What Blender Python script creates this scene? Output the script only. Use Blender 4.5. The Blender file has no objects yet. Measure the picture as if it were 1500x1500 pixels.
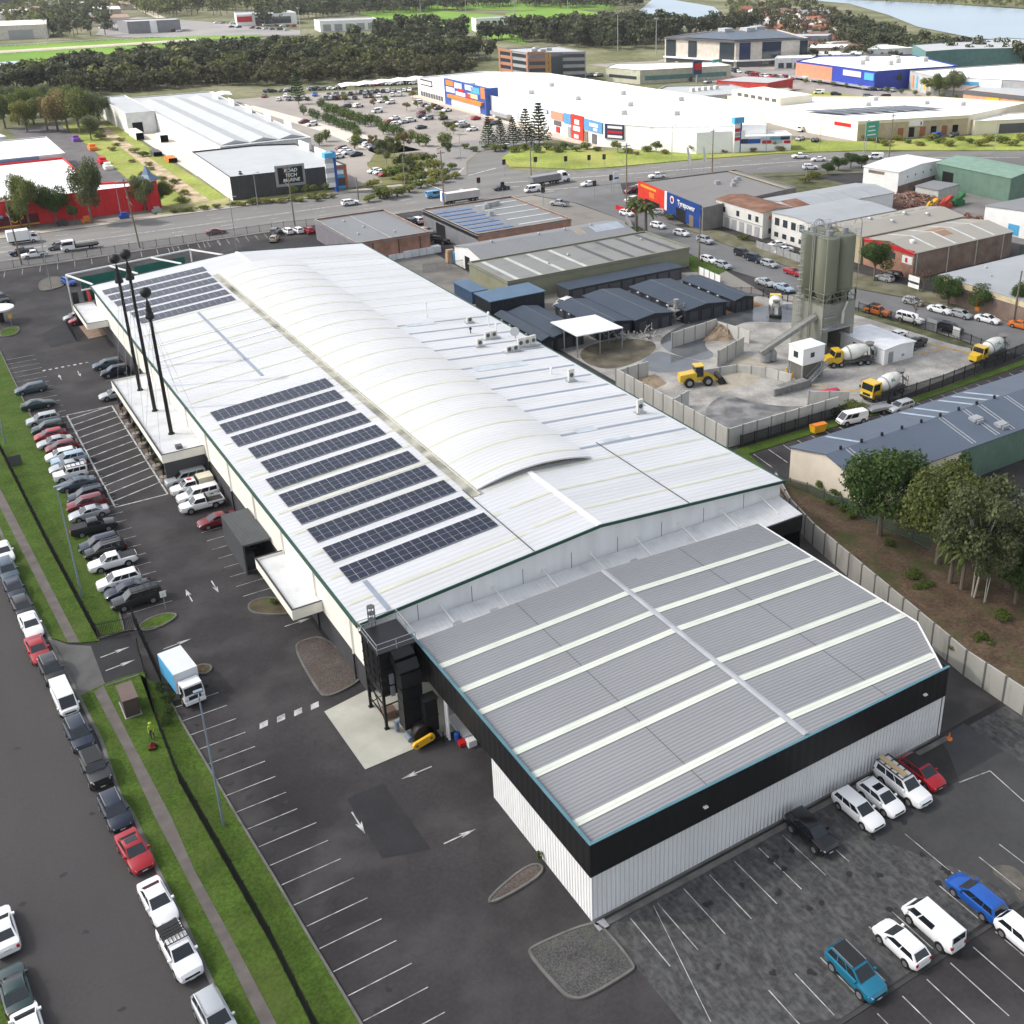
import bpy, bmesh, math, random
import numpy as np
from mathutils import Vector, Matrix, Euler
from mathutils.geometry import tessellate_polygon
random.seed(7)
RNG = np.random.default_rng(5)
PI = math.pi
S = bpy.context.scene
COL = S.collection

# ------------------------------------------------------------------ survey: a pixel of the photograph -> a point on a level plane
CAM_H = 67.0
F, PITCH, ROLL, HEAD, CX, CY = 1626.3956035, 0.41696371835, 0.00889181311507, 2.14691158435, 888.71242327, 613.88149874
_cp, _sp, _cr, _sr = math.cos(PITCH), math.sin(PITCH), math.cos(ROLL), math.sin(ROLL)
_u = Vector((math.cos(HEAD), math.sin(HEAD), 0)); _v = Vector((-math.sin(HEAD), math.cos(HEAD), 0))
def _axes(d): return Vector((-d.dot(_v), d.dot(_u), d.z))
_fw = Vector((0, _cp, -_sp)); _rt = Vector((1, 0, 0)); _dn = Vector((0, -_sp, -_cp))
RIGHT = _axes(_cr*_rt + _sr*_dn); DOWN = _axes(-_sr*_rt + _cr*_dn); FWD = _axes(_fw)
def G(px, py, z=0.0):
    d = RIGHT*((px-CX)/F) + DOWN*((py-CY)/F) + FWD
    t = (z-CAM_H)/d.z
    return (d.x*t, d.y*t)
def G3(px, py, z=0.0):
    x, y = G(px, py, z); return (x, y, z)

cam = bpy.data.cameras.new('camera'); camo = bpy.data.objects.new('camera', cam); COL.objects.link(camo)
cam.sensor_width = 36; cam.sensor_fit = 'HORIZONTAL'; cam.lens = F/1500*36
cam.shift_x = (750-CX)/1500; cam.shift_y = -(750-CY)/1500
cam.clip_start = 1; cam.clip_end = 9000
camo.matrix_world = Matrix(((RIGHT.x, -DOWN.x, -FWD.x, 0), (RIGHT.y, -DOWN.y, -FWD.y, 0), (RIGHT.z, -DOWN.z, -FWD.z, CAM_H), (0, 0, 0, 1)))
S.camera = camo

# ------------------------------------------------------------------ light
SUN_EL, SUN_AZ = math.radians(44), math.atan2(0.55, -0.85)      # the sun stands to the left of the street and a little beyond
w = bpy.data.worlds.new('World'); S.world = w; w.use_nodes = True
nt = w.node_tree; bg = nt.nodes['Background']
sky = nt.nodes.new('ShaderNodeTexSky'); sky.sky_type = 'NISHITA'; sky.sun_disc = False
sky.sun_elevation = SUN_EL; sky.sun_rotation = PI/2 - SUN_AZ
sky.air_density = 1.0; sky.dust_density = 3.0
hs = nt.nodes.new('ShaderNodeHueSaturation'); hs.inputs['Saturation'].default_value = .38      # thin high cloud greys the sky
nt.links.new(sky.outputs[0], hs.inputs['Color']); nt.links.new(hs.outputs[0], bg.inputs[0]); bg.inputs[1].default_value = 0.15
sl = bpy.data.lights.new('sun', 'SUN'); sl.energy = 2.6; sl.angle = math.radians(1.5); sl.color = (1, 0.95, 0.87)
so = bpy.data.objects.new('sun', sl); COL.objects.link(so)
tosun = Vector((math.cos(SUN_AZ)*math.cos(SUN_EL), math.sin(SUN_AZ)*math.cos(SUN_EL), math.sin(SUN_EL)))
so.rotation_euler = tosun.to_track_quat('Z', 'Y').to_euler()
S.view_settings.view_transform = 'Standard'; S.view_settings.look = 'None'; S.view_settings.exposure = 0.87; S.view_settings.gamma = 1
try:
    S.cycles.use_denoising = True; S.cycles.max_bounces = 5; S.cycles.diffuse_bounces = 3; S.cycles.glossy_bounces = 2; S.cycles.transmission_bounces = 2
    S.cycles.transparent_max_bounces = 8; S.cycles.volume_bounces = 0
except Exception: pass

# a real broken cloud, high over the works: it dims the sun on the near half of the view
def build_cloud():
    g = np.random.default_rng(3); n, k = 40, 9; cx, cy, cz = 90-560, 118+362, 640.0; vs, fs = [], []
    for s in (1, -1):
        for j in range(k):
            for i in range(n):
                a = 2*PI*i/n; r = (j+1)/k; wob = 1+.10*math.sin(3*a+1)+.06*math.sin(7*a)
                vs.append((cx+330*r*wob*math.cos(a), cy+158*r*wob*math.sin(a), cz+s*(1-r**2)*(45 if s > 0 else 14)*(1+.3*g.normal()*(r < .95))))
        fs += [(o+j*n+i, o+j*n+(i+1) % n, o+(j+1)*n+(i+1) % n, o+(j+1)*n+i) for o in (0 if s > 0 else n*k,) for j in range(k-1) for i in range(n)]
        o = 0 if s > 0 else n*k; fs.append(tuple(range(o, o+n)))
    me = bpy.data.meshes.new('cloud'); me.from_pydata(vs, [], fs); m = bpy.data.materials.new('cloud_vapour'); m.use_nodes = True; t = m.node_tree; t.nodes.clear()
    out = t.nodes.new('ShaderNodeOutputMaterial'); mx = t.nodes.new('ShaderNodeMixShader'); mx.inputs[0].default_value = CLOUD_F; tr = t.nodes.new('ShaderNodeBsdfTransparent'); tl = t.nodes.new('ShaderNodeBsdfTranslucent'); tl.inputs[0].default_value = (.95, .95, .95, 1)
    t.links.new(tr.outputs[0], mx.inputs[1]); t.links.new(tl.outputs[0], mx.inputs[2]); t.links.new(mx.outputs[0], out.inputs[0]); me.materials.append(m)
    o = bpy.data.objects.new('cloud', me); COL.objects.link(o); o['kind'] = 'structure'
CLOUD_F = 0.42
build_cloud()
def build_haze(d):
    me = bpy.data.meshes.new('haze'); x0, x1, y0, y1, z0, z1 = -900, 2300, -60, 1700, -1, 69
    me.from_pydata([(x, y, z) for z in (z0, z1) for x, y in ((x0,y0),(x1,y0),(x1,y1),(x0,y1))], [], [(3,2,1,0),(4,5,6,7),(0,1,5,4),(1,2,6,5),(2,3,7,6),(3,0,4,7)])
    m = bpy.data.materials.new('haze_air'); m.use_nodes = True; t = m.node_tree; t.nodes.clear(); out = t.nodes.new('ShaderNodeOutputMaterial'); v = t.nodes.new('ShaderNodeVolumePrincipled'); v.inputs['Color'].default_value = (.92, .95, 1, 1); v.inputs['Density'].default_value = d; v.inputs['Anisotropy'].default_value = .2; t.links.new(v.outputs[0], out.inputs['Volume']); me.materials.append(m)
    o = bpy.data.objects.new('haze', me); COL.objects.link(o); o['kind'] = 'stuff'
build_haze(0.00006)

# ------------------------------------------------------------------ materials
MATS = {}
def _node(nt, t, **kw):
    n = nt.nodes.new(t)
    for k, v in kw.items(): setattr(n, k, v)
    return n
def _lk(nt, a, b): nt.links.new(a, b)
def mat(name, col, rough=0.7, var=0.12, vs=0.6, fine=0.0, fs=20.0, metal=0.0, spec=0.3, coat=0.0, corr=None, emit=0.0, dirt=None, ds=0.08, dc=None, isl=0.0, stretch=None, brick=None, rnd=0.0, crack=0.0):
    """Principled surface whose colour wanders with noise; corr = (axis, period, height) is sheet-metal ribbing."""
    if name in MATS: return MATS[name]
    m = bpy.data.materials.new(name); m.use_nodes = True; nt = m.node_tree
    b = nt.nodes['Principled BSDF']
    b.inputs['Roughness'].default_value = rough; b.inputs['Metallic'].default_value = metal
    b.inputs['Specular IOR Level'].default_value = spec
    if coat: b.inputs['Coat Weight'].default_value = coat; b.inputs['Coat Roughness'].default_value = 0.06
    tc = _node(nt, 'ShaderNodeTexCoord'); src = tc.outputs['Object']
    if stretch:
        mp = _node(nt, 'ShaderNodeMapping'); mp.inputs['Scale'].default_value = stretch; _lk(nt, src, mp.inputs[0]); nsrc = mp.outputs[0]
    else: nsrc = src
    rgb = _node(nt, 'ShaderNodeRGB'); rgb.outputs[0].default_value = (*col, 1); c = rgb.outputs[0]
    if brick:
        bt = _node(nt, 'ShaderNodeTexBrick'); bt.inputs['Scale'].default_value = 1
        bt.inputs['Color1'].default_value = (*col, 1); bt.inputs['Color2'].default_value = (*[x*0.75 for x in col], 1); bt.inputs['Mortar'].default_value = (0.35, 0.32, 0.28, 1)
        bt.inputs['Brick Width'].default_value = 0.5; bt.inputs['Row Height'].default_value = 0.2; bt.inputs['Mortar Size'].default_value = 0.02
        sx = _node(nt, 'ShaderNodeSeparateXYZ'); _lk(nt, src, sx.inputs[0]); ad = _node(nt, 'ShaderNodeMath', operation='ADD'); _lk(nt, sx.outputs[0], ad.inputs[0]); _lk(nt, sx.outputs[1], ad.inputs[1])
        cx = _node(nt, 'ShaderNodeCombineXYZ'); _lk(nt, ad.outputs[0], cx.inputs[0]); _lk(nt, sx.outputs[2], cx.inputs[1]); _lk(nt, cx.outputs[0], bt.inputs['Vector']); c = bt.outputs['Color']
    def vary(c, vec, scale, amt, detail=4.0, lo=0.3, hi=0.7):
        n = _node(nt, 'ShaderNodeTexNoise'); n.inputs['Scale'].default_value = scale; n.inputs['Detail'].default_value = detail; _lk(nt, vec, n.inputs['Vector'])
        r = _node(nt, 'ShaderNodeMapRange'); r.inputs[1].default_value = lo; r.inputs[2].default_value = hi; r.inputs[3].default_value = 1-amt; r.inputs[4].default_value = 1+amt; _lk(nt, n.outputs[0], r.inputs[0])
        v = _node(nt, 'ShaderNodeVectorMath', operation='SCALE'); _lk(nt, c, v.inputs[0]); _lk(nt, r.outputs[0], v.inputs['Scale']); return v.outputs[0]
    if var: c = vary(c, nsrc, vs, var)
    if fine: c = vary(c, src, fs, fine, 2.0)
    if dirt:
        n = _node(nt, 'ShaderNodeTexNoise'); n.inputs['Scale'].default_value = ds; n.inputs['Detail'].default_value = 6; _lk(nt, nsrc, n.inputs['Vector'])
        r = _node(nt, 'ShaderNodeMapRange'); r.inputs[1].default_value = 0.47; r.inputs[2].default_value = 0.68; r.inputs[3].default_value = 0; r.inputs[4].default_value = dirt; _lk(nt, n.outputs[0], r.inputs[0])
        mx = _node(nt, 'ShaderNodeMix', data_type='RGBA'); _lk(nt, r.outputs[0], mx.inputs[0]); _lk(nt, c, mx.inputs[6]); mx.inputs[7].default_value = (*(dc or (0.2, 0.19, 0.17)), 1); c = mx.outputs[2]
    if crack:
        n = _node(nt, 'ShaderNodeTexNoise'); n.inputs['Scale'].default_value = .5; n.inputs['Detail'].default_value = 5; _lk(nt, src, n.inputs['Vector']); ad = _node(nt, 'ShaderNodeVectorMath', operation='MULTIPLY_ADD'); _lk(nt, n.outputs['Color'], ad.inputs[0]); ad.inputs[1].default_value = (3, 3, 3); _lk(nt, src, ad.inputs[2])
        vo = _node(nt, 'ShaderNodeTexVoronoi', feature='DISTANCE_TO_EDGE'); vo.inputs['Scale'].default_value = .13; _lk(nt, ad.outputs[0], vo.inputs['Vector']); r = _node(nt, 'ShaderNodeMapRange'); r.inputs[1].default_value = 0; r.inputs[2].default_value = .008; r.inputs[3].default_value = 1-crack; r.inputs[4].default_value = 1; _lk(nt, vo.outputs['Distance'], r.inputs[0])
        v = _node(nt, 'ShaderNodeVectorMath', operation='SCALE'); _lk(nt, c, v.inputs[0]); _lk(nt, r.outputs[0], v.inputs['Scale']); c = v.outputs[0]
    if isl:
        g = _node(nt, 'ShaderNodeNewGeometry'); r = _node(nt, 'ShaderNodeMapRange'); r.inputs[3].default_value = 1-isl; r.inputs[4].default_value = 1+isl; _lk(nt, g.outputs['Random Per Island'], r.inputs[0])
        v = _node(nt, 'ShaderNodeVectorMath', operation='SCALE'); _lk(nt, c, v.inputs[0]); _lk(nt, r.outputs[0], v.inputs['Scale']); c = v.outputs[0]
    if rnd:
        g = _node(nt, 'ShaderNodeObjectInfo'); r = _node(nt, 'ShaderNodeMapRange'); r.inputs[3].default_value = 1-rnd; r.inputs[4].default_value = 1+rnd; _lk(nt, g.outputs['Random'], r.inputs[0])
        v = _node(nt, 'ShaderNodeVectorMath', operation='SCALE'); _lk(nt, c, v.inputs[0]); _lk(nt, r.outputs[0], v.inputs['Scale']); c = v.outputs[0]
    _lk(nt, c, b.inputs['Base Color'])
    if corr:
        ax, per, ht = corr
        sx = _node(nt, 'ShaderNodeSeparateXYZ'); _lk(nt, src, sx.inputs[0])
        s = sx.outputs['xyz'.index(ax)] if ax != 'w' else None
        if s is None:
            ad = _node(nt, 'ShaderNodeMath', operation='ADD'); _lk(nt, sx.outputs[0], ad.inputs[0]); _lk(nt, sx.outputs[1], ad.inputs[1]); s = ad.outputs[0]
        mu = _node(nt, 'ShaderNodeMath', operation='MULTIPLY'); _lk(nt, s, mu.inputs[0]); mu.inputs[1].default_value = 2*PI/per
        si = _node(nt, 'ShaderNodeMath', operation='SINE'); _lk(nt, mu.outputs[0], si.inputs[0])
        bp = _node(nt, 'ShaderNodeBump'); bp.inputs['Distance'].default_value = ht; bp.inputs['Strength'].default_value = 1.0; _lk(nt, si.outputs[0], bp.inputs['Height']); _lk(nt, bp.outputs[0], b.inputs['Normal'])
    if emit: b.inputs['Emission Color'].default_value = (*col, 1); b.inputs['Emission Strength'].default_value = emit
    MATS[name] = m; return m
def leaf(name, col, isl=0.45, tr=0.35, vs=0.12, var=0.25, rnd=0.12):
    if name in MATS: return MATS[name]
    m = mat(name, col, rough=0.65, spec=0.25, var=var, vs=vs, isl=isl, rnd=rnd); nt = m.node_tree
    b = nt.nodes['Principled BSDF']; t = _node(nt, 'ShaderNodeBsdfTranslucent'); mx = _node(nt, 'ShaderNodeMixShader'); mx.inputs[0].default_value = tr
    csrc = b.inputs['Base Color'].links[0].from_socket; _lk(nt, csrc, t.inputs[0]); _lk(nt, b.outputs[0], mx.inputs[1]); _lk(nt, t.outputs[0], mx.inputs[2])
    _lk(nt, mx.outputs[0], nt.nodes['Material Output'].inputs[0]); return m
def flat(name, col, rough=0.6, **k): return mat(name, col, rough, var=k.pop('var', 0.05), **k)

WHITE = flat('white_paint', (0.78, 0.78, 0.76), 0.5); CREAM = mat('cream_panel', (0.86, 0.83, 0.74), 0.6, var=0.04, vs=0.3, dirt=0.18, ds=0.5, dc=(0.5, 0.46, 0.38), stretch=(1, 1, 0.15))
BLACK = flat('black_paint', (0.012, 0.012, 0.013), 0.5); CHAR = mat('charcoal_paint', (0.045, 0.045, 0.05), 0.6, var=0.1, vs=0.4)
GREY = flat('grey_metal', (0.33, 0.34, 0.35), 0.45, metal=0.3); DKGREY = flat('dark_grey', (0.1, 0.1, 0.105), 0.6); GALV = mat('galvanised', (0.45, 0.46, 0.47), 0.4, metal=0.5, var=0.15, vs=2)
GLASS = mat('window_glass', (0.03, 0.04, 0.05), 0.08, var=0, spec=0.8); CONC = mat('concrete', (0.38, 0.37, 0.34), 0.85, var=0.15, vs=0.5, dirt=0.35, ds=0.6, dc=(0.2, 0.19, 0.17), fine=0.08)
WOOD = mat('pole_timber', (0.2, 0.16, 0.12), 0.85, var=0.2, vs=2); BARK = mat('bark', (0.16, 0.13, 0.1), 0.9, var=0.25, vs=2); PALEBARK = mat('pale_bark', (0.42, 0.39, 0.34), 0.85, var=0.3, vs=1.5)
RED = flat('red_paint', (0.5, 0.015, 0.02), 0.5); BLUE = flat('blue_paint', (0.02, 0.08, 0.32), 0.5); YELLOW = flat('yellow_paint', (0.75, 0.42, 0.02), 0.45); ORANGE = flat('orange_paint', (0.7, 0.2, 0.03), 0.5)
LTBLUE = flat('light_blue_paint', (0.08, 0.35, 0.6), 0.5); GREENP = flat('green_trim', (0.025, 0.08, 0.055), 0.5); TEAL = flat('teal_trim', (0.12, 0.36, 0.45), 0.5)
BRICK = mat('red_brick', (0.36, 0.15, 0.085), 0.85, var=0.25, vs=0.5, brick=True); DBRICK = mat('dark_brick', (0.17, 0.1, 0.075), 0.85, var=0.25, vs=0.4, brick=True)
SOLAR = mat('solar_cell', (0.012, 0.016, 0.035), 0.2, var=0.15, vs=0.5, spec=0.3)

# ------------------------------------------------------------------ mesh helpers
class MB:
    def __init__(s): s.v = []; s.f = []; s.m = []
    def add(s, vs, fs, m=0):
        o = len(s.v); s.v.extend([tuple(x) for x in vs]); s.f.extend([tuple(i+o for i in f) for f in fs]); s.m.extend([m]*len(fs)); return s
    def box(s, x0, x1, y0, y1, z0, z1, m=0):
        return s.add([(x0,y0,z0),(x1,y0,z0),(x1,y1,z0),(x0,y1,z0),(x0,y0,z1),(x1,y0,z1),(x1,y1,z1),(x0,y1,z1)],
                     [(3,2,1,0),(4,5,6,7),(0,1,5,4),(1,2,6,5),(2,3,7,6),(3,0,4,7)], m)
    def beam(s, a, b, w, h=None, m=0):
        a = Vector(a); b = Vector(b); h = h or w; d = (b-a).normalized()
        up = Vector((0,0,1)) if abs(d.z) < 0.95 else Vector((0,1,0)); r = d.cross(up).normalized(); u = r.cross(d)
        vs = [p + r*i*w/2 + u*j*h/2 for p in (a, b) for i, j in ((-1,-1),(1,-1),(1,1),(-1,1))]
        return s.add(vs, [(0,1,2,3),(7,6,5,4),(0,4,5,1),(1,5,6,2),(2,6,7,3),(3,7,4,0)], m)
    def cyl(s, a, b, r0, r1=None, n=10, m=0, cap=True):
        a = Vector(a); b = Vector(b); r1 = r0 if r1 is None else r1; d = (b-a).normalized()
        up = Vector((0,0,1)) if abs(d.z) < 0.95 else Vector((0,1,0)); r = d.cross(up).normalized(); u = r.cross(d)
        vs = [p + r*math.cos(2*PI*i/n)*q + u*math.sin(2*PI*i/n)*q for p, q in ((a, r0), (b, r1)) for i in range(n)]
        fs = [(i, (i+1) % n, n+(i+1) % n, n+i) for i in range(n)]
        if cap: fs += [tuple(range(n-1, -1, -1)), tuple(range(n, 2*n))]
        return s.add(vs, fs, m)
    def lathe(s, prof, c=(0,0,0), axis=(0,0,1), n=16, m=0):
        ax = Vector(axis).normalized(); up = Vector((0,1,0)) if abs(ax.y) < 0.9 else Vector((1,0,0)); r = ax.cross(up).normalized(); u = ax.cross(r); c = Vector(c)
        vs = [c + ax*z + r*math.cos(2*PI*i/n)*q + u*math.sin(2*PI*i/n)*q for q, z in prof for i in range(n)]
        k = len(prof); fs = [(j*n+i, j*n+(i+1) % n, (j+1)*n+(i+1) % n, (j+1)*n+i) for j in range(k-1) for i in range(n)]
        fs += [tuple(range(n-1, -1, -1)), tuple(range((k-1)*n, k*n))]
        return s.add(vs, fs, m)
    def poly(s, pts, z0, z1=None, m=0):
        """flat polygon at z0, or a prism from z0 to z1"""
        n = len(pts); tri = tessellate_polygon([[Vector((p[0], p[1], 0)) for p in pts]])
        def ori(t):
            a, b, c = (pts[i] for i in t); return t if (b[0]-a[0])*(c[1]-a[1])-(b[1]-a[1])*(c[0]-a[0]) > 0 else t[::-1]
        tri = [ori(tuple(t)) for t in tri]
        if z1 is None: return s.add([(p[0], p[1], z0) for p in pts], tri, m)
        s.add([(p[0], p[1], z1) for p in pts], tri, m)
        s.add([(p[0], p[1], z0) for p in pts]+[(p[0], p[1], z1) for p in pts], [(i, (i+1) % n, n+(i+1) % n, n+i) for i in range(n)], m)
        return s
    def quad(s, a, b, c, d, m=0): return s.add([a,b,c,d], [(0,1,2,3)], m)
    def mesh(s, name, mats, off=(0,0,0), smooth=False, ang=40):
        me = bpy.data.meshes.new(name)
        me.from_pydata([(x-off[0], y-off[1], z-off[2]) for x, y, z in s.v], [], s.f)
        for mt in (mats if isinstance(mats, (list, tuple)) else [mats]): me.materials.append(mt)
        me.polygons.foreach_set('material_index', s.m)
        bm = bmesh.new(); bm.from_mesh(me); bmesh.ops.recalc_face_normals(bm, faces=bm.faces) if smooth else None; bm.to_mesh(me); bm.free()
        if smooth:
            me.polygons.foreach_set('use_smooth', [True]*len(me.polygons)); me.set_sharp_from_angle(angle=math.radians(ang))
        me.update(); return me

def put(name, me, parent=None, loc=(0,0,0), rz=0):
    o = bpy.data.objects.new(name, me); COL.objects.link(o); o.location = loc; o.rotation_euler = (0, 0, rz)
    if parent: o.parent = parent
    return o
def tag(o, label=None, cat=None, group=None, kind=None):
    if label: o['label'] = label
    if cat: o['category'] = cat
    if group: o['group'] = group
    if kind: o['kind'] = kind
    return o
def thing(name, label, cat, loc=(0,0,0), rz=0, group=None):
    return tag(put(name, None, None, loc, rz), label, cat, group)
def part(name, mb, mats, root, label=None, smooth=False, ang=40, top=None):
    """a part written in world coordinates, parented to an unrotated thing (or to a part of it, sitting at its origin)"""
    off = (top or root).location
    o = put(name, mb.mesh(name, mats, off, smooth, ang), root)
    if label: o['label'] = label
    return o
def solo(name, mb, mats, label, cat, group=None, smooth=False, loc=None):
    if loc is None:
        xs = [v[0] for v in mb.v]; ys = [v[1] for v in mb.v]; zs = [v[2] for v in mb.v]
        loc = ((min(xs)+max(xs))/2, (min(ys)+max(ys))/2, min(zs))
    return tag(put(name, mb.mesh(name, mats, loc, smooth), None, loc), label, cat, group)
def ground(name, pts, z, m, z0=None):
    mb = MB(); mb.poly(pts, z) if z0 is None else mb.poly(pts, z0, z)
    return tag(put(name, mb.mesh(name, m)), kind='structure')
def PX(*q, z=0.0): return [G(a, b, z) for a, b in q]
def copytree(o, parent=None):
    c = o.copy(); COL.objects.link(c)
    if parent: c.parent = parent
    for ch in list(o.children): copytree(ch, c)
    return c
def chaikin(p, n=2):
    for _ in range(n): p = [q for i in range(len(p)) for a, b in ((p[i], p[(i+1) % len(p)]),) for q in ((a[0]*.75+b[0]*.25, a[1]*.75+b[1]*.25), (a[0]*.25+b[0]*.75, a[1]*.25+b[1]*.75))]
    return p
def mesh_of(o, name, parent, m):
    """a letter curve turned into a plain mesh object"""
    COL.objects.link(o); me = bpy.data.meshes.new_from_object(o.evaluated_get(bpy.context.evaluated_depsgraph_get())); bpy.data.objects.remove(o)
    if not me.materials: me.materials.append(m)
    n = put(name, me, parent); return n
def text(body, size, root, p, d, m, off=(0,0,0), name='lettering', ext=0.02, align='CENTER', shear=0.0):
    """raised letters on a wall: p = centre in world, d = reading direction (dx,dy)"""
    cu = bpy.data.curves.new(name, 'FONT'); cu.body = body; cu.size = size; cu.extrude = ext; cu.align_x = align; cu.align_y = 'CENTER'; cu.shear = shear; cu.materials.append(m); cu.offset = size*0.015
    o = mesh_of(bpy.data.objects.new(name, cu), name, root, m)
    x = Vector((d[0], d[1], 0)).normalized(); z = x.cross(Vector((0,0,1))); M = Matrix((x, Vector((0,0,1)), z)).transposed().to_4x4()
    M.translation = Vector(p) - Vector(off); o.matrix_local = M; return o
# ================================================================== THE SETTING: ground, roads, paths, water
A_LOT = mat('car_park_asphalt', (0.034, 0.031, 0.032), 0.85, crack=.2, var=0.4, vs=0.1, fine=0.14, fs=3, dirt=0.7, ds=0.19, dc=(0.066, 0.062, 0.061))
A_STREET = mat('street_asphalt', (0.06, 0.056, 0.055), 0.85, crack=.1, var=0.12, vs=0.12, fine=0.06, fs=4, stretch=(1, 0.25, 1), dirt=0.3, ds=0.1, dc=(0.047, 0.044, 0.044))
A_HWY = mat('highway_asphalt', (0.15, 0.146, 0.142), 0.85, var=0.12, vs=0.15, stretch=(0.12, 1, 1), dirt=0.3, ds=0.2, dc=(0.08, 0.078, 0.078))
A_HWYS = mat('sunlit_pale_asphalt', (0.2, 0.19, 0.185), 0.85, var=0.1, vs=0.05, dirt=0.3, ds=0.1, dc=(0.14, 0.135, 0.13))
A_RLOT = mat('worn_lot_asphalt', (0.056, 0.056, 0.056), 0.85, crack=.25, var=0.22, vs=0.6, fine=0.3, fs=2.6, stretch=(1.3, 0.5, 1), dirt=0.65, ds=1.7, dc=(0.125, 0.125, 0.122))
A_PATCH = mat('new_asphalt_patch', (0.026, 0.026, 0.029), 0.85, var=0.15, vs=0.5, fine=0.1, fs=5)
A_SMOOTH = mat('resealed_asphalt', (0.052, 0.052, 0.054), 0.85, var=0.15, vs=0.15, fine=0.08, fs=2, dirt=0.35, ds=0.22, dc=(0.085, 0.085, 0.086))
GRASS = mat('verge_grass', (0.058, 0.1, 0.016), 0.9, var=0.22, vs=0.3, fine=0.3, fs=4.0, dirt=0.45, ds=0.25, dc=(0.085, 0.1, 0.03), spec=0.1)
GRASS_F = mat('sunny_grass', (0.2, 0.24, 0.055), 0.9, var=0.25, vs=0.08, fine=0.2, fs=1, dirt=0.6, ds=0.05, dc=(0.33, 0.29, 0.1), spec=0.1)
GRASS_P = mat('playing_field_grass', (0.13, 0.24, 0.035), 0.9, var=0.2, vs=0.02, dirt=0.4, ds=0.02, dc=(0.2, 0.24, 0.06), spec=0.1)
SCRUB = mat('rough_ground', (0.12, 0.125, 0.065), 0.95, var=0.35, vs=0.03, fine=0.3, fs=0.3, dirt=0.6, ds=0.015, dc=(0.24, 0.22, 0.17), spec=0.1)
SOIL = mat('embankment_soil', (0.11, 0.075, 0.05), 0.95, var=0.3, vs=0.4, fine=0.3, fs=3, dirt=0.6, ds=0.35, dc=(0.05, 0.075, 0.02), spec=0.1)
GRAVEL = mat('bed_gravel', (0.085, 0.07, 0.063), 0.95, var=0.2, vs=0.5, fine=0.5, fs=8, dirt=0.35, ds=0.4, dc=(0.09, 0.06, 0.04))
GRAVEL_G = mat('grey_gravel', (0.07, 0.068, 0.067), 0.95, var=0.15, vs=0.6, fine=0.5, fs=9, dirt=0.3, ds=0.5, dc=(0.09, 0.1, 0.07))
PAD = mat('concrete_pad', (0.44, 0.43, 0.37), 0.85, var=0.1, vs=0.4, fine=0.05, dirt=0.25, ds=0.5, dc=(0.25, 0.24, 0.2))
YARD = mat('batching_yard_concrete', (0.35, 0.335, 0.31), 0.85, var=0.3, vs=0.25, dirt=0.8, ds=0.14, dc=(0.17, 0.165, 0.158), fine=.1, fs=2)
SLURRY = mat('wet_slurry', (0.13, 0.128, 0.124), 0.35, var=0.5, vs=0.4, dirt=1.0, ds=0.3, dc=(0.33, 0.315, 0.29))
PUDDLE = mat('wet_concrete', (0.1, 0.108, 0.118), 0.07, var=0.25, vs=0.15, spec=0.6, dirt=0.5, ds=0.2, dc=(0.17, 0.17, 0.165))
PATHM = mat('footpath_concrete', (0.13, 0.115, 0.105), 0.9, var=0.2, vs=0.7, fine=0.1, dirt=0.4, ds=0.6, dc=(0.09, 0.085, 0.075))
KERB = mat('kerb_concrete', (0.14, 0.135, 0.125), 0.9, var=0.25, vs=0.8, dirt=0.4, ds=1, dc=(0.1, 0.1, 0.09))
LINE = mat('line_paint', (0.46, 0.46, 0.45), 0.8, var=0.3, vs=1.2, dirt=0.85, ds=1.0, dc=(0.14, 0.14, 0.14)); LINE_Y = mat('yellow_line_paint', (0.5, 0.3, 0.05), 0.7, var=0.3, vs=1, dirt=0.5, ds=1, dc=(0.25, 0.23, 0.2))
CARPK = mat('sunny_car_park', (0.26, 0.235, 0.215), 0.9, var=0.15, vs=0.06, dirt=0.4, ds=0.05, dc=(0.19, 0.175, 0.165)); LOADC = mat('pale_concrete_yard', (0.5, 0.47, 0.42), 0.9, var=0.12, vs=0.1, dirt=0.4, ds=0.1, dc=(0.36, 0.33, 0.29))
WATER = mat('river_water', (0.26, 0.33, 0.4), 0.3, var=0.05, vs=0.01, spec=0.5); SANDY = mat('sand_track', (0.42, 0.37, 0.27), 0.9, var=0.1, vs=0.05)
EARTH = mat('bare_earth', (0.3, 0.23, 0.17), 0.95, var=0.25, vs=0.2)

ground('ground', [(-2500, -120), (4500, -120), (4500, 6000), (-2500, 6000)], 0.0, SCRUB)
# town ground of the industrial block
ground('asphalt_apron', [(-40, 20), (250, 20), (250, 232), (170, 268), (-60, 268.5)], 0.02, A_LOT)
# --- the street at the left with its verges
kerb = PX((115,1020),(149,1087),(176,1167),(197,1198),(232,1278),(269,1350),(307,1433),(345,1520),(400,1640))
kerb_up = [(1.0, 200)] + PX((30,855),(72,935))
skerb = kerb_up + kerb
ground('street', [(-40, 200)] + [(-40, 20)] + [(10, 20)] + skerb[::-1], 0.045, A_STREET)
lk = PX((0,1470),(34,1505),(70,1560)); ground('street_verge', [(-40, 75)] + [(-16, 80)] + lk + [(-8, 20), (-40, 20)], 0.16, GRASS, 0.0)
GRZ = 0.15
fence_up = PX((0,660),(70,800),(143,937)); fence_dn = PX((213,985),(235,1073),(264,1150),(400,1390),(455,1500),(520,1620))
ground('verge', kerb_up[:1] + PX((0,800),(36,858),(72,935),(100,943)) + PX((117,943),(147,940)) + fence_up[::-1][1:] + [(3.5, 200)], GRZ, GRASS, 0.0)
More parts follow.
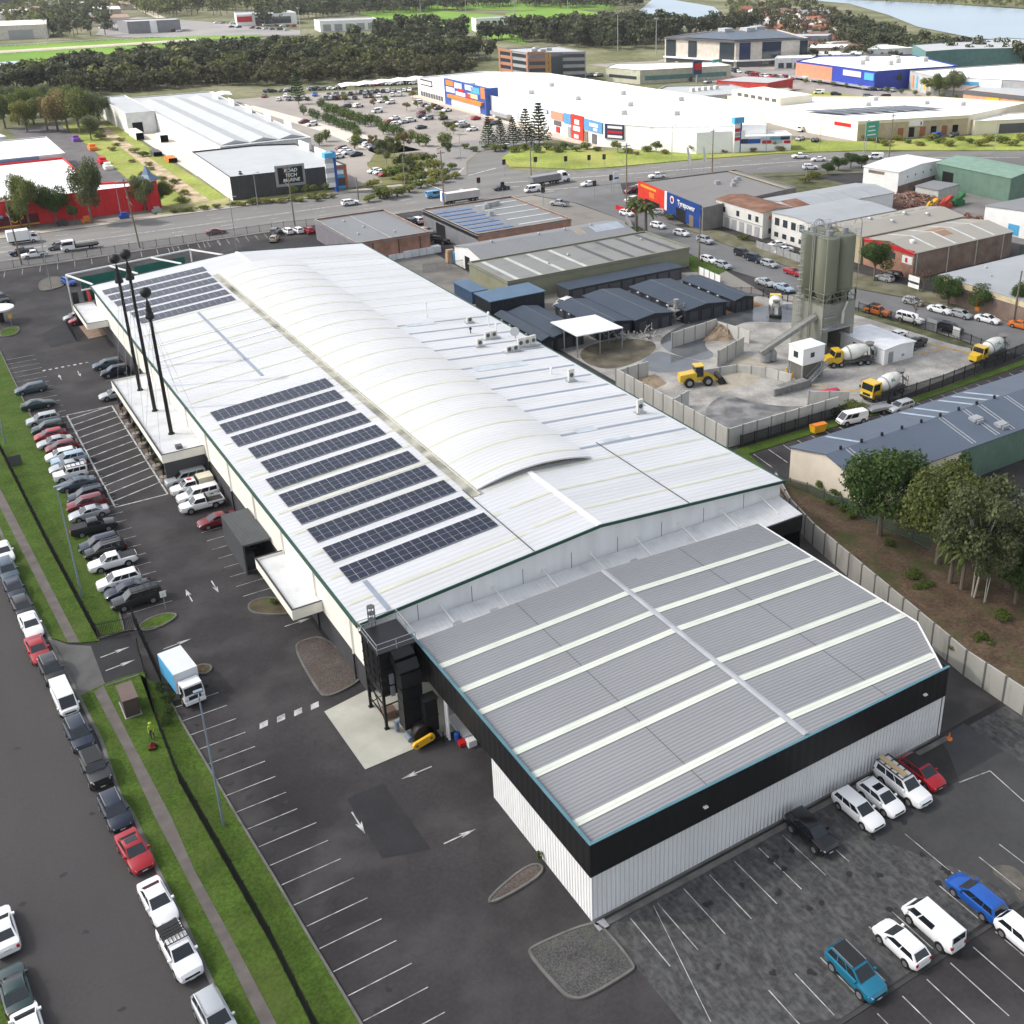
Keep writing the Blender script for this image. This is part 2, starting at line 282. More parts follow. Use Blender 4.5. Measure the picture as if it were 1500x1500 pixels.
ground('verge', PX((115,1022),(135,1012),(152,1004),(185,992),(213,985)) + fence_dn[1:] + kerb[::-1][:-1], GRZ, GRASS, 0.0)
ground('footpath', PX((0,744),(100,943),(117,943),(0,716)) + [(2.6, 170), (1.4, 170)], GRZ+0.02, PATHM)
ground('footpath', PX((138,1016),(184,1103),(228,1200),(269,1278),(330,1396),(381,1500),(450,1640),(475,1640),(400,1491),(342,1380),(286,1278),(252,1200),(199,1099),(152,1006)), GRZ+0.02, PATHM)
ground('lawn', [(10.3, 232)] + PX((0,515),(60,640),(125,780),(168,872),(182,925),(150,934)) + fence_up[::-1][1:] + [(3.6, 232)], GRZ+0.01, GRASS, 0.0)
ground('lawn', PX((205,990),(238,1008),(267,1060),(311,1135),(349,1200),(400,1284),(460,1386),(526,1496),(600,1620)) + fence_dn[::-1], GRZ+0.01, GRASS, 0.0)
ground('lawn', [(-40, 250), (10, 250), (10.3, 233), (3.5, 233), (1, 200), (-40, 200)], GRZ, GRASS, 0.0)
ground('driveway', PX((72,935),(100,945),(133,947),(155,1005),(135,1013),(115,1022)), 0.07, mat('worn_driveway', (0.1, 0.098, 0.095), 0.85, var=0.2, vs=0.4, dirt=0.4, ds=0.5, dc=(0.15, 0.145, 0.14)))
ground('driveway', PX((133,947),(147,940),(190,928),(215,985),(155,1005)), 0.06, A_PATCH)
def kerb_strip(pts, w=0.16, z=0.17, name='kerb', m=KERB, closed=False):
    mb = MB(); n = len(pts)
    for i in range(n if closed else n-1):
        a, b = pts[i], pts[(i+1) % n]; mb.beam((a[0], a[1], z/2), (b[0], b[1], z/2), w, z)
    return tag(put(name, mb.mesh(name, m)), kind='structure')
kerb_strip(skerb, 0.3, 0.18)
kerb_strip([(10.3, 232)] + PX((0,515),(60,640),(125,780),(168,872),(182,925)), 0.18, 0.2); kerb_strip(PX((238,1008),(267,1060),(311,1135),(349,1200),(400,1284),(460,1386),(526,1496),(600,1620)), 0.18, 0.2)
kerb_strip(PX((143,937),(185,926),(240,918)), 0.18, 0.2); kerb_strip(PX((155,1007),(205,990)), 0.18, 0.2)
# little islands and beds of the big car park
CP = lambda *q: chaikin(PX(*q), 3)
def bed(pts, m, z=0.16, kw=0.18):
    pts = chaikin(pts); ground('garden_bed', pts, z, m, 0.0); kerb_strip(pts, kw, z+0.04, closed=True)
bed(PX((205,925),(205,915),(235,900),(262,900),(250,912),(222,925)), GRASS)
bed(PX((362,890),(372,880),(400,875),(428,890),(428,900),(400,902),(372,900)), mat('weedy_bed', (0.09, 0.07, 0.045), 0.95, var=0.3, vs=0.8, dirt=0.9, ds=0.9, dc=(0.07, 0.1, 0.03)))
bed(PX((431,952),(440,940),(478,932),(524,985),(530,998),(480,1024),(466,1014)), GRAVEL)
bed(PX((713,1318),(780,1262),(803,1278),(722,1326)), GRAVEL); bed(PX((773,1398),(780,1388),(865,1352),(884,1360),(930,1416),(925,1424),(858,1464),(838,1464),(824,1456)), GRAVEL_G)
bed(PX((283,985),(290,975),(308,975),(311,982),(300,990)), SOIL); bed(PX((56,418),(62,410),(86,404),(97,418),(80,424),(60,428)), mat('island_turf', (0.13, 0.12, 0.1), 0.9, var=0.2, vs=1))
bed(PX((0,485),(0,495),(22,492),(30,483),(24,478)), GRASS)
ground('concrete_pad', PX((475,1043),(535,1128),(648,1080),(690,1060),(655,1000),(560,1000)), 0.07, PAD)
ground('paved_path', PX((113,475),(155,470),(160,490),(130,497)), 0.08, mat('pink_paving', (0.3, 0.21, 0.16), 0.9, var=0.15, vs=1)); ground('paved_path', [(22.2, 138), (27.8, 138), (27.8, 174), (22.2, 174)], 0.08, mat('forecourt_paving', (0.13, 0.1, 0.085), 0.9, var=0.2, vs=1.5))
ground('asphalt_patch', PX((508,1170),(562,1148),(632,1245),(560,1258)), 0.035, A_PATCH)
ground('asphalt_patch', PX((100,470),(120,466),(118,500),(75,510),(60,490)), 0.035, A_PATCH)
# --- the lot in front of the annex, at the right
ground('car_park', [(31.4, 50.3), (200, 50.3), (200, 34.5), (41, 35.0), (32, 39.5), (31.9, 45.9)], 0.03, A_RLOT)
ground('car_park', PX((1270,1224),(1373,1085),(1412,1060),(1500,1120),(1640,1200),(1640,1420),(1520,1342),(1440,1287)), 0.04, A_SMOOTH)
ground('car_park', [(34, 34.6), (200, 34.2), (200, 20), (34, 20)], 0.045, A_LOT)
ground('wet_patch', PX((1335,1103),(1376,1084),(1388,1100),(1405,1143),(1390,1152),(1372,1150)), 0.055, mat('damp_asphalt', (0.028, 0.027, 0.025), 0.7, var=0.2, vs=0.8)); kerb_strip([(68.9, 50.2), (31.5, 50.2)], 0.5, 0.12)
kerb_strip([(33, 34.9), (59, 34.4), (100, 34)], 0.3, 0.1, m=mat('dark_drain', (0.05, 0.05, 0.05), 0.9)); ground('side_lane', [(68.4, 51), (80.5, 51), (84, 86), (76, 86), (68.4, 60)], 0.03, mat('side_lane_asphalt', (0.05, 0.046, 0.044), 0.7, var=0.25, vs=0.3, dirt=0.5, ds=0.3, dc=(0.1, 0.09, 0.08)))
ground('sand_patch', CP((1452,1280),(1456,1266),(1490,1270),(1510,1300),(1500,1330),(1478,1296)), 0.06, mat('spilt_sand', (0.11, 0.1, 0.085), 0.95, var=0.3, vs=1))
# --- embankment and the cream shed's block
emb = MB(); E = [(86.5, 97), (82.4, 82.5), (80.6, 72.6), (77.6, 55.6), (76, 40)]; E2 = [(91, 92), (92.6, 84), (95, 70), (97, 55), (99, 40)]
for i in range(4):
    a, b, c, d = E[i], E2[i], E2[i+1], E[i+1]; h = [2.4, 2.3, 2.3, 2.3, 2.3]
    emb.quad((a[0]+.1, a[1], h[i]), (d[0]+.1, d[1], h[i+1]), (c[0], c[1], 1.2), (b[0], b[1], 1.2))
    emb.quad((b[0], b[1], 1.2), (c[0], c[1], 1.2), (c[0]+14, c[1], 0.2), (b[0]+14, b[1], 0.2))
tag(put('embankment', emb.mesh('embankment', SOIL)), kind='structure')
ground('grass_strip', [(91, 107.7), (113, 107.5), (120, 106.6), (170, 108.5), (170, 106.9), (120, 105.2), (113, 105.6), (90, 105.6)], 0.12, GRASS, 0.0); ground('grass_strip', [(88, 105.6), (92, 105.6), (90.3, 98), (88.5, 96)], 0.13, GRASS, 0.0)
ground('grass_strip', [(85, 101), (90, 97), (92, 86), (88, 86), (84, 90)], 0.6, GRASS, 0.0)
# --- batching plant
ground('batching_yard', [(91.4, 109), (112, 108.6), (124, 108.2), (156, 111.5), (149.5, 140), (148, 156), (137, 162), (104, 166), (92, 158)], 0.05, YARD)
CP = lambda *q: chaikin(PX(*q), 3)
ground('puddle', CP((985,520),(960,500),(1000,475),(1060,460),(1100,452),(1130,447),(1172,445),(1178,462),(1168,475),(1100,470),(1075,478),(1038,492),(1030,508),(1050,520),(1030,530)), 0.065, PUDDLE)
ground('puddle', CP((930,540),(960,512),(985,520),(1032,531),(1020,540),(975,548)), 0.06, PUDDLE); ground('slurry', CP((1030,600),(1060,575),(1100,590),(1165,598),(1220,590),(1130,612),(1066,640),(1040,622)), 0.066, SLURRY)
ground('slurry', CP((850,510),(905,495),(965,500),(955,522),(895,545),(850,530)), 0.066, mat('algae_concrete', (0.12, 0.105, 0.075), 0.9, var=0.4, vs=0.4))
ground('bare_earth', PX((1040,432),(1080,432),(1118,447),(1060,462),(1045,458)), 0.09, mat('orange_earth', (0.32, 0.17, 0.08), 0.95, var=0.2, vs=0.4))
ground('storage_yard', [(86, 170), (142, 160), (146, 178), (96, 200), (80, 214)], 0.05, mat('dusty_yard', (0.24, 0.225, 0.2), 0.95, var=0.2, vs=0.2, dirt=0.4, ds=0.2, dc=(0.13, 0.12, 0.11)))
ground('storage_yard', [(80, 205), (100, 199), (101, 232), (80, 224)], 0.045, mat('dusty_yard2', (0.17, 0.16, 0.145), 0.95, var=0.25, vs=0.25))
# --- side street, its verges, the scrap yard
ground('side_street', [(148, 268), (153.5, 250), (153, 222), (147.3, 190), (147.2, 177), (149, 157), (151, 143), (153.5, 120), (158, 90), (176, 90), (167.5, 122), (162.6, 143), (159.3, 152), (158.6, 172), (158.9, 190), (160.5, 218), (163, 240), (176.5, 263.5)], 0.063, mat('side_street_asphalt', (0.15, 0.15, 0.15), 0.85, var=0.12, vs=0.2, dirt=0.4, ds=0.15, dc=(0.2, 0.2, 0.2)))
ground('side_verge', [(160.5, 213), (159.2, 190), (158.9, 172), (159.6, 152.3), (163, 143.6), (167.6, 122.4), (173, 122), (169, 150), (166, 170), (166, 205)], 0.13, mat('patchy_verge', (0.13, 0.125, 0.07), 0.95, var=0.3, vs=0.3, dirt=0.6, ds=0.25, dc=(0.24, 0.22, 0.19)), 0.0)
ground('side_verge', [(150.3, 143), (152.7, 120), (151.8, 113), (149.8, 120), (147.4, 142)], 0.13, mat('planted_verge', (0.09, 0.1, 0.045), 0.95, var=0.4, vs=0.4, dirt=0.5, ds=0.4, dc=(0.2, 0.16, 0.12)), 0.0)
ground('side_verge', [(147, 190), (146.8, 178), (142, 176), (140, 181), (143, 196), (152.5, 221), (153, 226), (147, 218)], 0.13, GRASS, 0.0)
ground('forecourt', [(160.5, 252), (160.8, 216), (172, 214), (172, 252)], 0.06, mat('forecourt_asphalt', (0.14, 0.13, 0.125), 0.9, var=0.2, vs=0.3))
ground('scrap_yard', [(204, 205), (216, 150), (262, 150), (262, 205), (235, 210)], 0.05, mat('scrap_yard_ground', (0.19, 0.18, 0.17), 0.95, var=0.25, vs=0.15))
# --- highway, crossing and the far roads
hw_far = [(-300, 297.5), (20, 297.5), (105, 297), (128, 296), (150, 300)]
ground('highway', [(-300, 268.6), (-300, 297.5), (105, 297), (130, 296), (146, 300), (156, 318), (166, 330), (178, 336), (186, 332), (172, 316), (160, 302), (163, 293), (176, 286), (187, 282.6), (214.5, 277.5), (242, 270.4), (267, 259.4), (310, 229), (420, 150), (400, 120), (284, 209), (259, 232), (214, 253), (176.5, 264), (156, 267), (90, 268.6)], 0.06, A_HWY)
ground('access_road', [(146, 300), (155, 318), (166, 331), (178, 337), (192, 333), (196, 345), (170, 352), (150, 338), (134, 310)], 0.055, A_HWYS)
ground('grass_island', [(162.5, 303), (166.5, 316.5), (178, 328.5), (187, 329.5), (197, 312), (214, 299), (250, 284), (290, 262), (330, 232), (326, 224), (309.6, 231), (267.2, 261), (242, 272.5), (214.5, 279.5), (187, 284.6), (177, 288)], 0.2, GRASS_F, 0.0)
ground('footpath', [(-300, 297.6), (-300, 300.5), (105, 300.3), (128, 299), (134, 308), (140, 318), (143, 316), (136, 303), (131, 296.4), (105, 297.4)], 0.16, mat('dusty_footpath', (0.33, 0.3, 0.26), 0.95, var=0.15, vs=0.2), 0.0)
ground('footpath', [(-300, 266.3), (-300, 268.5), (90, 268.5), (156, 266.8), (156, 264.5), (90, 266.2)], 0.15, mat('grey_footpath', (0.19, 0.18, 0.17), 0.95, var=0.2, vs=0.3), 0.0)
ground('verge', [(130, 300), (143, 318), (150, 339), (142, 345), (136, 347), (127, 330), (121, 303.5), (112, 302.5), (112, 300.8)], 0.14, mat('shrubbery_ground', (0.13, 0.13, 0.05), 0.95, var=0.3, vs=0.2), 0.0)
ground('verge', [(57.5, 300.6), (106, 300.4), (106, 303.3), (78, 310), (60, 310)], 0.17, mat('dry_verge', (0.24, 0.23, 0.1), 0.95, var=0.3, vs=0.2), 0.0)
ground('bed_strip', [(-60, 300.6), (57, 300.6), (57, 308), (-60, 308)], 0.09, mat('forecourt_strip', (0.2, 0.18, 0.155), 0.95, var=0.25, vs=0.2))
# drain channel between the red shop and the grey shed
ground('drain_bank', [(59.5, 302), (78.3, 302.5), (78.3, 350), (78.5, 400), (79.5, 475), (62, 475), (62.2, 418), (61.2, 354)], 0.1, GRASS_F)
ground('drain_channel', [(68, 303), (73.5, 303), (74, 350), (74.5, 400), (75.5, 465), (71.5, 465), (70.5, 400), (69.5, 350)], 0.13, mat('stony_channel', (0.38, 0.29, 0.2), 0.95, var=0.35, vs=0.3, dirt=0.8, ds=0.25, dc=(0.16, 0.17, 0.06)))
ground('shop_lane', [(45.5, 312), (59, 314), (61, 354), (62, 418), (62, 475), (44, 475)], 0.11, mat('shop_lane_asphalt', (0.1, 0.095, 0.1), 0.9, var=0.2, vs=0.2))
ground('loading_yard', [(79.3, 345), (92, 345), (98, 365), (98, 425), (80.5, 470)], 0.12, LOADC)
# retail car park
ground('rough_lot', [(198,216), (228,204), (228,240), (205,252), (180,262), (190,248)], 0.045, SCRUB); ground('storage_yard', [(134,212), (153,222), (153,250), (148,266), (134,266)], 0.045, MATS['dusty_yard'])
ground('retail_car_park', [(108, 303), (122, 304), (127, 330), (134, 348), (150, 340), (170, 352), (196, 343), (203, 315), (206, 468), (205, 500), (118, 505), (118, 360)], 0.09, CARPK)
ground('access_lane', [(137, 345), (152, 345), (146, 400), (137.5, 480), (132.5, 480), (138, 400)], 0.1, LOADC)
ground('retail_path', [(199.5, 315), (205, 315), (207, 468), (202, 468)], 0.11, mat('tiled_path', (0.45, 0.38, 0.31), 0.9, var=0.1, vs=0.3))
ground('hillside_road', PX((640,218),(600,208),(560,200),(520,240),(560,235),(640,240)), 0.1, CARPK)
# eastern shops
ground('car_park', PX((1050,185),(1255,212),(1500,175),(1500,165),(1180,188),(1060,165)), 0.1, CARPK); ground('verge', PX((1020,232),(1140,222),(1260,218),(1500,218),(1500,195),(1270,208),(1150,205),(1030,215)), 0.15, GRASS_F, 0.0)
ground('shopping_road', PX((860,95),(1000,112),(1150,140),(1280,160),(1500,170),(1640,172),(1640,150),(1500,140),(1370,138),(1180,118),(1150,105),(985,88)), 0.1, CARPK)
ground('shop_car_park', PX((960,90),(1150,120),(1250,140),(1370,150),(1180,105),(1000,78)), 0.12, mat('busy_car_park', (0.22, 0.2, 0.19), 0.9, var=0.2, vs=0.1))
ground('verge', PX((1180,140),(1330,155),(1340,150),(1190,133)), 0.16, GRASS_F)
# racecourse, fields, water
ground('racecourse_infield', PX((-60,105),(-60,78),(140,70),(310,62),(330,70),(240,85),(130,98),(60,108)), 0.2, GRASS_P)
ground('race_track', PX((-60,72),(0,69),(150,60),(270,54),(380,52),(380,56),(270,60),(150,68),(0,78),(-60,80)), 0.3, GRASS_P); ground('sand_track', PX((-60,80),(0,75),(150,66),(270,58.5),(310,57),(310,60),(270,62),(150,70),(0,79),(-60,84)), 0.4, SANDY)
ground('pond', PX((0,98),(0,92),(28,90),(26,94)), 0.4, WATER); ground('pond', PX((255,74),(290,70),(292,72),(262,76)), 0.4, WATER); ground('pond', PX((212,77),(232,74),(230,77)), 0.4, WATER)
ground('playing_field', PX((520,20),(600,12),(760,25),(740,40),(690,46),(600,36)), 0.2, GRASS_P); ground('playing_field', PX((740,20),(830,12),(880,20),(870,30),(800,33),(745,30)), 0.25, GRASS_P); ground('playing_field', PX((695,45),(770,45),(770,65),(705,55)), 0.2, GRASS_P)
ground('playing_field', PX((560,10),(640,5),(880,2),(910,14),(760,16),(640,14)), 0.24, GRASS_P)
ground('gravel_park', PX((750,34),(870,30),(905,28),(905,34),(830,40),(760,42)), 0.3, SANDY)
ground('dealership_yard', PX((140,52),(150,38),(200,25),(300,32),(440,45),(440,52),(300,55),(180,55)), 0.2, mat('grey_yard', (0.22, 0.21, 0.205), 0.9, var=0.2, vs=0.03))
ground('river', PX((1190,1),(1245,6),(1300,22),(1345,40),(1420,55),(1520,65),(1700,75),(1700,22),(1500,14),(1380,6),(1240,-1)), 0.3, WATER)
ground('river', PX((955,0),(985,0),(1045,10),(1062,24),(1052,30),(1000,40),(940,48),(920,30)), 0.3, WATER); ground('far_shore', PX((1200,-2),(1380,6),(1500,13),(1700,20),(1700,-10),(1200,-12)), 0.5, mat('reedy_shore', (0.14, 0.14, 0.06), 0.95, var=0.3, vs=0.01))
ground('far_road', PX((100,2),(195,12),(235,30),(262,34),(245,28),(205,8),(160,-2)), 0.35, SANDY)

# ------------------------------------------------------------------ painted markings
lines = MB()
def seg(a, b, w=0.11, z=0.05, m=0):
    w *= .8 if w < .15 else 1
    d = Vector((b[0]-a[0], b[1]-a[1], 0)).normalized(); n = Vector((-d.y, d.x, 0))*w/2
    lines.quad((a[0]-n.x, a[1]-n.y, z), (b[0]-n.x, b[1]-n.y, z), (b[0]+n.x, b[1]+n.y, z), (a[0]+n.x, a[1]+n.y, z), m)
# grid of stalls along the lawn (lower) and further up
for k in range(19):
    y = 93.5 - k*2.41
    if y < 36: break
    x0 = 12.1 + (76-y)*0.06 if y > 72 else 12.75 + (75.9-y)*0.056
    seg((x0+.15, y), (x0+4.9, y), 0.1)
for k in range(40):
    y = 112.5 + k*2.45
    if y < 208: seg((11.5 - (y-114)*0.008, y), (16.2 - (y-114)*0.008, y), 0.1)
for k in range(9): seg((22.9, 126 - 2.43*k - 0.0), (27.4, 126 - 2.43*k), 0.1)
for k in range(4): seg((23.2, 185.5 + 2.6*k), (27.4, 185.5+2.6*k), 0.12)
for k in range(14): seg((15.5, 263.0) if False else (18 + 2.6*k*1.35, 266), (17.2 + 2.6*k*1.35, 261), 0.11)
for k in range(18): seg((52 + 2.5*k*0.9, 265.8), (51.4 + 2.5*k*0.9, 261), 0.11)
# crossing hatch in front of the canopy
hx0, hx1, hy0, hy1 = 15.5, 21.95, 138.8, 174.1
for a, b in (((hx0,hy0),(hx0,hy1)), ((hx1,hy0),(hx1,hy1)), ((hx0,hy0),(hx1,hy0)), ((hx0,hy1),(hx1,hy1))): seg(a, b, 0.22)
for k in range(13):
    y = 140.0 + k*2.62; seg((hx0, y+0.6), (hx1, min(y+2.9, hy1)), 0.22, 0.054)
for k in range(4): x = 17.6+k*1.62; lines.quad((x, 85.95, .0505), (x+.8, 86.05, .0505), (x+1.05, 86.85, .0505), (x+.25, 86.75, .0505))
for k in range(8):
    seg((15.4+k*0.95, 196.4), (15.85+k*0.95, 196.5), 0.5)
def arrow(p, ang, L=2.9, w=0.26, z=0.075):
    c, s = math.cos(ang), math.sin(ang)
    T = lambda x, y: (p[0]+x*c-y*s, p[1]+x*s+y*c, z)
    lines.quad(T(-L/2, -w/4), T(L*0.1, -w/4), T(L*0.1, w/4), T(-L/2, w/4)); lines.add([T(L*0.0, -w*1.1), T(L/2, 0), T(L*0.0, w*1.1), T(L*0.12, 0)], [(0,1,3), (3,1,2)])
for q, a in (((169,956),0.1), ((177,975),0.1), ((260,944),0.1), ((525,1206),-PI/2), ((610,1133),PI), ((674,1226),0), ((277,873),PI/2), ((315,860),-PI/2), ((437,912),0), ((116,548),-PI/2), ((88,553),PI/2)): arrow(G(*q), a)
# the right-hand lot
for k in range(8): seg((33.9+2.47*k, 44.6), (33.9+2.47*k, 49.6), 0.1, 0.07)
for k in range(11):
    seg((38.4+2.4*k, 35.4), (38.4+2.4*k, 39.3), 0.09, 0.07); seg((38.5+2.4*k, 28.9), (38.5+2.4*k, 33.9), 0.1, 0.07)
seg((36.0, 49.6), (33.6, 39.6), 0.07, 0.07); seg((57, 44.2), (57, 36), .07, .07)
seg(G(1405,1147), G(1450,1130), 0.12, 0.07); seg(G(1450,1130), G(1500,1175), 0.12, 0.07)
# cream shed parking
for k in range(26): seg((92+k*2.7, 100.6), (92.6+k*2.7, 105.2), 0.14, 0.06)
# highway
for x0, x1, y in ((-290, 120, 283.4), (-290, 120, 284.0)): seg((x0, y), (x1, y), 0.22, 0.085)
for y in (275.8, 279.6, 288.3, 292.6):
    for k in range(34): seg((-280+k*12, y), (-277+k*12, y), 0.2, 0.085)
pl = [(150, 283.5), (176, 276), (214.5, 266), (242, 258), (267, 246), (300, 223)]
for a, b in zip(pl[:-1], pl[1:]): seg(a, b, 0.5, 0.085)
for a, b in (((131, 285), (131, 295.5)), ((153, 269), (164, 266)), ((146, 299), (158, 304)), ((140, 297), (150, 310))): seg(a, b, 0.5, 0.085)
for off in (-6, 6):
    for a, b in zip(pl[:-1], pl[1:]):
        a, b = Vector(a), Vector(b); L = (b-a).length; d = (b-a)/L; n = Vector((-d.y, d.x))*off; t = 0
        while t < L-4: seg(a+d*t+n, a+d*(t+3)+n, 0.22, 0.085); t += 10
for k in range(12): seg((152.5, 130+k*8) , (152.6-0.05*k, 133+k*8), 0.12, 0.075) if False else None
# batching yard yellow line, retail stalls
ylw = [(142.5, 137), (146.8, 122), (149, 114)]
for a, b in zip(ylw[:-1], ylw[1:]): seg(a, b, 0.6, 0.08, 1)
for a, b in (((119, 115), (127, 109.5)), ((140, 120), (147, 119)), ((116, 121.5), (119, 115))): seg(a, b, 0.35, 0.08, 1)
for row in range(5):
    for k in range(40): seg((150+row*11, 352+k*2.8), (155+row*11, 352+k*2.8), 0.14, 0.12)
for k in range(14): seg((192, 372+k*2.2), (201, 376+k*2.2), 0.7, 0.13)
st = MB(); r7 = random.Random(2)
for x, y in [(12.6+r7.uniform(0,4), 93.5-k*1.2) for k in range(48)]+[(34+r7.uniform(0,25), r7.uniform(36,49)) for k in range(26)]+[(12+r7.uniform(0,13), r7.uniform(100,200)) for k in range(60)]+[(r7.uniform(-12,4), r7.uniform(45,110)) for k in range(22)]:
    q = [(x+math.cos(a)*r, y+math.sin(a)*r) for a in np.linspace(0, 5.8, 9) for r in (r7.uniform(.1,.42),)]; st.poly(chaikin(q, 1), .0745 if y < 50 else .0485)
tag(put('oil_stains', st.mesh('oil_stains', mat('oil_stain', (.022,.021,.021), .6))), kind='structure')
tag(put('painted_lines', lines.mesh('painted_lines', [LINE, LINE_Y])), kind='structure')
# ================================================================== THE WAREHOUSE
ROOFW = mat('white_roof_sheet', (0.62, 0.625, 0.635), 0.45, var=0.05, vs=0.25, corr=('y', 0.76, 0.02), dirt=0.5, ds=0.16, dc=(0.5, 0.5, 0.49), stretch=(0.2, 1, 1), spec=0.4)
VAULTW = mat('white_vault_sheet', (0.63, 0.63, 0.625), 0.45, var=0.04, vs=0.2, dirt=.3, ds=.15, dc=(.53,.535,.54), stretch=(.25,1,1), corr=('y', 0.76, 0.018), spec=0.4)
RLIGHT = mat('fibreglass_rooflight', (0.66, 0.69, 0.6), 0.5, var=0.08, vs=0.6); RLIGHTG = mat('blue_grey_rooflight', (0.27, 0.31, 0.37), 0.45, var=0.08, vs=0.4); RIB = mat('yellowed_rib_sheet', (0.6, 0.6, 0.46), 0.5, var=0.08, vs=0.5)
GABLEW = mat('white_tilt_panel', (0.82, 0.82, 0.81), 0.6, var=0.05, vs=0.4, dirt=0.25, ds=0.5, dc=(0.5, 0.49, 0.46), stretch=(1, 1, 0.2)); DARKBASE = mat('charcoal_wall_base', (0.06, 0.06, 0.064), 0.7, var=0.12, vs=0.4)
CORRW = mat('white_ribbed_wall', (0.83, 0.83, 0.82), 0.45, var=0.04, vs=0.3, corr=('w', 0.4, 0.06), dirt=0.12, ds=0.4, dc=(0.6, 0.59, 0.56), stretch=(1, 1, 0.15))
GREYROOF = mat('grey_ribbed_roof', (0.25, 0.255, 0.265), 0.55, var=0.06, vs=0.15, corr=('y', 0.38, 0.022), dirt=0.4, ds=0.12, dc=(0.2, 0.205, 0.215), stretch=(0.3, 1, 1), spec=0.4)
WX0, WX1, WY0, WY1, WXR = 27.9, 79.4, 85.3, 214.0, 54.3
def zr(x): return 8.15 + (10.25-8.15)*((x-WX0)/(WXR-WX0) if x < WXR else (WX1-x)/(WX1-WXR))
WH = thing('warehouse', 'long white-roofed warehouse with a curved central roof and solar panels', 'warehouse', (53, 150, 0))
m = MB()   # left wall: pale band over a dark base
m.box(WX0, WX0+.25, WY0, WY1, 3.1, 8.1); part('upper_wall', m, CREAM, WH)
m = MB(); m.box(WX0+.06, WX0+.3, WY0+.1, WY1-.1, 0, 3.1); m.box(WX0+.3, WX1-.3, WY0+.06, WY0+.3, 0, 6.0); m.box(WX1-.3, WX1-.06, WY0+.1, WY1-.1, 0, 8.0); m.box(WX0+.3, WX1-.3, WY1-.3, WY1-.06, 0, 6.0); part('wall_base', m, DARKBASE, WH)
for y, s in ((WY0, 1), (WY1, -1)):
    m = MB(); m.add([(WX0,y,4.8),(WX1,y,4.8),(WX1,y,zr(WX1)-.1),(WXR,y,zr(WXR)-.1),(WX0,y,zr(WX0)-.1)], [(0,1,2,3,4)] if s == 1 else [(4,3,2,1,0)])
    if s == 1: [m.box(WX0+k*5.75-.03, WX0+k*5.75+.03, WY0-.015, WY0+.01, 4.8, 8.0, 1) for k in range(1, 9)]
    part('gable_wall', m, [GABLEW, DKGREY], WH)
m = MB()
for xa, xb in ((WX0-.25, WXR), (WXR, WX1+.25)):
    m.add([(xa,WY0-.3,zr(xa)),(xb,WY0-.3,zr(xb)),(xb,WY1+.3,zr(xb)),(xa,WY1+.3,zr(xa)),(xa,WY0-.3,zr(xa)-.12),(xb,WY0-.3,zr(xb)-.12),(xb,WY1+.3,zr(xb)-.12),(xa,WY1+.3,zr(xa)-.12)], [(0,1,2,3),(7,6,5,4),(0,4,5,1),(2,6,7,3)])
RF = part('roof', m, ROOFW, WH)
def roofstrip(name, xa, xb, y, wd, mt, up=0.03, par=None):
    m = MB(); n = 2
    pts = [xa, xb] if (xa-WXR)*(xb-WXR) > 0 else [xa, WXR, xb]
    for a, b in zip(pts[:-1], pts[1:]): m.quad((a,y,zr(a)+up),(b,y,zr(b)+up),(b,y+wd,zr(b)+up),(a,y+wd,zr(a)+up))
    return part(name, m, mt, par or RF, top=WH)
for k in range(22): roofstrip('rooflight', 28.3, 47.5, 88.5+k*5.35, 0.45, RIB)
for k in range(13): roofstrip('rooflight', 62.9, 79.2, 103.0+k*4.55, 0.5, RLIGHTG)
for k in range(10): roofstrip('rooflight', 62.9, 79.2, 164.5+k*4.55, 0.4, RLIGHT)
for k in range(3): roofstrip('rooflight', 48.6, 79.2, 89.0+k*5.2, 0.4, RIB)
for xa, xb, y, wd in ((65.5, 68.6, 107.5, 1.5), (64.8, 73.0, 133.2, 2.0), (64.5, 69.5, 156.8, 1.6), (67, 71, 103.6, .9)): roofstrip('rooflight', xa, xb, y, wd, mat('pale_blue_sheet', (0.5, 0.55, 0.58), 0.5), 0.045)
for xa, xb, y, wd in ((28.4, 47.5, 173.3, .5), (28.4, 48, 166.5, .5), (28.4, 48, 180, .5)): roofstrip('rooflight', xa, xb, y, wd, WHITE, 0.05)
m = MB(); m.quad((38.9,150.0,zr(38.9)+.05),(39.35,150.0,zr(39.35)+.05),(39.35,184.5,zr(39.35)+.05),(38.9,184.5,zr(38.9)+.05)); m.quad((30.6,85.4,zr(30.6)+.05),(31.1,85.4,zr(31.1)+.05),(31.1,91.5,zr(31.1)+.05),(30.6,91.5,zr(30.6)+.05)); part('cable_tray', m, RLIGHTG, RF, top=WH)
m = MB(); m.box(WXR-.3, WXR+.3, WY0-.25, 99.9, 10.22, 10.36); m.box(WXR-.3, WXR+.3, 203.5, WY1+.25, 10.22, 10.36); part('ridge_cap', m, WHITE, RF, top=WH)
for x, y in ((46.5, 101.3), (66, 104)): part('roof_cable', MB().beam((x,85.2,zr(x)+.06),(x,y,zr(x)+.06),.1,.06), DKGREY, RF, top=WH)
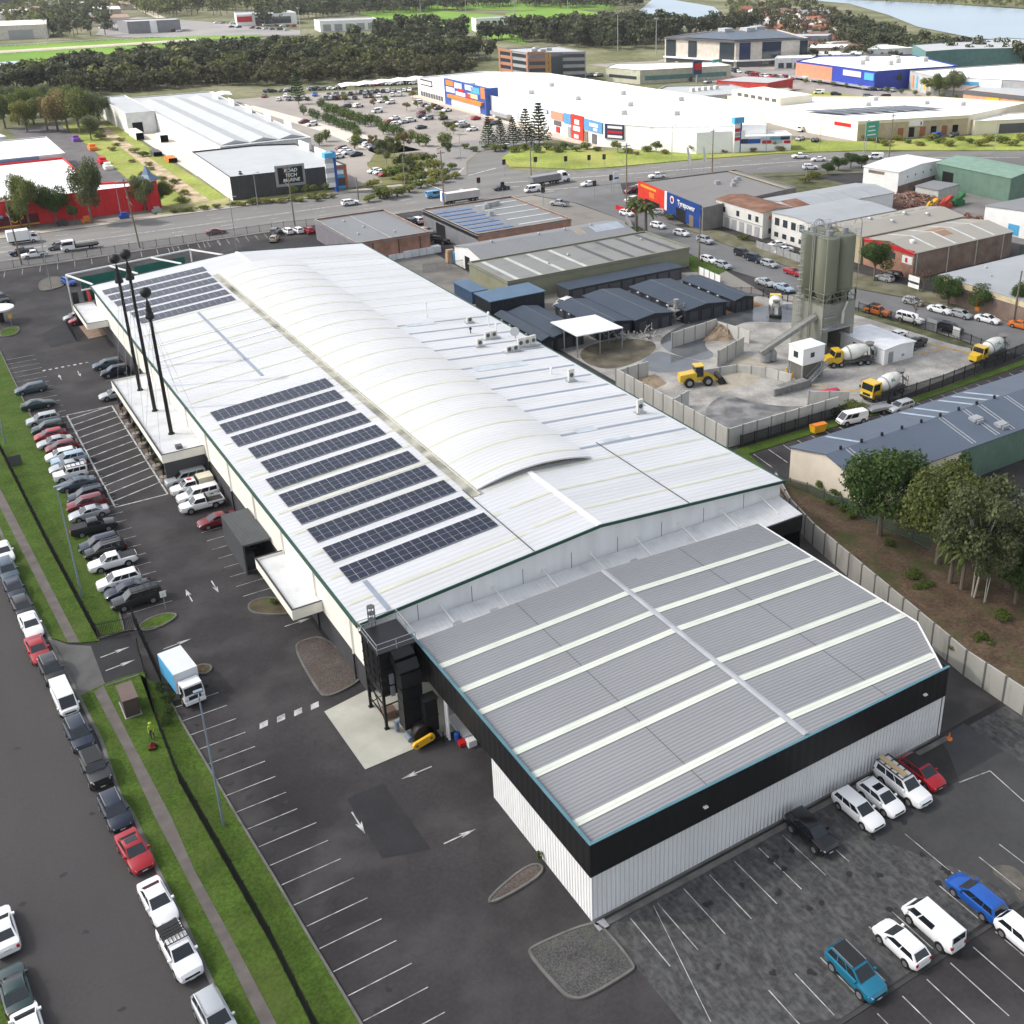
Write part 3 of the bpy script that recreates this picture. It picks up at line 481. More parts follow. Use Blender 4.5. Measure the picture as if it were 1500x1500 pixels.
# the vault over the centre
VX0, VX1, VY0, VY1 = 47.7, 62.7, 100.0, 203.0
m = MB(); N = 20
top = [(VX0+(VX1-VX0)*i/N, 9.95+1.05*(1-(2*i/N-1)**2)) for i in range(N+1)]
for i in range(N):
    (xa, za), (xb, zb) = top[i], top[i+1]
    m.quad((xa,VY0,za),(xb,VY0,zb),(xb,VY1,zb),(xa,VY1,za)); m.quad((xb,VY0,zb-.18),(xa,VY0,za-.18),(xa,VY1,za-.18),(xb,VY1,zb-.18))
    m.quad((xa,VY0,za-.18),(xb,VY0,zb-.18),(xb,VY0,zb),(xa,VY0,za)); m.quad((xb,VY1,zb-.18),(xa,VY1,za-.18),(xa,VY1,za),(xb,VY1,zb))
for x, z in (top[0], top[-1]): m.quad((x,VY0,z-.18),(x,VY1,z-.18),(x,VY1,z),(x,VY0,z))
VLT = part('curved_roof', m, VAULTW, WH, smooth=True, ang=50)
for k in range(20):
    y = 102.0+k*5.32
    if y > 202: break
    m = MB()
    for i in range(N):
        (xa, za), (xb, zb) = top[i], top[i+1]; m.quad((xa,y,za+.025),(xb,y,zb+.025),(xb,y+.4,zb+.025),(xa,y+.4,za+.025))
    part('rib_sheet', m, RIB, VLT, top=WH, smooth=True, ang=50)
m = MB()
for i in range(1, N):
    (xa, za), (xb, zb) = top[i-1], top[i]
    for y in (VY0+.9, VY1-.9): m.quad((xa,y,zr(xa)-.3),(xb,y,zr(xb)-.3),(xb,y,zb-.15),(xa,y,za-.15))
for x in (VX0+.35, VX1-.35): m.box(x-.05, x+.05, VY0+.9, VY1-.9, zr(x)-.2, 9.9)
part('louvre_wall', m, mat('brown_louvre', (0.24, 0.2, 0.165), 0.8, corr=('x', 0.5, 0.06), var=0.2, vs=1), WH)
m = MB(); m.quad((46.6,VY0-1,zr(46.6)+.05),(48,VY0-1,zr(48)+.05),(48,VY1,zr(48)+.05),(46.6,VY1,zr(46.6)+.05)); part('box_gutter', m, mat('stained_gutter', (0.4, 0.385, 0.33), 0.8, var=0.3, vs=0.6, dirt=0.95, ds=0.2, dc=(0.12, 0.115, 0.09)), RF, top=WH)
m = MB(); m.beam((VX0-.2, VY0-1, 9.85), (VX0-.2, VY1, 9.85), 0.1, 0.1); part('roof_pipe', m, RIB, RF, top=WH)
# green trim
m = MB(); m.box(WX0-.5, WX0-.26, WY0-.3, WY1+.3, 7.85, 8.16); m.box(WX1+.26, WX1+.5, WY0-.3, WY1+.3, 7.85, 8.16); part('gutter', m, GREENP, WH)
for y in (WY0-.38, WY1+.38): part('barge_board', MB().beam((WX0-.3, y, zr(WX0-.3)-.02), (WXR, y, zr(WXR)-.02), .14, .32).beam((WXR, y, zr(WXR)-.02), (WX1+.3, y, zr(WX1+.3)-.02), .14, .32), GREENP, WH)
for k in range(10):
    y = 88+k*10.2; m = MB(); m.cyl((WX0-.12, y, 0.1), (WX0-.12, y, 3.1), .09, n=8); m.cyl((WX0-.12, y, 3.1), (WX0-.12, y, 7.9), .09, n=8, m=1); part('downpipe', m, [BLACK, CREAM], WH)
# solar arrays: rows of dark panels on pale rails
def solar(xa, xb, y, deep, nx, ny=3):
    m = MB(); zz = lambda x: zr(x)+.14
    m.add([(xa,y,zz(xa)),(xb,y,zz(xb)),(xb,y+deep,zz(xb)),(xa,y+deep,zz(xa)),(xa,y,zz(xa)-.06),(xb,y,zz(xb)-.06),(xb,y+deep,zz(xb)-.06),(xa,y+deep,zz(xa)-.06)], [(0,1,2,3),(0,4,5,1),(1,5,6,2),(2,6,7,3),(3,7,4,0)], 1)
    dx = (xb-xa)/nx; dy = deep/ny
    for i in range(nx):
        for j in range(ny):
            a, b, c, d = xa+i*dx+.03, xa+(i+1)*dx-.03, y+j*dy+.035, y+(j+1)*dy-.035
            m.quad((a,c,zz(a)+.012),(b,c,zz(b)+.012),(b,d,zz(b)+.012),(a,d,zz(a)+.012))
    part('solar_array', m, [SOLAR, mat('panel_frame', (0.34, 0.35, 0.38), 0.4, metal=0.3)], WH)
for k, (xa, xb) in enumerate(((29.6,46),(29.6,45.8),(29.6,45.8),(29.5,45.7),(29.6,45.6),(29.6,45.5),(30.5,45.4),(30.4,45.3),(29.6,45.2),(29.5,45.3),(29.6,45.7))): solar(xa, xb, 91.9+k*4.73, 3.3, 17)
for k, (xa, xb) in enumerate(((30.3,45.9),(30.0,46),(29.6,46),(29.0,46.2),(28.8,46.3),(28.6,46.6))): solar(xa, xb, 186.0+k*4.15, 2.7, 15)
# awnings on the long side
def awning(x0, x1, y0, y1, z0, z1, name='awning'):
    m = MB(); r = .14; m.box(x0+r, x1, y0+r, y1-r, z1-.35, z1-.25, 1); m.box(x0, x0+r, y0, y1, z0, z1); m.box(x0+r, x1, y0, y0+r, z0, z1); m.box(x0+r, x1, y1-r, y1, z0, z1)
    for (a, b, c, d) in ((x0-.03, x0+r+.03, y0-.03, y1+.03),): m.box(a, b, c, d, z1, z1+.06, 2)
    m.box(x0+r, x1, y0-.03, y0+r+.02, z1+.001, z1+.055, 2); m.box(x0+r, x1, y1-r-.02, y1+.03, z1+.001, z1+.055, 2)
    return part(name, m, [CREAM, mat('awning_deck', (0.62, 0.63, 0.64), 0.6, var=0.06, vs=0.7, dirt=0.4, ds=0.6, dc=(0.4, 0.39, 0.36)), CHAR], WH)
A1 = awning(22.4, 27.85, 141.0, 173.0, 3.4, 4.6, 'entrance_canopy'); A2 = awning(24.3, 27.85, 203.6, 217.0, 3.4, 4.5); A3 = awning(24.7, 27.85, 96.4, 108.6, 3.3, 4.5)
m = MB(); m.box(22.6, 27.8, 141.1, 141.4, 0, 3.4); m.box(24.5, 27.8, 168, 168.4, 0, 3.4); part('canopy_wall', m, DARKBASE, WH)
for y in (143.5, 150, 157, 164, 171.5): part('canopy_post', MB().box(22.6, 22.8, y-.1, y+.1, 0, 3.4), CHAR, WH)
m = MB(); m.box(24.6, 27.8, 113.2, 121.8, 3.6, 3.85); m.box(24.6, 24.8, 113.2, 121.8, 0, 3.6); m.box(24.8, 27.8, 121.6, 121.8, 0, 3.6); m.box(24.85, 26.2, 115, 120, 0, 1.6); part('service_enclosure', m, mat('slate_cladding', (0.075, 0.08, 0.085), 0.5, corr=('y', 0.3, 0.03)), WH)
part('canopy_vent', MB().box(24.6, 25.4, 142.2, 143.0, 4.3, 4.8), DKGREY, WH)
for y, h in ((147.9, 24.5), (157.4, 27.4), (166.8, 24.6)):
    ma = thing('ball_topped_mast', {147.9: 'black mast with a ball top, nearest of the three rising from the canopy', 157.4: 'tallest black ball-topped mast, in the middle of the three', 166.8: 'farthest of the three black ball-topped masts on the canopy'}[y], 'mast', (25.3, y, 4.26), group='ball-topped masts on the canopy')
    m = MB(); m.cyl((25.3,y,4.26),(25.3,y,h-2.6),.27,.2,12); m.cyl((25.3,y,4.26),(25.3,y,4.5),.5,.4,12); part('pole', m, BLACK, ma, smooth=True)
    m = MB(); m.lathe([(.55,-3.6),(.6,-3.4),(.5,-3.1),(.36,-2.6),(.42,-2.5),(.06,-.9),(.06,-.6)], (25.3,y,h), n=12); part('spike', m, BLACK, ma, smooth=True)
    m = MB(); m.lathe([(.02,-.72)]+[(.72*math.sin(a), -.72*math.cos(a)) for a in np.linspace(.15, 3.0, 10)]+[(.02,.72)], (25.3,y,h-.1), n=16); part('ball', m, BLACK, ma, smooth=True)
    for dx, dy in ((2.6,5),(2.6,-5),(-2.4,4),(-2.4,-4)): part('guy_wire', MB().cyl((25.3,y,h-3.4),(25.3+dx,y+dy,4.3 if dx < 0 else 8.2),.018,n=4), GREY, ma)
# front display frame beyond the far gable
FRM = thing('banner_frame', 'white tubular frame with green and red banners at the far corner of the warehouse', 'banner frame', (35, 219, 0))
m = MB(); zf = 8.3
for a, b in (((25,224,zf),(49,229,zf)),((25,224,zf),(28,214.5,zf)),((33,225.7,zf),(36,215,zf+.6)),((41,227.3,zf),(44,215,zf+1.2)),((49,229,zf),(52,215,zf+1.6)),((25,224,zf),(25,224,0)),((49,229,zf),(49,229,0)),((26.5,219,zf-2),(49,222,zf-2))): m.beam(a, b, .25)
part('frame', m, WHITE, FRM)
m = MB(); m.quad((27,222,3.2),(36,223.6,3.2),(36,223.8,7.9),(27,222.2,7.9)); m.quad((37,223.7,3.2),(47,225.6,3.2),(47,225.8,7.9),(37,223.9,7.9)); part('green_banner', m, mat('green_banner', (0.01, 0.13, 0.1), 0.7), FRM)
m = MB(); m.quad((28.3,216.5,3.2),(39,218.0,3.2),(39,218.2,5.6),(28.3,216.7,6.4)); m.quad((27.6,217,2.2),(27.6,222,2.2),(27.6,222,6.2),(27.6,217,6.2)); part('red_banner', m, mat('red_banner', (0.3, 0.01, 0.015), 0.7), FRM)
part('dark_post', MB().box(24.6, 25.6, 217.6, 219.4, 0, 6.5), BLACK, FRM)
m = MB(); m.box(47, 56, 226.5, 229.0, 2.6, 5.0); tr = solo('mural_container', m, mat('mural_paint', (0.3, 0.22, 0.24), 0.6, var=0.9, vs=0.6, dirt=0.9, ds=0.4, dc=(0.05, 0.3, 0.32)), 'long box painted with a red and teal mural behind the banner frame', 'container')
# plant on the roof
def aircon(x, y, n, label, h=1.1):
    z = zr(x)+.16; t = thing('rooftop_unit', label, 'air conditioner', (x, y, z-.1), group='air conditioners on the warehouse roof')
    m = MB(); m.box(x-.75*n, x+.75*n, y-.5, y+.5, z-.14, z+.04); part('base', m, GALV, t)
    for i in range(n):
        c = x+(i-(n-1)/2)*1.1; m = MB(); m.box(c-.45, c+.45, y-.22, y+.22, z+.04, z+h); m.cyl((c, y-.22, z+h*.5), (c, y-.25, z+h*.5), .32, n=12, m=1); part('condenser', m, [mat('beige_unit', (0.6, 0.59, 0.55), 0.5), DKGREY], t)
aircon(73.8, 146.5, 2, 'twin beige air conditioner on the white roof, second farthest of the units'); aircon(74.6, 155.4, 1, 'small single air conditioner, farthest on the white roof', .9)
aircon(77.0, 140.8, 3, 'group of three air conditioners near the right edge of the roof', 1.5); aircon(73.8, 139.6, 2, 'low pair of air conditioners left of the group of three', .8)
aircon(75.0, 124.6, 1, 'tall single air conditioner midway along the right roof slope', 1.7); aircon(76.8, 110.2, 1, 'tall single air conditioner nearest the camera on the right roof slope', 1.8); aircon(70.4, 143.6, 1, 'lone air conditioner farthest from the roof edge', 1.1)
for i, (x, y, h, lb) in enumerate(((69.5, 160.5, 2.4, 'thin white flue farthest along the right roof slope'), (76.6, 152.5, 2.2, 'hooked white flue at the green gutter'), (75.4, 147.6, 1.8, 'short flue with a dish beside the twin air conditioner'), (72.2, 150.2, .7, 'black roof cowl left of the twin air conditioner'), (74.0, 128.3, .8, 'white whirlybird vent on the right roof slope'))):
    z = zr(x); m = MB(); m.cyl((x,y,z),(x,y,z+h),.09,n=8); m.cyl((x,y,z+h),(x,y,z+h+.3),.26,.12,n=10); solo('roof_flue', m, BLACK if i == 3 else WHITE, lb, 'flue', 'flues on the warehouse roof')
m = MB(); m.lathe([(.02,0),(.5,.08),(.75,.25)], (77.6,145.5,zr(77.6)+1.0), axis=(-.6,-.6,.4), n=14); m.cyl((77.6,145.5,zr(77.6)),(77.6,145.5,zr(77.6)+1.0),.06); solo('satellite_dish', m, GREY, 'round grey dish standing near the air conditioners', 'satellite dish')
# lean-to between the two roofs
m = MB(); m.add([(31.6,81.2,5.7),(79.2,81.2,5.7),(79.2,85.25,6.25),(31.6,85.25,6.25),(31.6,81.2,5.6),(79.2,81.2,5.6),(79.2,85.25,6.15),(31.6,85.25,6.15)], [(0,1,2,3),(7,6,5,4),(0,4,5,1),(1,5,6,2),(3,2,6,7)]); part('lean_to_roof', m, mat('lean_to_sheet', (0.72, 0.72, 0.72), 0.5, var=0.1, vs=0.5, corr=('x', 0.5, 0.012), dirt=0.5, ds=0.5, dc=(0.4, 0.39, 0.38)), WH)
m = MB(); m.box(73, 79.1, 81.0, 81.15, 3.8, 5.6); m.box(79.0, 79.2, 81.2, 85.2, 0, 5.6); part('lean_to_fascia', m, BLACK, WH)
for k in range(8): x = 36+k*5.75; part('roof_brace', MB().cyl((x, 85.2, 7.1), (x+.4, 82.4, 6.0), .06, n=6).box(x-.2, x+.2, 85.15, 85.29, 6.9, 7.3), WHITE, WH)
for x in (36.5, 40.5, 57.0): part('roof_vent', MB().box(x-.4, x+.4, 82.3, 82.9, 5.8, 6.35), GALV, WH)

# ================================================================== THE ANNEX in front
AN = thing('annex_building', 'grey-roofed annex with white skylight strips, black fascia and white ribbed walls', 'warehouse', (51, 66, 0))
FP = [(31.4, 50.9), (68.2, 50.9), (72.2, 57.8), (72.2, 80.9), (31.4, 80.9)]
m = MB(); m.box(31.4, 68.2, 50.9, 51.1, 0, 4.75); m.box(31.4, 31.6, 51.1, 66.3, 0, 4.75); part('ribbed_wall', m, CORRW, AN)
m = MB(); m.add([(68.2,50.9,0),(72.2,57.8,0),(72.2,57.8,6.5),(68.2,50.9,7.0)], [(0,1,2,3)]); m.box(72.0, 72.2, 57.8, 80.9, 0, 6.5); part('side_wall', m, CORRW, AN)
m = MB(); m.box(31.2, 68.4, 50.7, 50.86, 4.6, 7.7); m.box(31.2, 31.36, 50.86, 81.6, 4.6, 7.7); m.box(68.24, 68.4, 50.86, 51.3, 4.6, 7.7); part('fascia', m, mat('black_fascia', (0.011, 0.011, 0.012), 0.45, var=0.2, vs=0.3, corr=('w', 0.9, 0.008)), AN)
m = MB(); m.box(31.15, 68.45, 50.65, 50.88, 7.7, 7.76); m.box(31.15, 31.4, 50.88, 81.6, 7.7, 7.76); part('capping', m, mat('dull_teal', (.09,.2,.24), .5), AN)
AXR = 52.0
def za(x): return 7.62 - (AXR-x)*0.022 if x < AXR else 7.62 - (x-AXR)*0.05
m = MB(); m.add([(31.5,51,za(31.5)),(AXR,51,za(AXR)),(AXR,81.1,za(AXR)),(31.5,81.1,za(31.5)),(68.2,51,za(68.2)),(72.5,58,za(72.5)),(72.5,81.1,za(72.5)), (68.2,51,za(68.2)-.2),(72.5,58,za(72.5)-.2),(72.5,81.1,za(72.5)-.2),(31.5,81.1,za(31.5)-.5),(AXR,81.1,za(AXR)-.5)],
    [(0,1,2,3),(1,4,5,6,2),(4,7,8,5),(5,8,9,6),(3,2,11,10),(2,6,9,11)]); AR = part('roof', m, GREYROOF, AN)
for y in (76.2, 72.1, 68.6, 62.7, 59.6, 53.5):
    x1 = 72.4 if y > 58 else 69.7; m = MB()
    for a, b in ((31.6, AXR-.2), (AXR+.2, x1)): m.quad((a,y-.38,za(a)+.05),(b,y-.38,za(b)+.05),(b,y+.38,za(b)+.05),(a,y+.38,za(a)+.05))
    part('rooflight', m, mat('milky_rooflight', (0.63, 0.655, 0.575), 0.5, var=0.08, vs=0.4, corr=('y', 0.38, 0.015)), AR, top=AN)
m = MB(); m.add([(AXR-.3,51.05,za(AXR)+.06),(AXR,51.05,za(AXR)+.12),(AXR+.3,51.05,za(AXR)+.06),(AXR-.3,81,za(AXR)+.06),(AXR,81,za(AXR)+.12),(AXR+.3,81,za(AXR)+.06)], [(0,1,4,3),(1,2,5,4)]); part('ridge_cap', m, mat('ridge_metal', (0.42, 0.43, 0.45), 0.45, metal=.2), AR, top=AN)
m = MB()
for x in (42.0, 61.5): m.box(x-.03, x+.03, 51.1, 81, za(x)+.005, za(x)+.02)
part('sheet_joint', m, DKGREY, AR, top=AN)
m = MB(); m.beam((72.55,58,za(72.5)),(72.55,81,za(72.5)),.14,.16); m.beam((68.3,51,za(68.2)),(72.55,58,za(72.5)),.14,.16); part('edge_flashing', m, WHITE, AR, top=AN)
# recessed loading side
m = MB(); m.box(33.5, 33.7, 66.3, 81, 0, 4.75); m.box(31.6, 33.5, 66.3, 66.5, 0, 4.75); m.box(31.5, 33.4, 66.6, 76, 4.45, 4.6, 1); part('recess_wall', m, [mat('shed_grey', (0.12, 0.12, 0.125), 0.6, corr=('y', .3, .03)), WHITE], AN)
part('roller_door', MB().box(33.42, 33.5, 76.5, 80.5, 0, 4.2), mat('door_grey', (0.2, 0.2, 0.21), 0.5, corr=('z', 0.25, 0.03)), AN)
part('white_beam', MB().box(31.6, 31.75, 75.5, 81, 4.2, 4.6), WHITE, AN)
for y in (75.4, 75.0): part('downpipe', MB().cyl((31.5,y,0),(31.5,y,4.6),.12,n=8), WHITE, AN)
for x, z in ((41.5, 5.9), (65.5, 6.0)): part('camera_light', MB().box(x-.18, x+.18, 50.45, 50.7, z, z+.1), WHITE, AN)
part('camera_light', MB().box(68.4, 68.75, 51.4, 51.7, 6.2, 6.5), WHITE, AN); part('downpipe', MB().cyl((68.55,50.95,0),(68.55,50.95,7.2),.1,n=8), WHITE, AN)
part('plinth', MB().box(31.2, 68.4, 50.72, 50.88, 0, .16), KERB, AN); part('sump_lid', MB().box(31.3, 32.2, 49.8, 50.6, .13, .2), GALV, AN)
m = MB(); m.box(32.4, 33.3, 74.0, 77.5, .25, .5); m.box(32.4, 33.2, 72.9, 73.6, 0, .7); solo('pallet_stack', m, WHITE, 'white boards and a crate lying in the open loading recess', 'boards')
m = MB(); m.lathe([(.25,0),(.28,.1),(.28,.8),(.2,.95)], (32.0,74.4,0.08), n=10); m.box(31.8,32.4,73.4,74.0,.08,.5,1); solo('drum', m, [BLUE, RED], 'blue drum and red box beside the downpipes', 'drum')

# ================================================================== DUST COLLECTOR
DC = thing('dust_collector', 'tall black dust collector on legs with a yellow-guarded fan, beside the annex fascia', 'dust collector', (28.6, 80, .07))
m = MB(); m.box(27.3, 30.6, 79.4, 83.4, 3.6, 8.3); m.box(27.1, 30.8, 79.2, 83.6, 8.3, 8.45); m.lathe([(1.9, 4.4),(.5, 2.6)], (28.9,81.6,0), n=4); part('hopper', m, mat('black_steel', (0.013, 0.013, 0.014), 0.4, corr=('z', 0.9, 0.03)), DC)
for x in (27.35, 30.5):
    for y in (79.5, 83.3): part('leg', MB().box(x-.12, x+.12, y-.12, y+.12, .07, 4.4).box(x-.22, x+.22, y-.22, y+.22, .07, .12), BLACK, DC)
m = MB()
for z in (1.2, 2.6, 3.9): m.beam((27.35,79.5,z),(27.35,83.3,z),.1); m.beam((27.35,79.5,z),(30.5,79.5,z),.1) if z > 1.5 else None
m.beam((27.35,79.5,.5),(27.35,83.3,3.9),.08); m.beam((27.35,83.3,.5),(27.35,79.5,3.9),.08)
for y in (79.6, 80.8, 82, 83.2): m.beam((27.2,y,4.5),(27.2,y,8.3),.09)
for z in (5.4, 6.4, 7.4): m.beam((27.2,79.4,z),(27.2,83.4,z),.09)
part('bracing', m, BLACK, DC)
m = MB()
for z in (8.95, 9.5):
    for a, b in (((27.1,79.2),(30.8,79.2)),((30.8,79.2),(30.8,83.6)),((30.8,83.6),(27.1,83.6)),((27.1,83.6),(27.1,79.2))): m.cyl((*a,z),(*b,z),.035,n=6)
for x, y in ((27.1,79.2),(28.95,79.2),(30.8,79.2),(30.8,81.4),(30.8,83.6),(27.1,83.6),(27.1,81.4)): m.cyl((x,y,8.45),(x,y,9.5),.035,n=6)
part('guard_rail', m, GREY, DC)
m = MB()
for k in range(6):
    a = k*PI/3; m.cyl((28.6+.35*math.cos(a), 84+.35*math.sin(a), 8.4), (28.6+.35*math.cos(a), 84+.35*math.sin(a), 10.4), .03, n=5)
for z in (8.9, 9.6, 10.3): m.lathe([(.34,z),(.38,z),(.38,z+.05),(.34,z+.05)], (28.6,84,0), n=12)
part('ladder_cage', m, DKGREY, DC)
def duct(pts, w, d):
    m = MB()
    for a, b in zip(pts[:-1], pts[1:]): m.beam(a, b, w, d)
    return m
m = duct([(29.2,79.2,8.0),(29.2,78.3,7.6),(29.2,77.7,6.8),(29.1,77.4,5.6),(29.0,77.3,1.4)], 1.9, 1.25)
for z in (2.2, 3.3, 4.4, 5.5): m.box(28.08, 30.0, 76.68, 77.92, z, z+.1)
DU = part('duct', m, mat('black_duct', (0.012, 0.012, 0.013), 0.35, var=.2, vs=1), DC)
part('discharge_stack', MB().box(29.7, 30.9, 75.7, 76.7, 1.0, 4.4).box(29.6, 31.0, 75.6, 76.8, 4.4, 4.55).box(29.65, 30.95, 75.65, 76.75, 2.6, 2.7), BLACK, DC)
m = MB(); m.lathe([(.95,0),(1.0,.1),(1.0,.8),(.95,.9)], (29.4,76.6,1.05), axis=(0,-1,0), n=18); m.box(28.6,30.9,75.3,76.9,.07,.3); part('fan_housing', m, BLACK, DC, smooth=True)
m = MB(); c0 = (28.4,75.35,.65); c1 = (29.8,75.35,.95)
for c in (c0, c1): m.cyl(c, (c[0],75.05,c[2]), .36, n=16)
m.beam((c0[0],75.2,c0[2]), (c1[0],75.2,c1[2]), .28, .7)
BG = part('belt_guard', m, YELLOW, DC, smooth=True)
m = MB()
for c in (c0, c1): m.cyl((c[0],75.04,c[2]), (c[0],75.02,c[2]), .12, n=10)
part('hub_plate', m, DKGREY, BG, top=DC)
m = MB(); m.cyl((28.3,76.2,.6),(28.3,77.2,.6),.28,n=12); m.cyl((28.0,78.6,1.2),(28.6,77.6,2.2),.22,n=10); m.cyl((28.0,78.6,.2),(28.0,78.6,1.2),.22,n=10); part('motor', m, mat('blue_grey_motor', (0.16, 0.2, 0.25), 0.5), DC)
part('control_box', MB().box(28.0, 28.4, 79.15, 79.35, 4.9, 5.9).box(28.0, 28.4, 79.15, 79.35, 3.6, 4.6), GREY, DC)
for i, (x, y) in enumerate(((28.2, 80.4), (28.6, 81.2), (28.9, 78.7))): pass
m = MB(); m.box(27.7, 28.9, 80.4, 81.8, .07, .2); m.box(27.8,28.8,80.5,81.7,.2,.9,1); solo('pallet', m, [mat('pallet_wood', (0.3, 0.2, 0.12), 0.8), mat('brown_bags', (0.2, 0.13, 0.1), 0.8)], 'timber pallet with brown sacks under the dust collector', 'pallet')
m = MB(); m.cyl((30.9,75.0,.07),(30.9,75.0,1.1),.08,n=8); solo('bollard', m, BLACK, 'short black bollard at the edge of the concrete pad', 'bollard')
m = MB(); m.lathe([(.32,0),(.3,.06),(.14,.08),(.03,.7)], (*G(1390,1083),.05), n=12); solo('traffic_cone', m, ORANGE, 'orange cone on the asphalt right of the annex corner', 'cone')
# ================================================================== VEHICLES
TYRE = flat('tyre_rubber', (0.018, 0.018, 0.018), 0.85); RIM = flat('alloy_rim', (0.32, 0.32, 0.33), 0.35, metal=0.6); CGLASS = mat('car_glass', (0.012, 0.016, 0.02), 0.05, var=0, spec=0.6); TRIM = flat('black_trim', (0.02, 0.02, 0.021), 0.5)
LAMP = mat('lamp_lens', (0.62, 0.64, 0.66), 0.15, var=0, spec=0.7); TAIL = mat('tail_lens', (0.35, 0.01, 0.01), 0.2, var=0); PLATE = flat('number_plate', (0.6, 0.6, 0.5), 0.5); TRAYM = flat('tray_floor', (0.05, 0.05, 0.052), 0.7)
PAINT = {'white': (0.8, 0.8, 0.8), 'silver': (0.42, 0.44, 0.46), 'grey': (0.16, 0.17, 0.18), 'black': (0.007, 0.007, 0.008), 'red': (0.33, 0.008, 0.016), 'maroon': (0.16, 0.012, 0.02), 'blue': (0.015, 0.1, 0.42),
         'navy': (0.006, 0.013, 0.032), 'teal': (0.01, 0.16, 0.26), 'slate': (0.065, 0.095, 0.125), 'green': (0.012, 0.036, 0.036), 'orange': (0.62, 0.16, 0.02), 'yellow': (0.7, 0.45, 0.02), 'charcoal': (0.018, 0.019, 0.021), 'skyblue': (0.36, 0.46, 0.55), 'cream': (0.7, 0.66, 0.5), 'paleblue': (0.1, 0.32, 0.55), 'tan': (0.4, 0.33, 0.24)}
CGLASS.node_tree.nodes['Principled BSDF'].inputs['IOR'].default_value = 1.6
def paint(c): return mat('car_paint_'+c, PAINT[c], 0.3, var=0, metal=0.25 if c in ('silver','grey','slate','skyblue','blue','teal') else 0.0, spec=0.4, coat=0.45)
# per kind: length, width, height, side profile of the bonnet/boot deck, cabin base (rear, front) and roof (rear, front)
KIND = {
 'sedan': dict(L=4.75, W=1.82, H=1.44, deck=[(-.5,.78),(-.47,.98),(-.32,1.02),(.18,.98),(.30,.94),(.44,.80),(.5,.62)], cab=(-.36,.24), roof=(-.19,.04), win=2),
 'hatch': dict(L=4.25, W=1.78, H=1.48, deck=[(-.5,.80),(-.485,1.0),(-.36,1.03),(.2,1.0),(.33,.95),(.45,.80),(.5,.62)], cab=(-.49,.28), roof=(-.37,.06), win=2),
 'wagon': dict(L=4.75, W=1.82, H=1.5, deck=[(-.5,.80),(-.485,1.0),(-.36,1.02),(.2,.99),(.32,.94),(.45,.80),(.5,.62)], cab=(-.49,.26), roof=(-.41,.06), win=3),
 'suv': dict(L=4.65, W=1.88, H=1.7, deck=[(-.5,.85),(-.49,1.12),(-.36,1.15),(.2,1.12),(.32,1.06),(.46,.95),(.5,.72)], cab=(-.49,.27), roof=(-.41,.08), win=3),
 'jeep': dict(L=4.3, W=1.86, H=1.84, deck=[(-.5,.8),(-.495,1.2),(-.36,1.22),(.15,1.2),(.2,1.18),(.47,1.12),(.49,.8)], cab=(-.495,.17), roof=(-.485,.09), win=3),
 'ute': dict(L=5.3, W=1.86, H=1.78, deck=[(-.5,.8),(-.495,1.16),(-.36,1.16),(.2,1.14),(.28,1.1),(.46,1.0),(.5,.75)], cab=(-.14,.25), roof=(-.12,.1), win=2),
 'canopy_ute': dict(L=5.3, W=1.86, H=1.8, deck=[(-.5,.8),(-.495,1.16),(-.36,1.16),(.2,1.14),(.28,1.1),(.46,1.0),(.5,.75)], cab=(-.49,.25), roof=(-.47,.1), win=3),
 'tray_ute': dict(L=5.4, W=1.84, H=1.78, deck=[(-.5,.55),(-.495,.75),(-.13,.78),(-.11,1.12),(.24,1.12),(.3,1.08),(.47,1.0),(.5,.75)], cab=(-.105,.27), roof=(-.09,.12), win=1),
 'van': dict(L=4.75, W=1.74, H=1.98, deck=[(-.5,.8),(-.495,1.15),(-.36,1.15),(.3,1.12),(.4,1.05),(.48,.9),(.5,.7)], cab=(-.495,.45), roof=(-.48,.27), win=1),
}
MESHC = {}
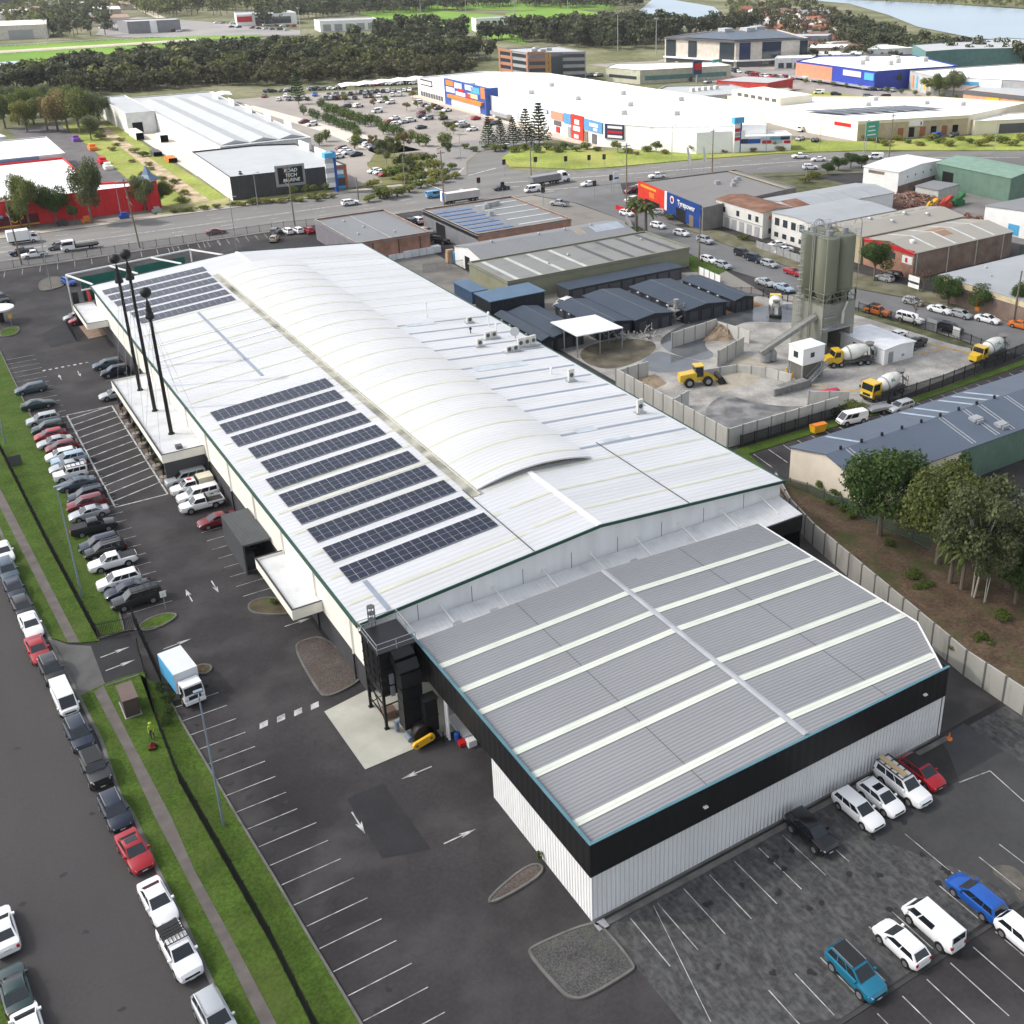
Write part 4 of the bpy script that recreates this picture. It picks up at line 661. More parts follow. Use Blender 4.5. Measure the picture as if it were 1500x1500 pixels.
def car_meshes(kind, colour, detail=2):
    key = (kind, colour, detail)
    if key in MESHC: return MESHC[key]
    K = KIND[kind]; L, W, H = K['L'], K['W'], K['H']; P = paint(colour); out = []
    xs = np.interp; dk = K['deck']; zb = 0.24 if kind in ('sedan','hatch','wagon') else 0.34
    X = sorted(set([d[0] for d in dk] + ([-.42, -.2, 0, .1, .38] if detail > 1 else [])))
    def deck(t): return float(np.interp(t, [d[0] for d in dk], [d[1] for d in dk]))
    def half(t):
        e = abs(t)*2; return W/2*(1 - 0.16*max(0, (e-.72)/.28)**2) * (1 if e < .99 else .97)
    b = MB(); rings = []
    for t in X:
        w_, z = half(t), deck(t); lo = zb + (0.12 if abs(t) > .47 else 0)
        ring = [(t*L, -w_*.9, lo), (t*L, -w_, lo+.16), (t*L, -w_, lo+(z-lo)*.6), (t*L, -w_*.955, z-.05), (t*L, -w_*.82, z), (t*L, 0, z+.03), (t*L, w_*.82, z), (t*L, w_*.955, z-.05), (t*L, w_, lo+(z-lo)*.6), (t*L, w_, lo+.16), (t*L, w_*.9, lo)]
        rings.append(ring)
    n = len(rings[0]); vs = [p for r in rings for p in r]
    fs = [(i*n+j, i*n+(j+1) % n, (i+1)*n+(j+1) % n, (i+1)*n+j) for i in range(len(X)-1) for j in range(n)]
    fs += [tuple(range(n)), tuple(range((len(X)-1)*n+n-1, (len(X)-1)*n-1, -1))]
    b.add(vs, fs)
    # cabin: loft from belt to roof, rounded at the top
    c0, c1 = K['cab']; r0, r1 = K['roof']; bw = W/2*.9; rw = W/2*(.72 if kind not in ('van','jeep') else .84)
    zb0, zb1 = deck(c0)-.02, deck(c1)-.02; zs = H-.07
    lo = [(c0*L,-bw*.97,zb0),(c1*L,-bw*.93,zb1),(c1*L,bw*.93,zb1),(c0*L,bw*.97,zb0)]
    hi = [(r0*L,-rw,zs),(r1*L,-rw,zs),(r1*L,rw,zs),(r0*L,rw,zs)]
    tp = [(r0*L+.14,-rw+.14,H),(r1*L-.16,-rw+.14,H-.01),(r1*L-.16,rw-.14,H-.01),(r0*L+.14,rw-.14,H)]
    b.add(lo+hi+tp, [(0,1,5,4),(1,2,6,5),(2,3,7,6),(3,0,4,7),(4,5,9,8),(5,6,10,9),(6,7,11,10),(7,4,8,11),(8,9,10,11)])
    wb = L*.285 if kind != 'van' else L*.3; rr = .33 if kind in ('sedan','hatch','wagon') else .38
    for sx in (-1, 1):
        for sy in (-1, 1): b.cyl((sx*wb, sy*(W/2-.06), rr+.03), (sx*wb, sy*(W/2+.004), rr+.03), rr+.07, n=14, m=1)
    b.box(-L*.44, L*.44, -W*.42, W*.42, zb-.05, zb+.05, 1)
    if kind == 'ute': b.box(-L*.485, -L*.16, -W*.40, W*.40, 1.1, 1.205, 1)
    if kind == 'tray_ute': b.box(-L*.5, -L*.125, -W*.5, W*.5, .78, .86, 1); [b.box(-L*.5, -L*.125, s*W*.5-.02, s*W*.5+.02, .86, 1.1) for s in (-1, 1)]; b.box(-L*.5-.02, -L*.5+.02, -W*.5, W*.5, .86, 1.1); b.box(-L*.14, -L*.125, -W*.48, W*.48, .86, 1.7, 1)
    b.box(L*.485, L*.503, -W*.28, W*.28, deck(.5)-.12, deck(.5)+.04, 1); b.box(-L*.502, -L*.49, -.26, .26, .72, .84, 2); b.box(L*.5, L*.505, -.2, .2, .42, .52, 2)
    out.append(('body', b.mesh(kind+'_body', [P, TRIM, PLATE], smooth=True, ang=35), (0,0,0)))
    # glass, standing a hair proud of the cabin
    def bil(q, u, v): return (Vector(q[0])*(1-u)+Vector(q[1])*u)*(1-v)+(Vector(q[3])*(1-u)+Vector(q[2])*u)*v
    def pane(q, u0, u1, v0=.1, v1=.94, o=.012):
        n_ = (Vector(q[1])-Vector(q[0])).cross(Vector(q[3])-Vector(q[0])).normalized()*o; ctr = Vector((q[0][0]*.5+q[2][0]*.5, 0, 1))
        if n_.dot(Vector(q[0])-Vector(((c0+c1)/2*L, 0, H*.6))) < 0: n_ = -n_
        return [bil(q, u, v)+n_ for u, v in ((u0,v0),(u1,v0),(u1,v1),(u0,v1))]
    g = MB(); g.quad(*pane((lo[1],lo[2],hi[2],hi[1]), .05, .95)); out.append(('windscreen', g.mesh(kind+'_windscreen', CGLASS), (0,0,0)))
    if kind not in ('tray_ute', 'ute') or detail > 1:
        g = MB(); g.quad(*pane((lo[3],lo[0],hi[0],hi[3]), .08, .92, .3 if kind in ('van','jeep') else .15)); out.append(('rear_window', g.mesh(kind+'_rear_window', CGLASS), (0,0,0)))
    for s, (a, b_, c, d) in ((0, (lo[0],lo[1],hi[1],hi[0])), (1, (lo[3],lo[2],hi[2],hi[3]))):
        g = MB(); k = K['win']
        if kind == 'van': g.quad(*pane((a,b_,c,d), .75, .95, .12, .85)); g.quad(*pane((a,b_,c,d), .42, .72, .12, .85))
        else:
            for i in range(k): u0 = .06+i*.88/k; g.quad(*pane((a,b_,c,d), u0+.015, u0+.88/k-.015, .12, .92))
        out.append(('side_window', g.mesh(kind+'_side_window', CGLASS), (0,0,0)))
    if detail > 1:
        wm = MB(); wm.cyl((0,-.11,0),(0,.11,0),rr,n=16); rm = MB(); rm.cyl((0,.1,0),(0,.125,0),rr*.66,n=12); rm.cyl((0,-.1,0),(0,-.125,0),rr*.66,n=12)
        wme = wm.mesh('wheel', TYRE); rme = rm.mesh('rim', RIM)
        for sx in (-1, 1):
            for sy in (-1, 1): out.append(('wheel', wme, (sx*wb, sy*(W/2-.09), rr), rme))
        z = deck(.47)-.1
        for s in (-1, 1):
            h_ = MB(); h_.add([(L*.5-.30,s*half(.44)*.985,z+.1),(L*.5-.30,s*half(.44)*.985,z-.08),(L*.5+.004,s*W*.33,z-.1),(L*.5+.004,s*W*.33,z+.02),(L*.5-.22,s*W*.4,z+.13)], [(0,1,2,3),(0,3,4)]); out.append(('headlight', h_.mesh('headlight', LAMP), (0,0,0)))
            tl = MB(); zt = deck(-.47)-.22; tl.box(-L*.503, -L*.47, s*W*.37-.1, s*W*.37+.1, zt-.1, zt+.14); out.append(('tail_light', tl.mesh('tail_light', TAIL), (0,0,0)))
            mi = MB(); xm = c1*L-.42; mi.box(xm-.1, xm+.08, s*(W/2+.02)-.1, s*(W/2+.02)+.1, deck(c1)+.02, deck(c1)+.17); out.append(('mirror', mi.mesh('mirror', P), (0,0,0)))
    MESHC[key] = out; return out
def extra_parts(root, kind, ex):
    K = KIND[kind]; L, W, H = K['L'], K['W'], K['H']; r0, r1 = K['roof']
    def add(name, m, mt): put(name, m.mesh(name, mt), root)
    if 'rails' in ex:
        for s in (-1, 1): add('roof_rail', MB().beam((r0*L+.2, s*W*.33, H+.04), (r1*L-.1, s*W*.33, H+.04), .05, .07), RIM)
    if 'rack' in ex:
        m = MB(); [m.beam((x, -W*.36, H+.1), (x, W*.36, H+.1), .07) for x in np.linspace(r0*L+.1, r1*L-.1, 5)]; [m.beam((r0*L, s*W*.36, H+.1), (r1*L, s*W*.36, H+.1), .07) for s in (-1, 1)]; add('roof_rack', m, TRIM)
    if 'timber' in ex: add('roof_load', MB().box(-L*.47, L*.06, -.35, .1, H+.1, H+.24), mat('cardboard', (0.5, 0.38, 0.22), 0.8))
    if 'sunroof' in ex: add('sunroof', MB().box(r1*L-.95, r1*L-.35, -W*.25, W*.25, H-.02, H+.012), CGLASS)
    if 'darkroof' in ex: add('roof_panel', MB().box(r0*L+.1, r1*L-.1, -W*.34, W*.34, H-.02, H+.012), TRIM)
    if 'frame' in ex:
        m = MB(); x0, x1 = -L*.16, -L*.02
        [m.beam((x, -W*.4, H+.12), (x, W*.4, H+.12), .06) for x in (x0-.5, x0-.2, x0+.1, x0+.4, x1+.3)]; [m.beam((x0-.5, y, H+.12), (x1+.3, y, H+.12), .05) for y in np.linspace(-W*.4, W*.4, 7)]
        [m.beam((x0-.5, s*W*.4, H+.1), (x0-.5, s*W*.45, 1.15), .06) for s in (-1, 1)]; add('ladder_rack', m, TRIM)
    if 'box' in ex: add('canopy_box', MB().box(-L*.495, -L*.15, -W*.49, W*.49, .87, 1.9), PAINT_M('cream'))
    if 'cover' in ex: add('tray_cover', MB().box(-L*.49, -L*.15, -W*.43, W*.43, 1.15, 1.27), TRIM)
    if 'redcross' in ex:
        m = MB(); m.cyl((.2, 0, H), (.2, 0, H+.012), .35, n=16); add('roof_badge', m, RED)
def PAINT_M(c): return paint(c)
NCAR = [0]
def car(px, py, head, kind, colour, label, group, ex=(), detail=2, world=None, name=None, zoff=.7):
    """px,py: middle of the vehicle in the photograph; head: direction of its nose in degrees (0 = +x, right)"""
    x, y = world if world else G(px, py, zoff); NCAR[0] += 1
    nm = name or {'sedan':'sedan_car','hatch':'hatchback_car','wagon':'station_wagon','suv':'suv_car','jeep':'four_wheel_drive','ute':'pickup_truck','canopy_ute':'pickup_truck','tray_ute':'tray_pickup_truck','van':'van'}[kind]
    cat = {'van':'van','ute':'pickup','canopy_ute':'pickup','tray_ute':'pickup'}.get(kind, 'car')
    r = thing(nm, label, cat, (x, y, .07), math.radians(head), group)
    if detail == 0:
        r0 = car_meshes(kind, colour, 1)
    for p in car_meshes(kind, colour, 2 if detail == 2 else 1):
        o = put(p[0], p[1], r, p[2])
        if len(p) > 3: put('rim', p[3], o)
    if ex: extra_parts(r, kind, ex)
    return r
GS = 'cars parked along the street kerb'
D = -86.5
for q in (
 (5,808,D,'sedan','white','white sedan cut by the left edge of the photo, topmost of the kerb row',GS),
 (11,836,D,'suv','slate','slate blue four wheel drive behind the small dark sedan in the kerb row',GS,('rails',)),
 (21,862,D,'sedan','navy','dark blue sedan between the slate four wheel drive and the charcoal hatchback',GS),
 (33,889,D,'hatch','charcoal','charcoal hatchback just above the white sedan in the kerb row',GS),
 (45,915,D,'sedan','white','white sedan directly above the bright red sedan at the kerb',GS),
 (55,951,D,'sedan','red','bright red sedan at the kerb beside the driveway entrance',GS),
 (76,982,D,'suv','black','black car with roof rails and glass roof below the bright red sedan',GS,('rails','sunroof')),
 (95,1025,D,'van','white','white van parked at the kerb beside the driveway mouth',GS),
 (116,1076,D,'suv','navy','navy SUV parked right in front of the white kerb van',GS,('rails',)),
 (141,1129,D,'jeep','charcoal','boxy black soft top four wheel drive at the kerb',GS,('darkroof',)),
 (168,1187,D,'wagon','navy','dark blue wagon with bright roof rails ahead of the crimson sedan',GS,('rails',)),
 (197,1246,D+3,'sedan','red','crimson sedan with a dark sunroof parked at the grass kerb',GS,('sunroof',)),
 (231,1320,D+2,'sedan','white','white sedan with dark rear glass between the crimson sedan and the pickup',GS),
 (263,1394,D+2,'ute','white','white pickup with open black tray and ladder rack at the kerb',GS,('frame',)),
 (316,1492,D+2,'suv','silver','silver SUV cut by the bottom edge of the photo',GS,('rails',)),
 (3,1362,93,'sedan','white','white sedan half outside the left edge on the opposite kerb',GS),
 (22,1449,93,'sedan','green','dark green sedan with red tail lights on the opposite kerb',GS),
 (42,1506,93,'hatch','white','white hatchback whose roof peeps over the bottom left edge',GS),
): car(*q[:6], q[6], q[7] if len(q) > 7 else ())
GL = 'cars nosed in to the lawn of the big car park'
for q in (
 (45,569,180,'wagon','slate','blue grey wagon standing alone at the far end of the lawn row'),
 (55,592,0,'sedan','green','dark green sedan below the blue grey wagon beside the lawn'),
 (63,615,180,'suv','silver','silver SUV at the top of the tight lawn row'),
 (71,627,180,'suv','green','dark green SUV between the silver SUV and the red hatchback'),
 (73,637,180,'hatch','red','red hatchback in the lawn row across from the hatched zone'),
 (80,647,180,'sedan','silver','silver sedan between the red hatchback and the wine red car'),
 (90,654,180,'hatch','maroon','wine red hatchback above the white hatchback in the lawn row'),
 (90,666,180,'hatch','white','white hatchback beside the lawn just above the pale blue SUV'),
 (101,673,180,'suv','skyblue','pale blue SUV beside the white hatchback in the lawn row'),
 (99,683,180,'sedan','silver','silver sedan squeezed between the pale blue SUV and the white four wheel drive'),
 (103,695,180,'jeep','white','big white four wheel drive with black roof rack beside the lawn',('rack',)),
 (112,708,180,'sedan','slate','dark slate sedan beside the big white four wheel drive'),
 (127,726,180,'suv','navy','navy SUV just above the maroon SUV at the lawn',('rails',)),
 (126,738,180,'suv','maroon','maroon SUV beside the lawn between a navy and a silver car'),
 (130,751,180,'sedan','silver','silver sedan between the maroon SUV and the dark pickup'),
 (137,772,0,'ute','charcoal','dark grey pickup with hard tray cover beside the lawn',('cover',)),
 (146,797,180,'suv','navy','navy SUV parked directly above the black SUV near the lamp post',),
 (154,806,180,'suv','black','black SUV parked directly above the white pickup near the lamp post',('rails',)),
 (165,823,180,'ute','white','white double cab pickup with black tray facing the lawn'),
 (174,851,180,'suv','white','white SUV below the white double cab pickup'),
 (186,863,180,'sedan','navy','dark blue sedan hidden behind the black canopy pickup'),
 (200,877,180,'canopy_ute','charcoal','black canopy pickup nearest the driveway gate',('rack',)),
): car(*q[:6], GL, q[6] if len(q) > 6 else ())
GW = 'vehicles parked against the warehouse wall'
for q in (
 (272,701,180,'canopy_ute','silver','silver canopy pickup in front of the dark canopy end wall'),
 (281,713,180,'tray_ute','white','white work pickup with cream box canopy against the warehouse',('box','redcross')),
 (290,725,180,'canopy_ute','white','white canopy pickup between the cream boxed one and the open tray'),
 (295,738,180,'tray_ute','white','white pickup with open pale tray against the warehouse wall'),
 (318,761,180,'sedan','maroon','maroon sedan parked below the white work pickups'),
 (157,533,180,'wagon','slate','slate blue wagon, upper of the two cars above the entrance canopy'),
 (169,544,180,'suv','navy','dark blue SUV, lower of the two cars above the entrance canopy'),
 (168,577,180,'sedan','silver','silver car half hidden under the entrance canopy'),
 (110,464,180,'hatch','silver','silver hatchback behind the red car under the small awning'),
 (118,469,180,'hatch','red','red hatchback half under the small awning'),
 (100,412,-75,'hatch','blue','bright blue hatchback parked by the turf island'),
 (2,438,-80,'suv','black','black SUV cut by the left edge beside the round kerb'),
): car(*q[:6], GW, q[6] if len(q) > 6 else ())
GR = 'cars in the worn lot before the annex'
for q in (
 (1188,1219,-90,'suv','black','black SUV standing apart at the left of the annex wall row'),
 (1257,1185,-90,'wagon','white','white wagon, left of the white vehicles along the annex wall'),
 (1290,1168,-90,'hatch','white','white car with black tail and sunroof along the annex wall',('sunroof',)),
 (1322,1150,-90,'canopy_ute','white','white canopy pickup with planks on its roof rack',('rack','timber')),
 (1350,1131,-90,'hatch','red','bright red car with dark roof on the damp patch by the annex corner',('darkroof',)),
 (1430,1313,90,'wagon','blue','bright blue wagon at the right of the worn lot'),
 (1366,1356,90,'van','white','white van parked between the blue wagon and the white hatchback'),
 (1320,1381,90,'hatch','white','white hatchback just left of the white van in the worn lot'),
 (1253,1424,-90,'suv','teal','teal SUV with black roof in the worn lot',('darkroof','rails')),
 (1500,1372,-90,'hatch','white','white hatchback cut by the right edge of the worn lot'),
): car(*q[:6], GR, q[6] if len(q) > 6 else ())
GY = 'cars around the yards and the cream shed'
for q in (
 (1248,614,170,'van','white','white van with dark windows parked behind the concrete yard wall'),
 (1319,595,180,'wagon','silver','silver wagon beside the flat trailer behind the slate roofed shed'),
 (1341,504,190,'ute','black','black pickup beside the white site office'),
 (1312,491,180,'sedan','white','white car behind the site office roof'),
 (825,445,200,'suv','white','white SUV between the navy storage sheds'),
): car(*q[:6], GY)
GD = 'cars parked along the side street'
for q in (
 (1285,456,-78,'ute','orange','orange pickup beside the batching plant fence',('frame',)),
 (1333,467,-78,'canopy_ute','white','white pickup behind the bare street tree by the plant fence'),
 (1392,481,-78,'suv','black','black SUV at the plant gate with red tail lights'),
 (1338,441,-78,'hatch','silver','silver hatchback on the drive above the bare street tree'),
 (1377,453,-80,'sedan','white','white sedan, left of the three under the shrub hedge'),
 (1408,460,-80,'hatch','silver','silver hatchback between the two white sedans under the shrub hedge'),
 (1447,467,-80,'sedan','white','white sedan, right of the three under the shrub hedge'),
 (1497,476,-80,'sedan','orange','orange car cut by the right edge on the side street'),
 (1295,407,100,'hatch','silver','silver hatchback tucked beside the brick warehouse front'),
 (1306,403,100,'suv','black','black SUV tucked beside the brick warehouse front'),
 (1038,380,-86,'hatch','white','white hatchback on the near kerb left of a silver hatchback'),
 (1059,388,-86,'hatch','silver','silver hatchback on the near kerb right of a white hatchback'),
 (1088,371,-88,'suv','charcoal','charcoal SUV, left of three parked before the grey fence'),
 (1106,379,-88,'suv','navy','navy SUV, middle of three parked before the grey fence'),
 (1127,386,-88,'hatch','silver','silver hatchback, right of three parked before the grey fence'),
 (1162,398,-88,'sedan','red','red sedan parked on the street left of the silos'),
 (1121,413,-88,'sedan','silver','silver sedan on the near kerb beside the orange earth'),
 (1148,421,-88,'sedan','skyblue','pale blue sedan on the near kerb nearest the silos'),
 (998,341,-80,'hatch','white','white hatchback on the street below the tyre shop hedge'),
 (1033,352,-85,'suv','silver','silver SUV on the street before the two storey house'),
 (964,330,-80,'hatch','white','white hatchback on the street beside the palm'),
 (918,312,-80,'hatch','white','white hatchback at the corner left of the palm'),
 (1137,358,170,'sedan','white','white sedan in the drive of the white office block, upper of two'),
 (1147,366,170,'sedan','white','white sedan in the drive of the white office block, lower of two'),
 (962,310,120,'wagon','silver','silver wagon in the tyre shop forecourt'),
 (924,279,200,'suv','maroon','maroon SUV by the tyre shop corner'),
 (925,292,190,'hatch','white','white hatchback behind the red fence of the tyre shop'),
 (933,275,200,'hatch','silver','silver hatchback partly hidden by the tyre shop corner'),
): car(*q[:6], GD, q[6] if len(q) > 6 else ())
GH = 'vehicles driving on the highway'
for q in (
 (513,297,0,'suv','white','white SUV driving alone along the highway below the blue pylon'),
 (636,286,0,'van','paleblue','light blue van with white nose waiting on the highway'),
 (678,281,0,'sedan','silver','silver sedan behind the white semitrailer at the lights'),
 (734,275,178,'sedan','navy','dark blue sedan crossing the middle of the junction'),
 (780,278,178,'van','white','white van entering the junction beside the tipper truck'),
 (862,269,178,'sedan','white','white sedan right of the tipper truck'),
 (819,298,120,'ute','silver','silver pickup turning into the side street'),
 (1172,229,150,'ute','white','white pickup leading on the bend of the highway'),
 (1199,233,150,'sedan','white','white sedan following the white pickup on the bend'),
 (1283,230,145,'van','white','white van on the highway near the tall timber pole'),
 (1187,245,-30,'suv','white','white SUV on the near lanes of the bend'),
 (963,258,160,'ute','white','white pickup on the highway behind the tyre shop'),
 (32,369,180,'ute','navy','dark blue pickup on the highway beside the white tray pickup'),
 (50,373,180,'tray_ute','white','white tray pickup on the near highway lane at the left'),
 (85,361,180,'suv','grey','grey SUV in front of the flatbed truck on the highway'),
 (316,339,0,'sedan','maroon','maroon sedan alone on the near lanes of the highway'),
): car(*q[:6], GH)
GC = 'cars in the small yards by the brick workshops'
for q in (
 (421,338,95,'hatch','white','white hatchback, left of three in the yard by the grey workshop'),(436,337,95,'hatch','white','white hatchback next to the red one by the grey workshop'),(452,337,95,'hatch','red','red hatchback beside the grey workshop wall'),
 (403,339,60,'suv','grey','grey stripped car shell at the yard edge'),(402,349,60,'hatch','tan','dusty tan wreck below the grey car shell'),
 (600,325,100,'suv','navy','navy car, left of three between the two brick workshops'),(611,323,95,'suv','white','white SUV, middle of three between the two brick workshops'),(622,322,95,'suv','silver','silver SUV, right of three between the two brick workshops'),
 (625,338,-60,'hatch','silver','silver hatchback in the lane between the brick workshops'),(634,346,-60,'hatch','navy','navy hatchback in the lane between the brick workshops'),(645,352,-60,'suv','black','black SUV deepest in the lane between the brick workshops'),
 (548,250,190,'hatch','white','white hatchback, left of two behind the orange end of the marine shop'),(556,252,190,'hatch','white','white hatchback next to the red one behind the marine shop'),(564,255,190,'hatch','red','red hatchback behind the orange end of the marine shop'),
 (1455,268,160,'tray_ute','white','white tray truck in the scrap yard'),(1453,310,200,'wagon','silver','silver wagon left beside the scrap heap'),
 (931,0+248,0,'hatch','navy','dark car on the forecourt corner'),
)[:16]: car(*q[:6], GC)
# mid-size trucks -------------------------------------------------------------------------------------------------------
def wheels(root, spots, r=.48, w=.3):
    m = MB(); m.cyl((0,-w/2,0),(0,w/2,0),r,n=16); me = m.mesh('wheel', TYRE); h = MB(); h.cyl((0,w/2-.01,0),(0,w/2+.02,0),r*.55,n=12); h.cyl((0,-w/2-.02,0),(0,-w/2+.01,0),r*.55,n=12); hm = h.mesh('rim', RIM)
    for x, y in spots: o = put('wheel', me, root, (x, y, r)); put('rim', hm, o)
def lp(root, name, m, mt, smooth=False): return put(name, m.mesh(name, mt, smooth=smooth), root)
def cab(root, x0, x1, w, z0, z1, pm, slope=.25):
    m = MB(); h = w/2; m.add([(x0,-h,z0),(x1,-h,z0),(x1,h,z0),(x0,h,z0),(x0,-h*.96,z1),(x1-slope,-h*.94,z1),(x1-slope,h*.94,z1),(x0,h*.96,z1),(x1,-h,z0+(z1-z0)*.5),(x1,h,z0+(z1-z0)*.5)],
        [(0,3,2,1),(4,5,6,7),(3,0,4,7),(0,1,8,5,4),(2,3,7,6,9),(1,2,9,8),(8,9,6,5)]); lp(root, 'cab', m, pm)
    zm = z0+(z1-z0)*.5; g = MB(); g.quad((x1+.012,-h*.9,zm+.05),(x1+.012,h*.9,zm+.05),(x1-slope*.85+.014,h*.88,z1-.16),(x1-slope*.85+.014,-h*.88,z1-.16)); lp(root, 'windscreen', g, CGLASS)
    for s in (-1, 1): g = MB(); g.quad((x0+.35,s*(h+.012),zm+.02),(x1-.1,s*(h+.012),zm+.02),(x1-slope-.08,s*(h*.97),z1-.2),(x0+.35,s*(h*.97+.012),z1-.2)); lp(root, 'side_window', g, CGLASS)
    lp(root, 'grille', MB().box(x1, x1+.02, -h*.6, h*.6, z0+.35, z0+.75), TRIM); lp(root, 'bumper', MB().box(x1-.1, x1+.1, -h, h, z0-.1, z0+.22), pm if z1 < 2.6 else TRIM)
    for s in (-1, 1): lp(root, 'headlight', MB().box(x1, x1+.03, s*h*.8-.18, s*h*.8+.18, z0+.3, z0+.55), LAMP); lp(root, 'mirror', MB().box(x1-.15, x1-.05, s*(h+.22)-.12, s*(h+.22)+.12, zm, zm+.45), TRIM)
t = thing('box_truck', 'white-cabbed delivery truck with a blue-sided box, parked at the lawn edge', 'truck', (*G(268,994,1.5), .06), math.radians(-84), 'parked trucks')
lp(t, 'cargo_box', MB().box(-3.0, 1.35, -1.12, 1.12, .95, 3.15), mat('box_white', (0.62, 0.64, 0.67), 0.5, var=.04))
for s in (-1, 1): lp(t, 'side_panel', MB().box(-2.95, 1.3, s*1.135-.012, s*1.135+.012, 1.0, 3.05), LTBLUE)
cab(t, 1.5, 3.0, 1.9, .55, 2.35, PAINT_M('white')); lp(t, 'chassis', MB().box(-3, 2.6, -.8, .8, .45, .9), TRIM); wheels(t, [(2.1,-.85),(2.1,.85),(-1.8,-.85),(-1.8,.85)], .4)
t = thing('box_truck', 'white box van truck on the far highway lane at the left edge', 'truck', (*G(33,349,1.2), .07), 0, 'highway trucks')
lp(t, 'cargo_box', MB().box(-3.2, 1.4, -1.15, 1.15, .9, 3.2), WHITE); cab(t, 1.5, 3.0, 1.95, .55, 2.3, PAINT_M('white')); lp(t, 'chassis', MB().box(-3, 2.6, -.8, .8, .45, .9), TRIM); wheels(t, [(2.1,-.9),(2.1,.9),(-1.8,-.9),(-1.8,.9)], .42)
t = thing('flatbed_truck', 'white crew cab truck with empty dark flatbed on the highway', 'truck', (*G(117,360,.9), .07), PI, 'highway trucks')
cab(t, 1.2, 3.9, 2.0, .6, 2.45, PAINT_M('white')); lp(t, 'flatbed', MB().box(-4.0, 1.0, -1.15, 1.15, .9, 1.08).box(.95, 1.05, -1.1, 1.1, 1.08, 2.3), TRIM); lp(t, 'chassis', MB().box(-3.8, 3, -.5, .5, .5, .9), TRIM); wheels(t, [(3.0,-.9),(3.0,.9),(-2.2,-.9),(-2.2,.9)], .42)
t = thing('semi_trailer_truck', 'truck with long pale trailer and blue white front at the highway lights', 'truck', (*G(675,289,1.4), .07), math.radians(1), 'highway trucks')
lp(t, 'trailer', MB().box(-5.0, 5.2, -1.2, 1.2, 1.1, 3.0), mat('trailer_skin', (0.55, 0.53, 0.5), 0.5, var=.1)); lp(t, 'headboard', MB().box(-5.4, -5.0, -1.25, 1.25, .9, 3.4), WHITE); lp(t, 'front_stripe', MB().box(-5.42, -5.4, -1.0, .2, 1, 3.3), BLUE); lp(t, 'chassis', MB().box(-5, 5, -.6, .6, .6, 1.1), TRIM); wheels(t, [(x, s*1.0) for x in (-4,-2.8,3,4.2) for s in (-1,1)], .5)
t = thing('tipper_truck', 'long tipper truck with grey trailer and white cab crossing the junction', 'truck', (*G(806,262,1.5), .07), math.radians(4), 'highway trucks')
lp(t, 'tipper_body', MB().add([(-6.5,-1.2,1.2),(2.6,-1.2,1.2),(2.6,1.2,1.2),(-6.5,1.2,1.2),(-6.8,-1.25,2.9),(2.8,-1.25,2.9),(2.8,1.25,2.9),(-6.8,1.25,2.9)], [(3,2,1,0),(0,1,5,4),(1,2,6,5),(2,3,7,6),(3,0,4,7),(4,5,6,7)]), mat('tipper_alloy', (0.26, 0.26, 0.27), 0.4, metal=.4)); cab(t, 3.2, 5.2, 2.3, .8, 3.1, PAINT_M('white')); lp(t, 'bonnet', MB().box(5.2, 6.4, -.9, .9, .7, 1.9), PAINT_M('white')); lp(t, 'chassis', MB().box(-6.5, 6, -.5, .5, .7, 1.2), TRIM)
wheels(t, [(x, s*1.0) for x in (-5.6,-4.4,-3.2,.6,1.8,5.6) for s in (-1,1)], .52)
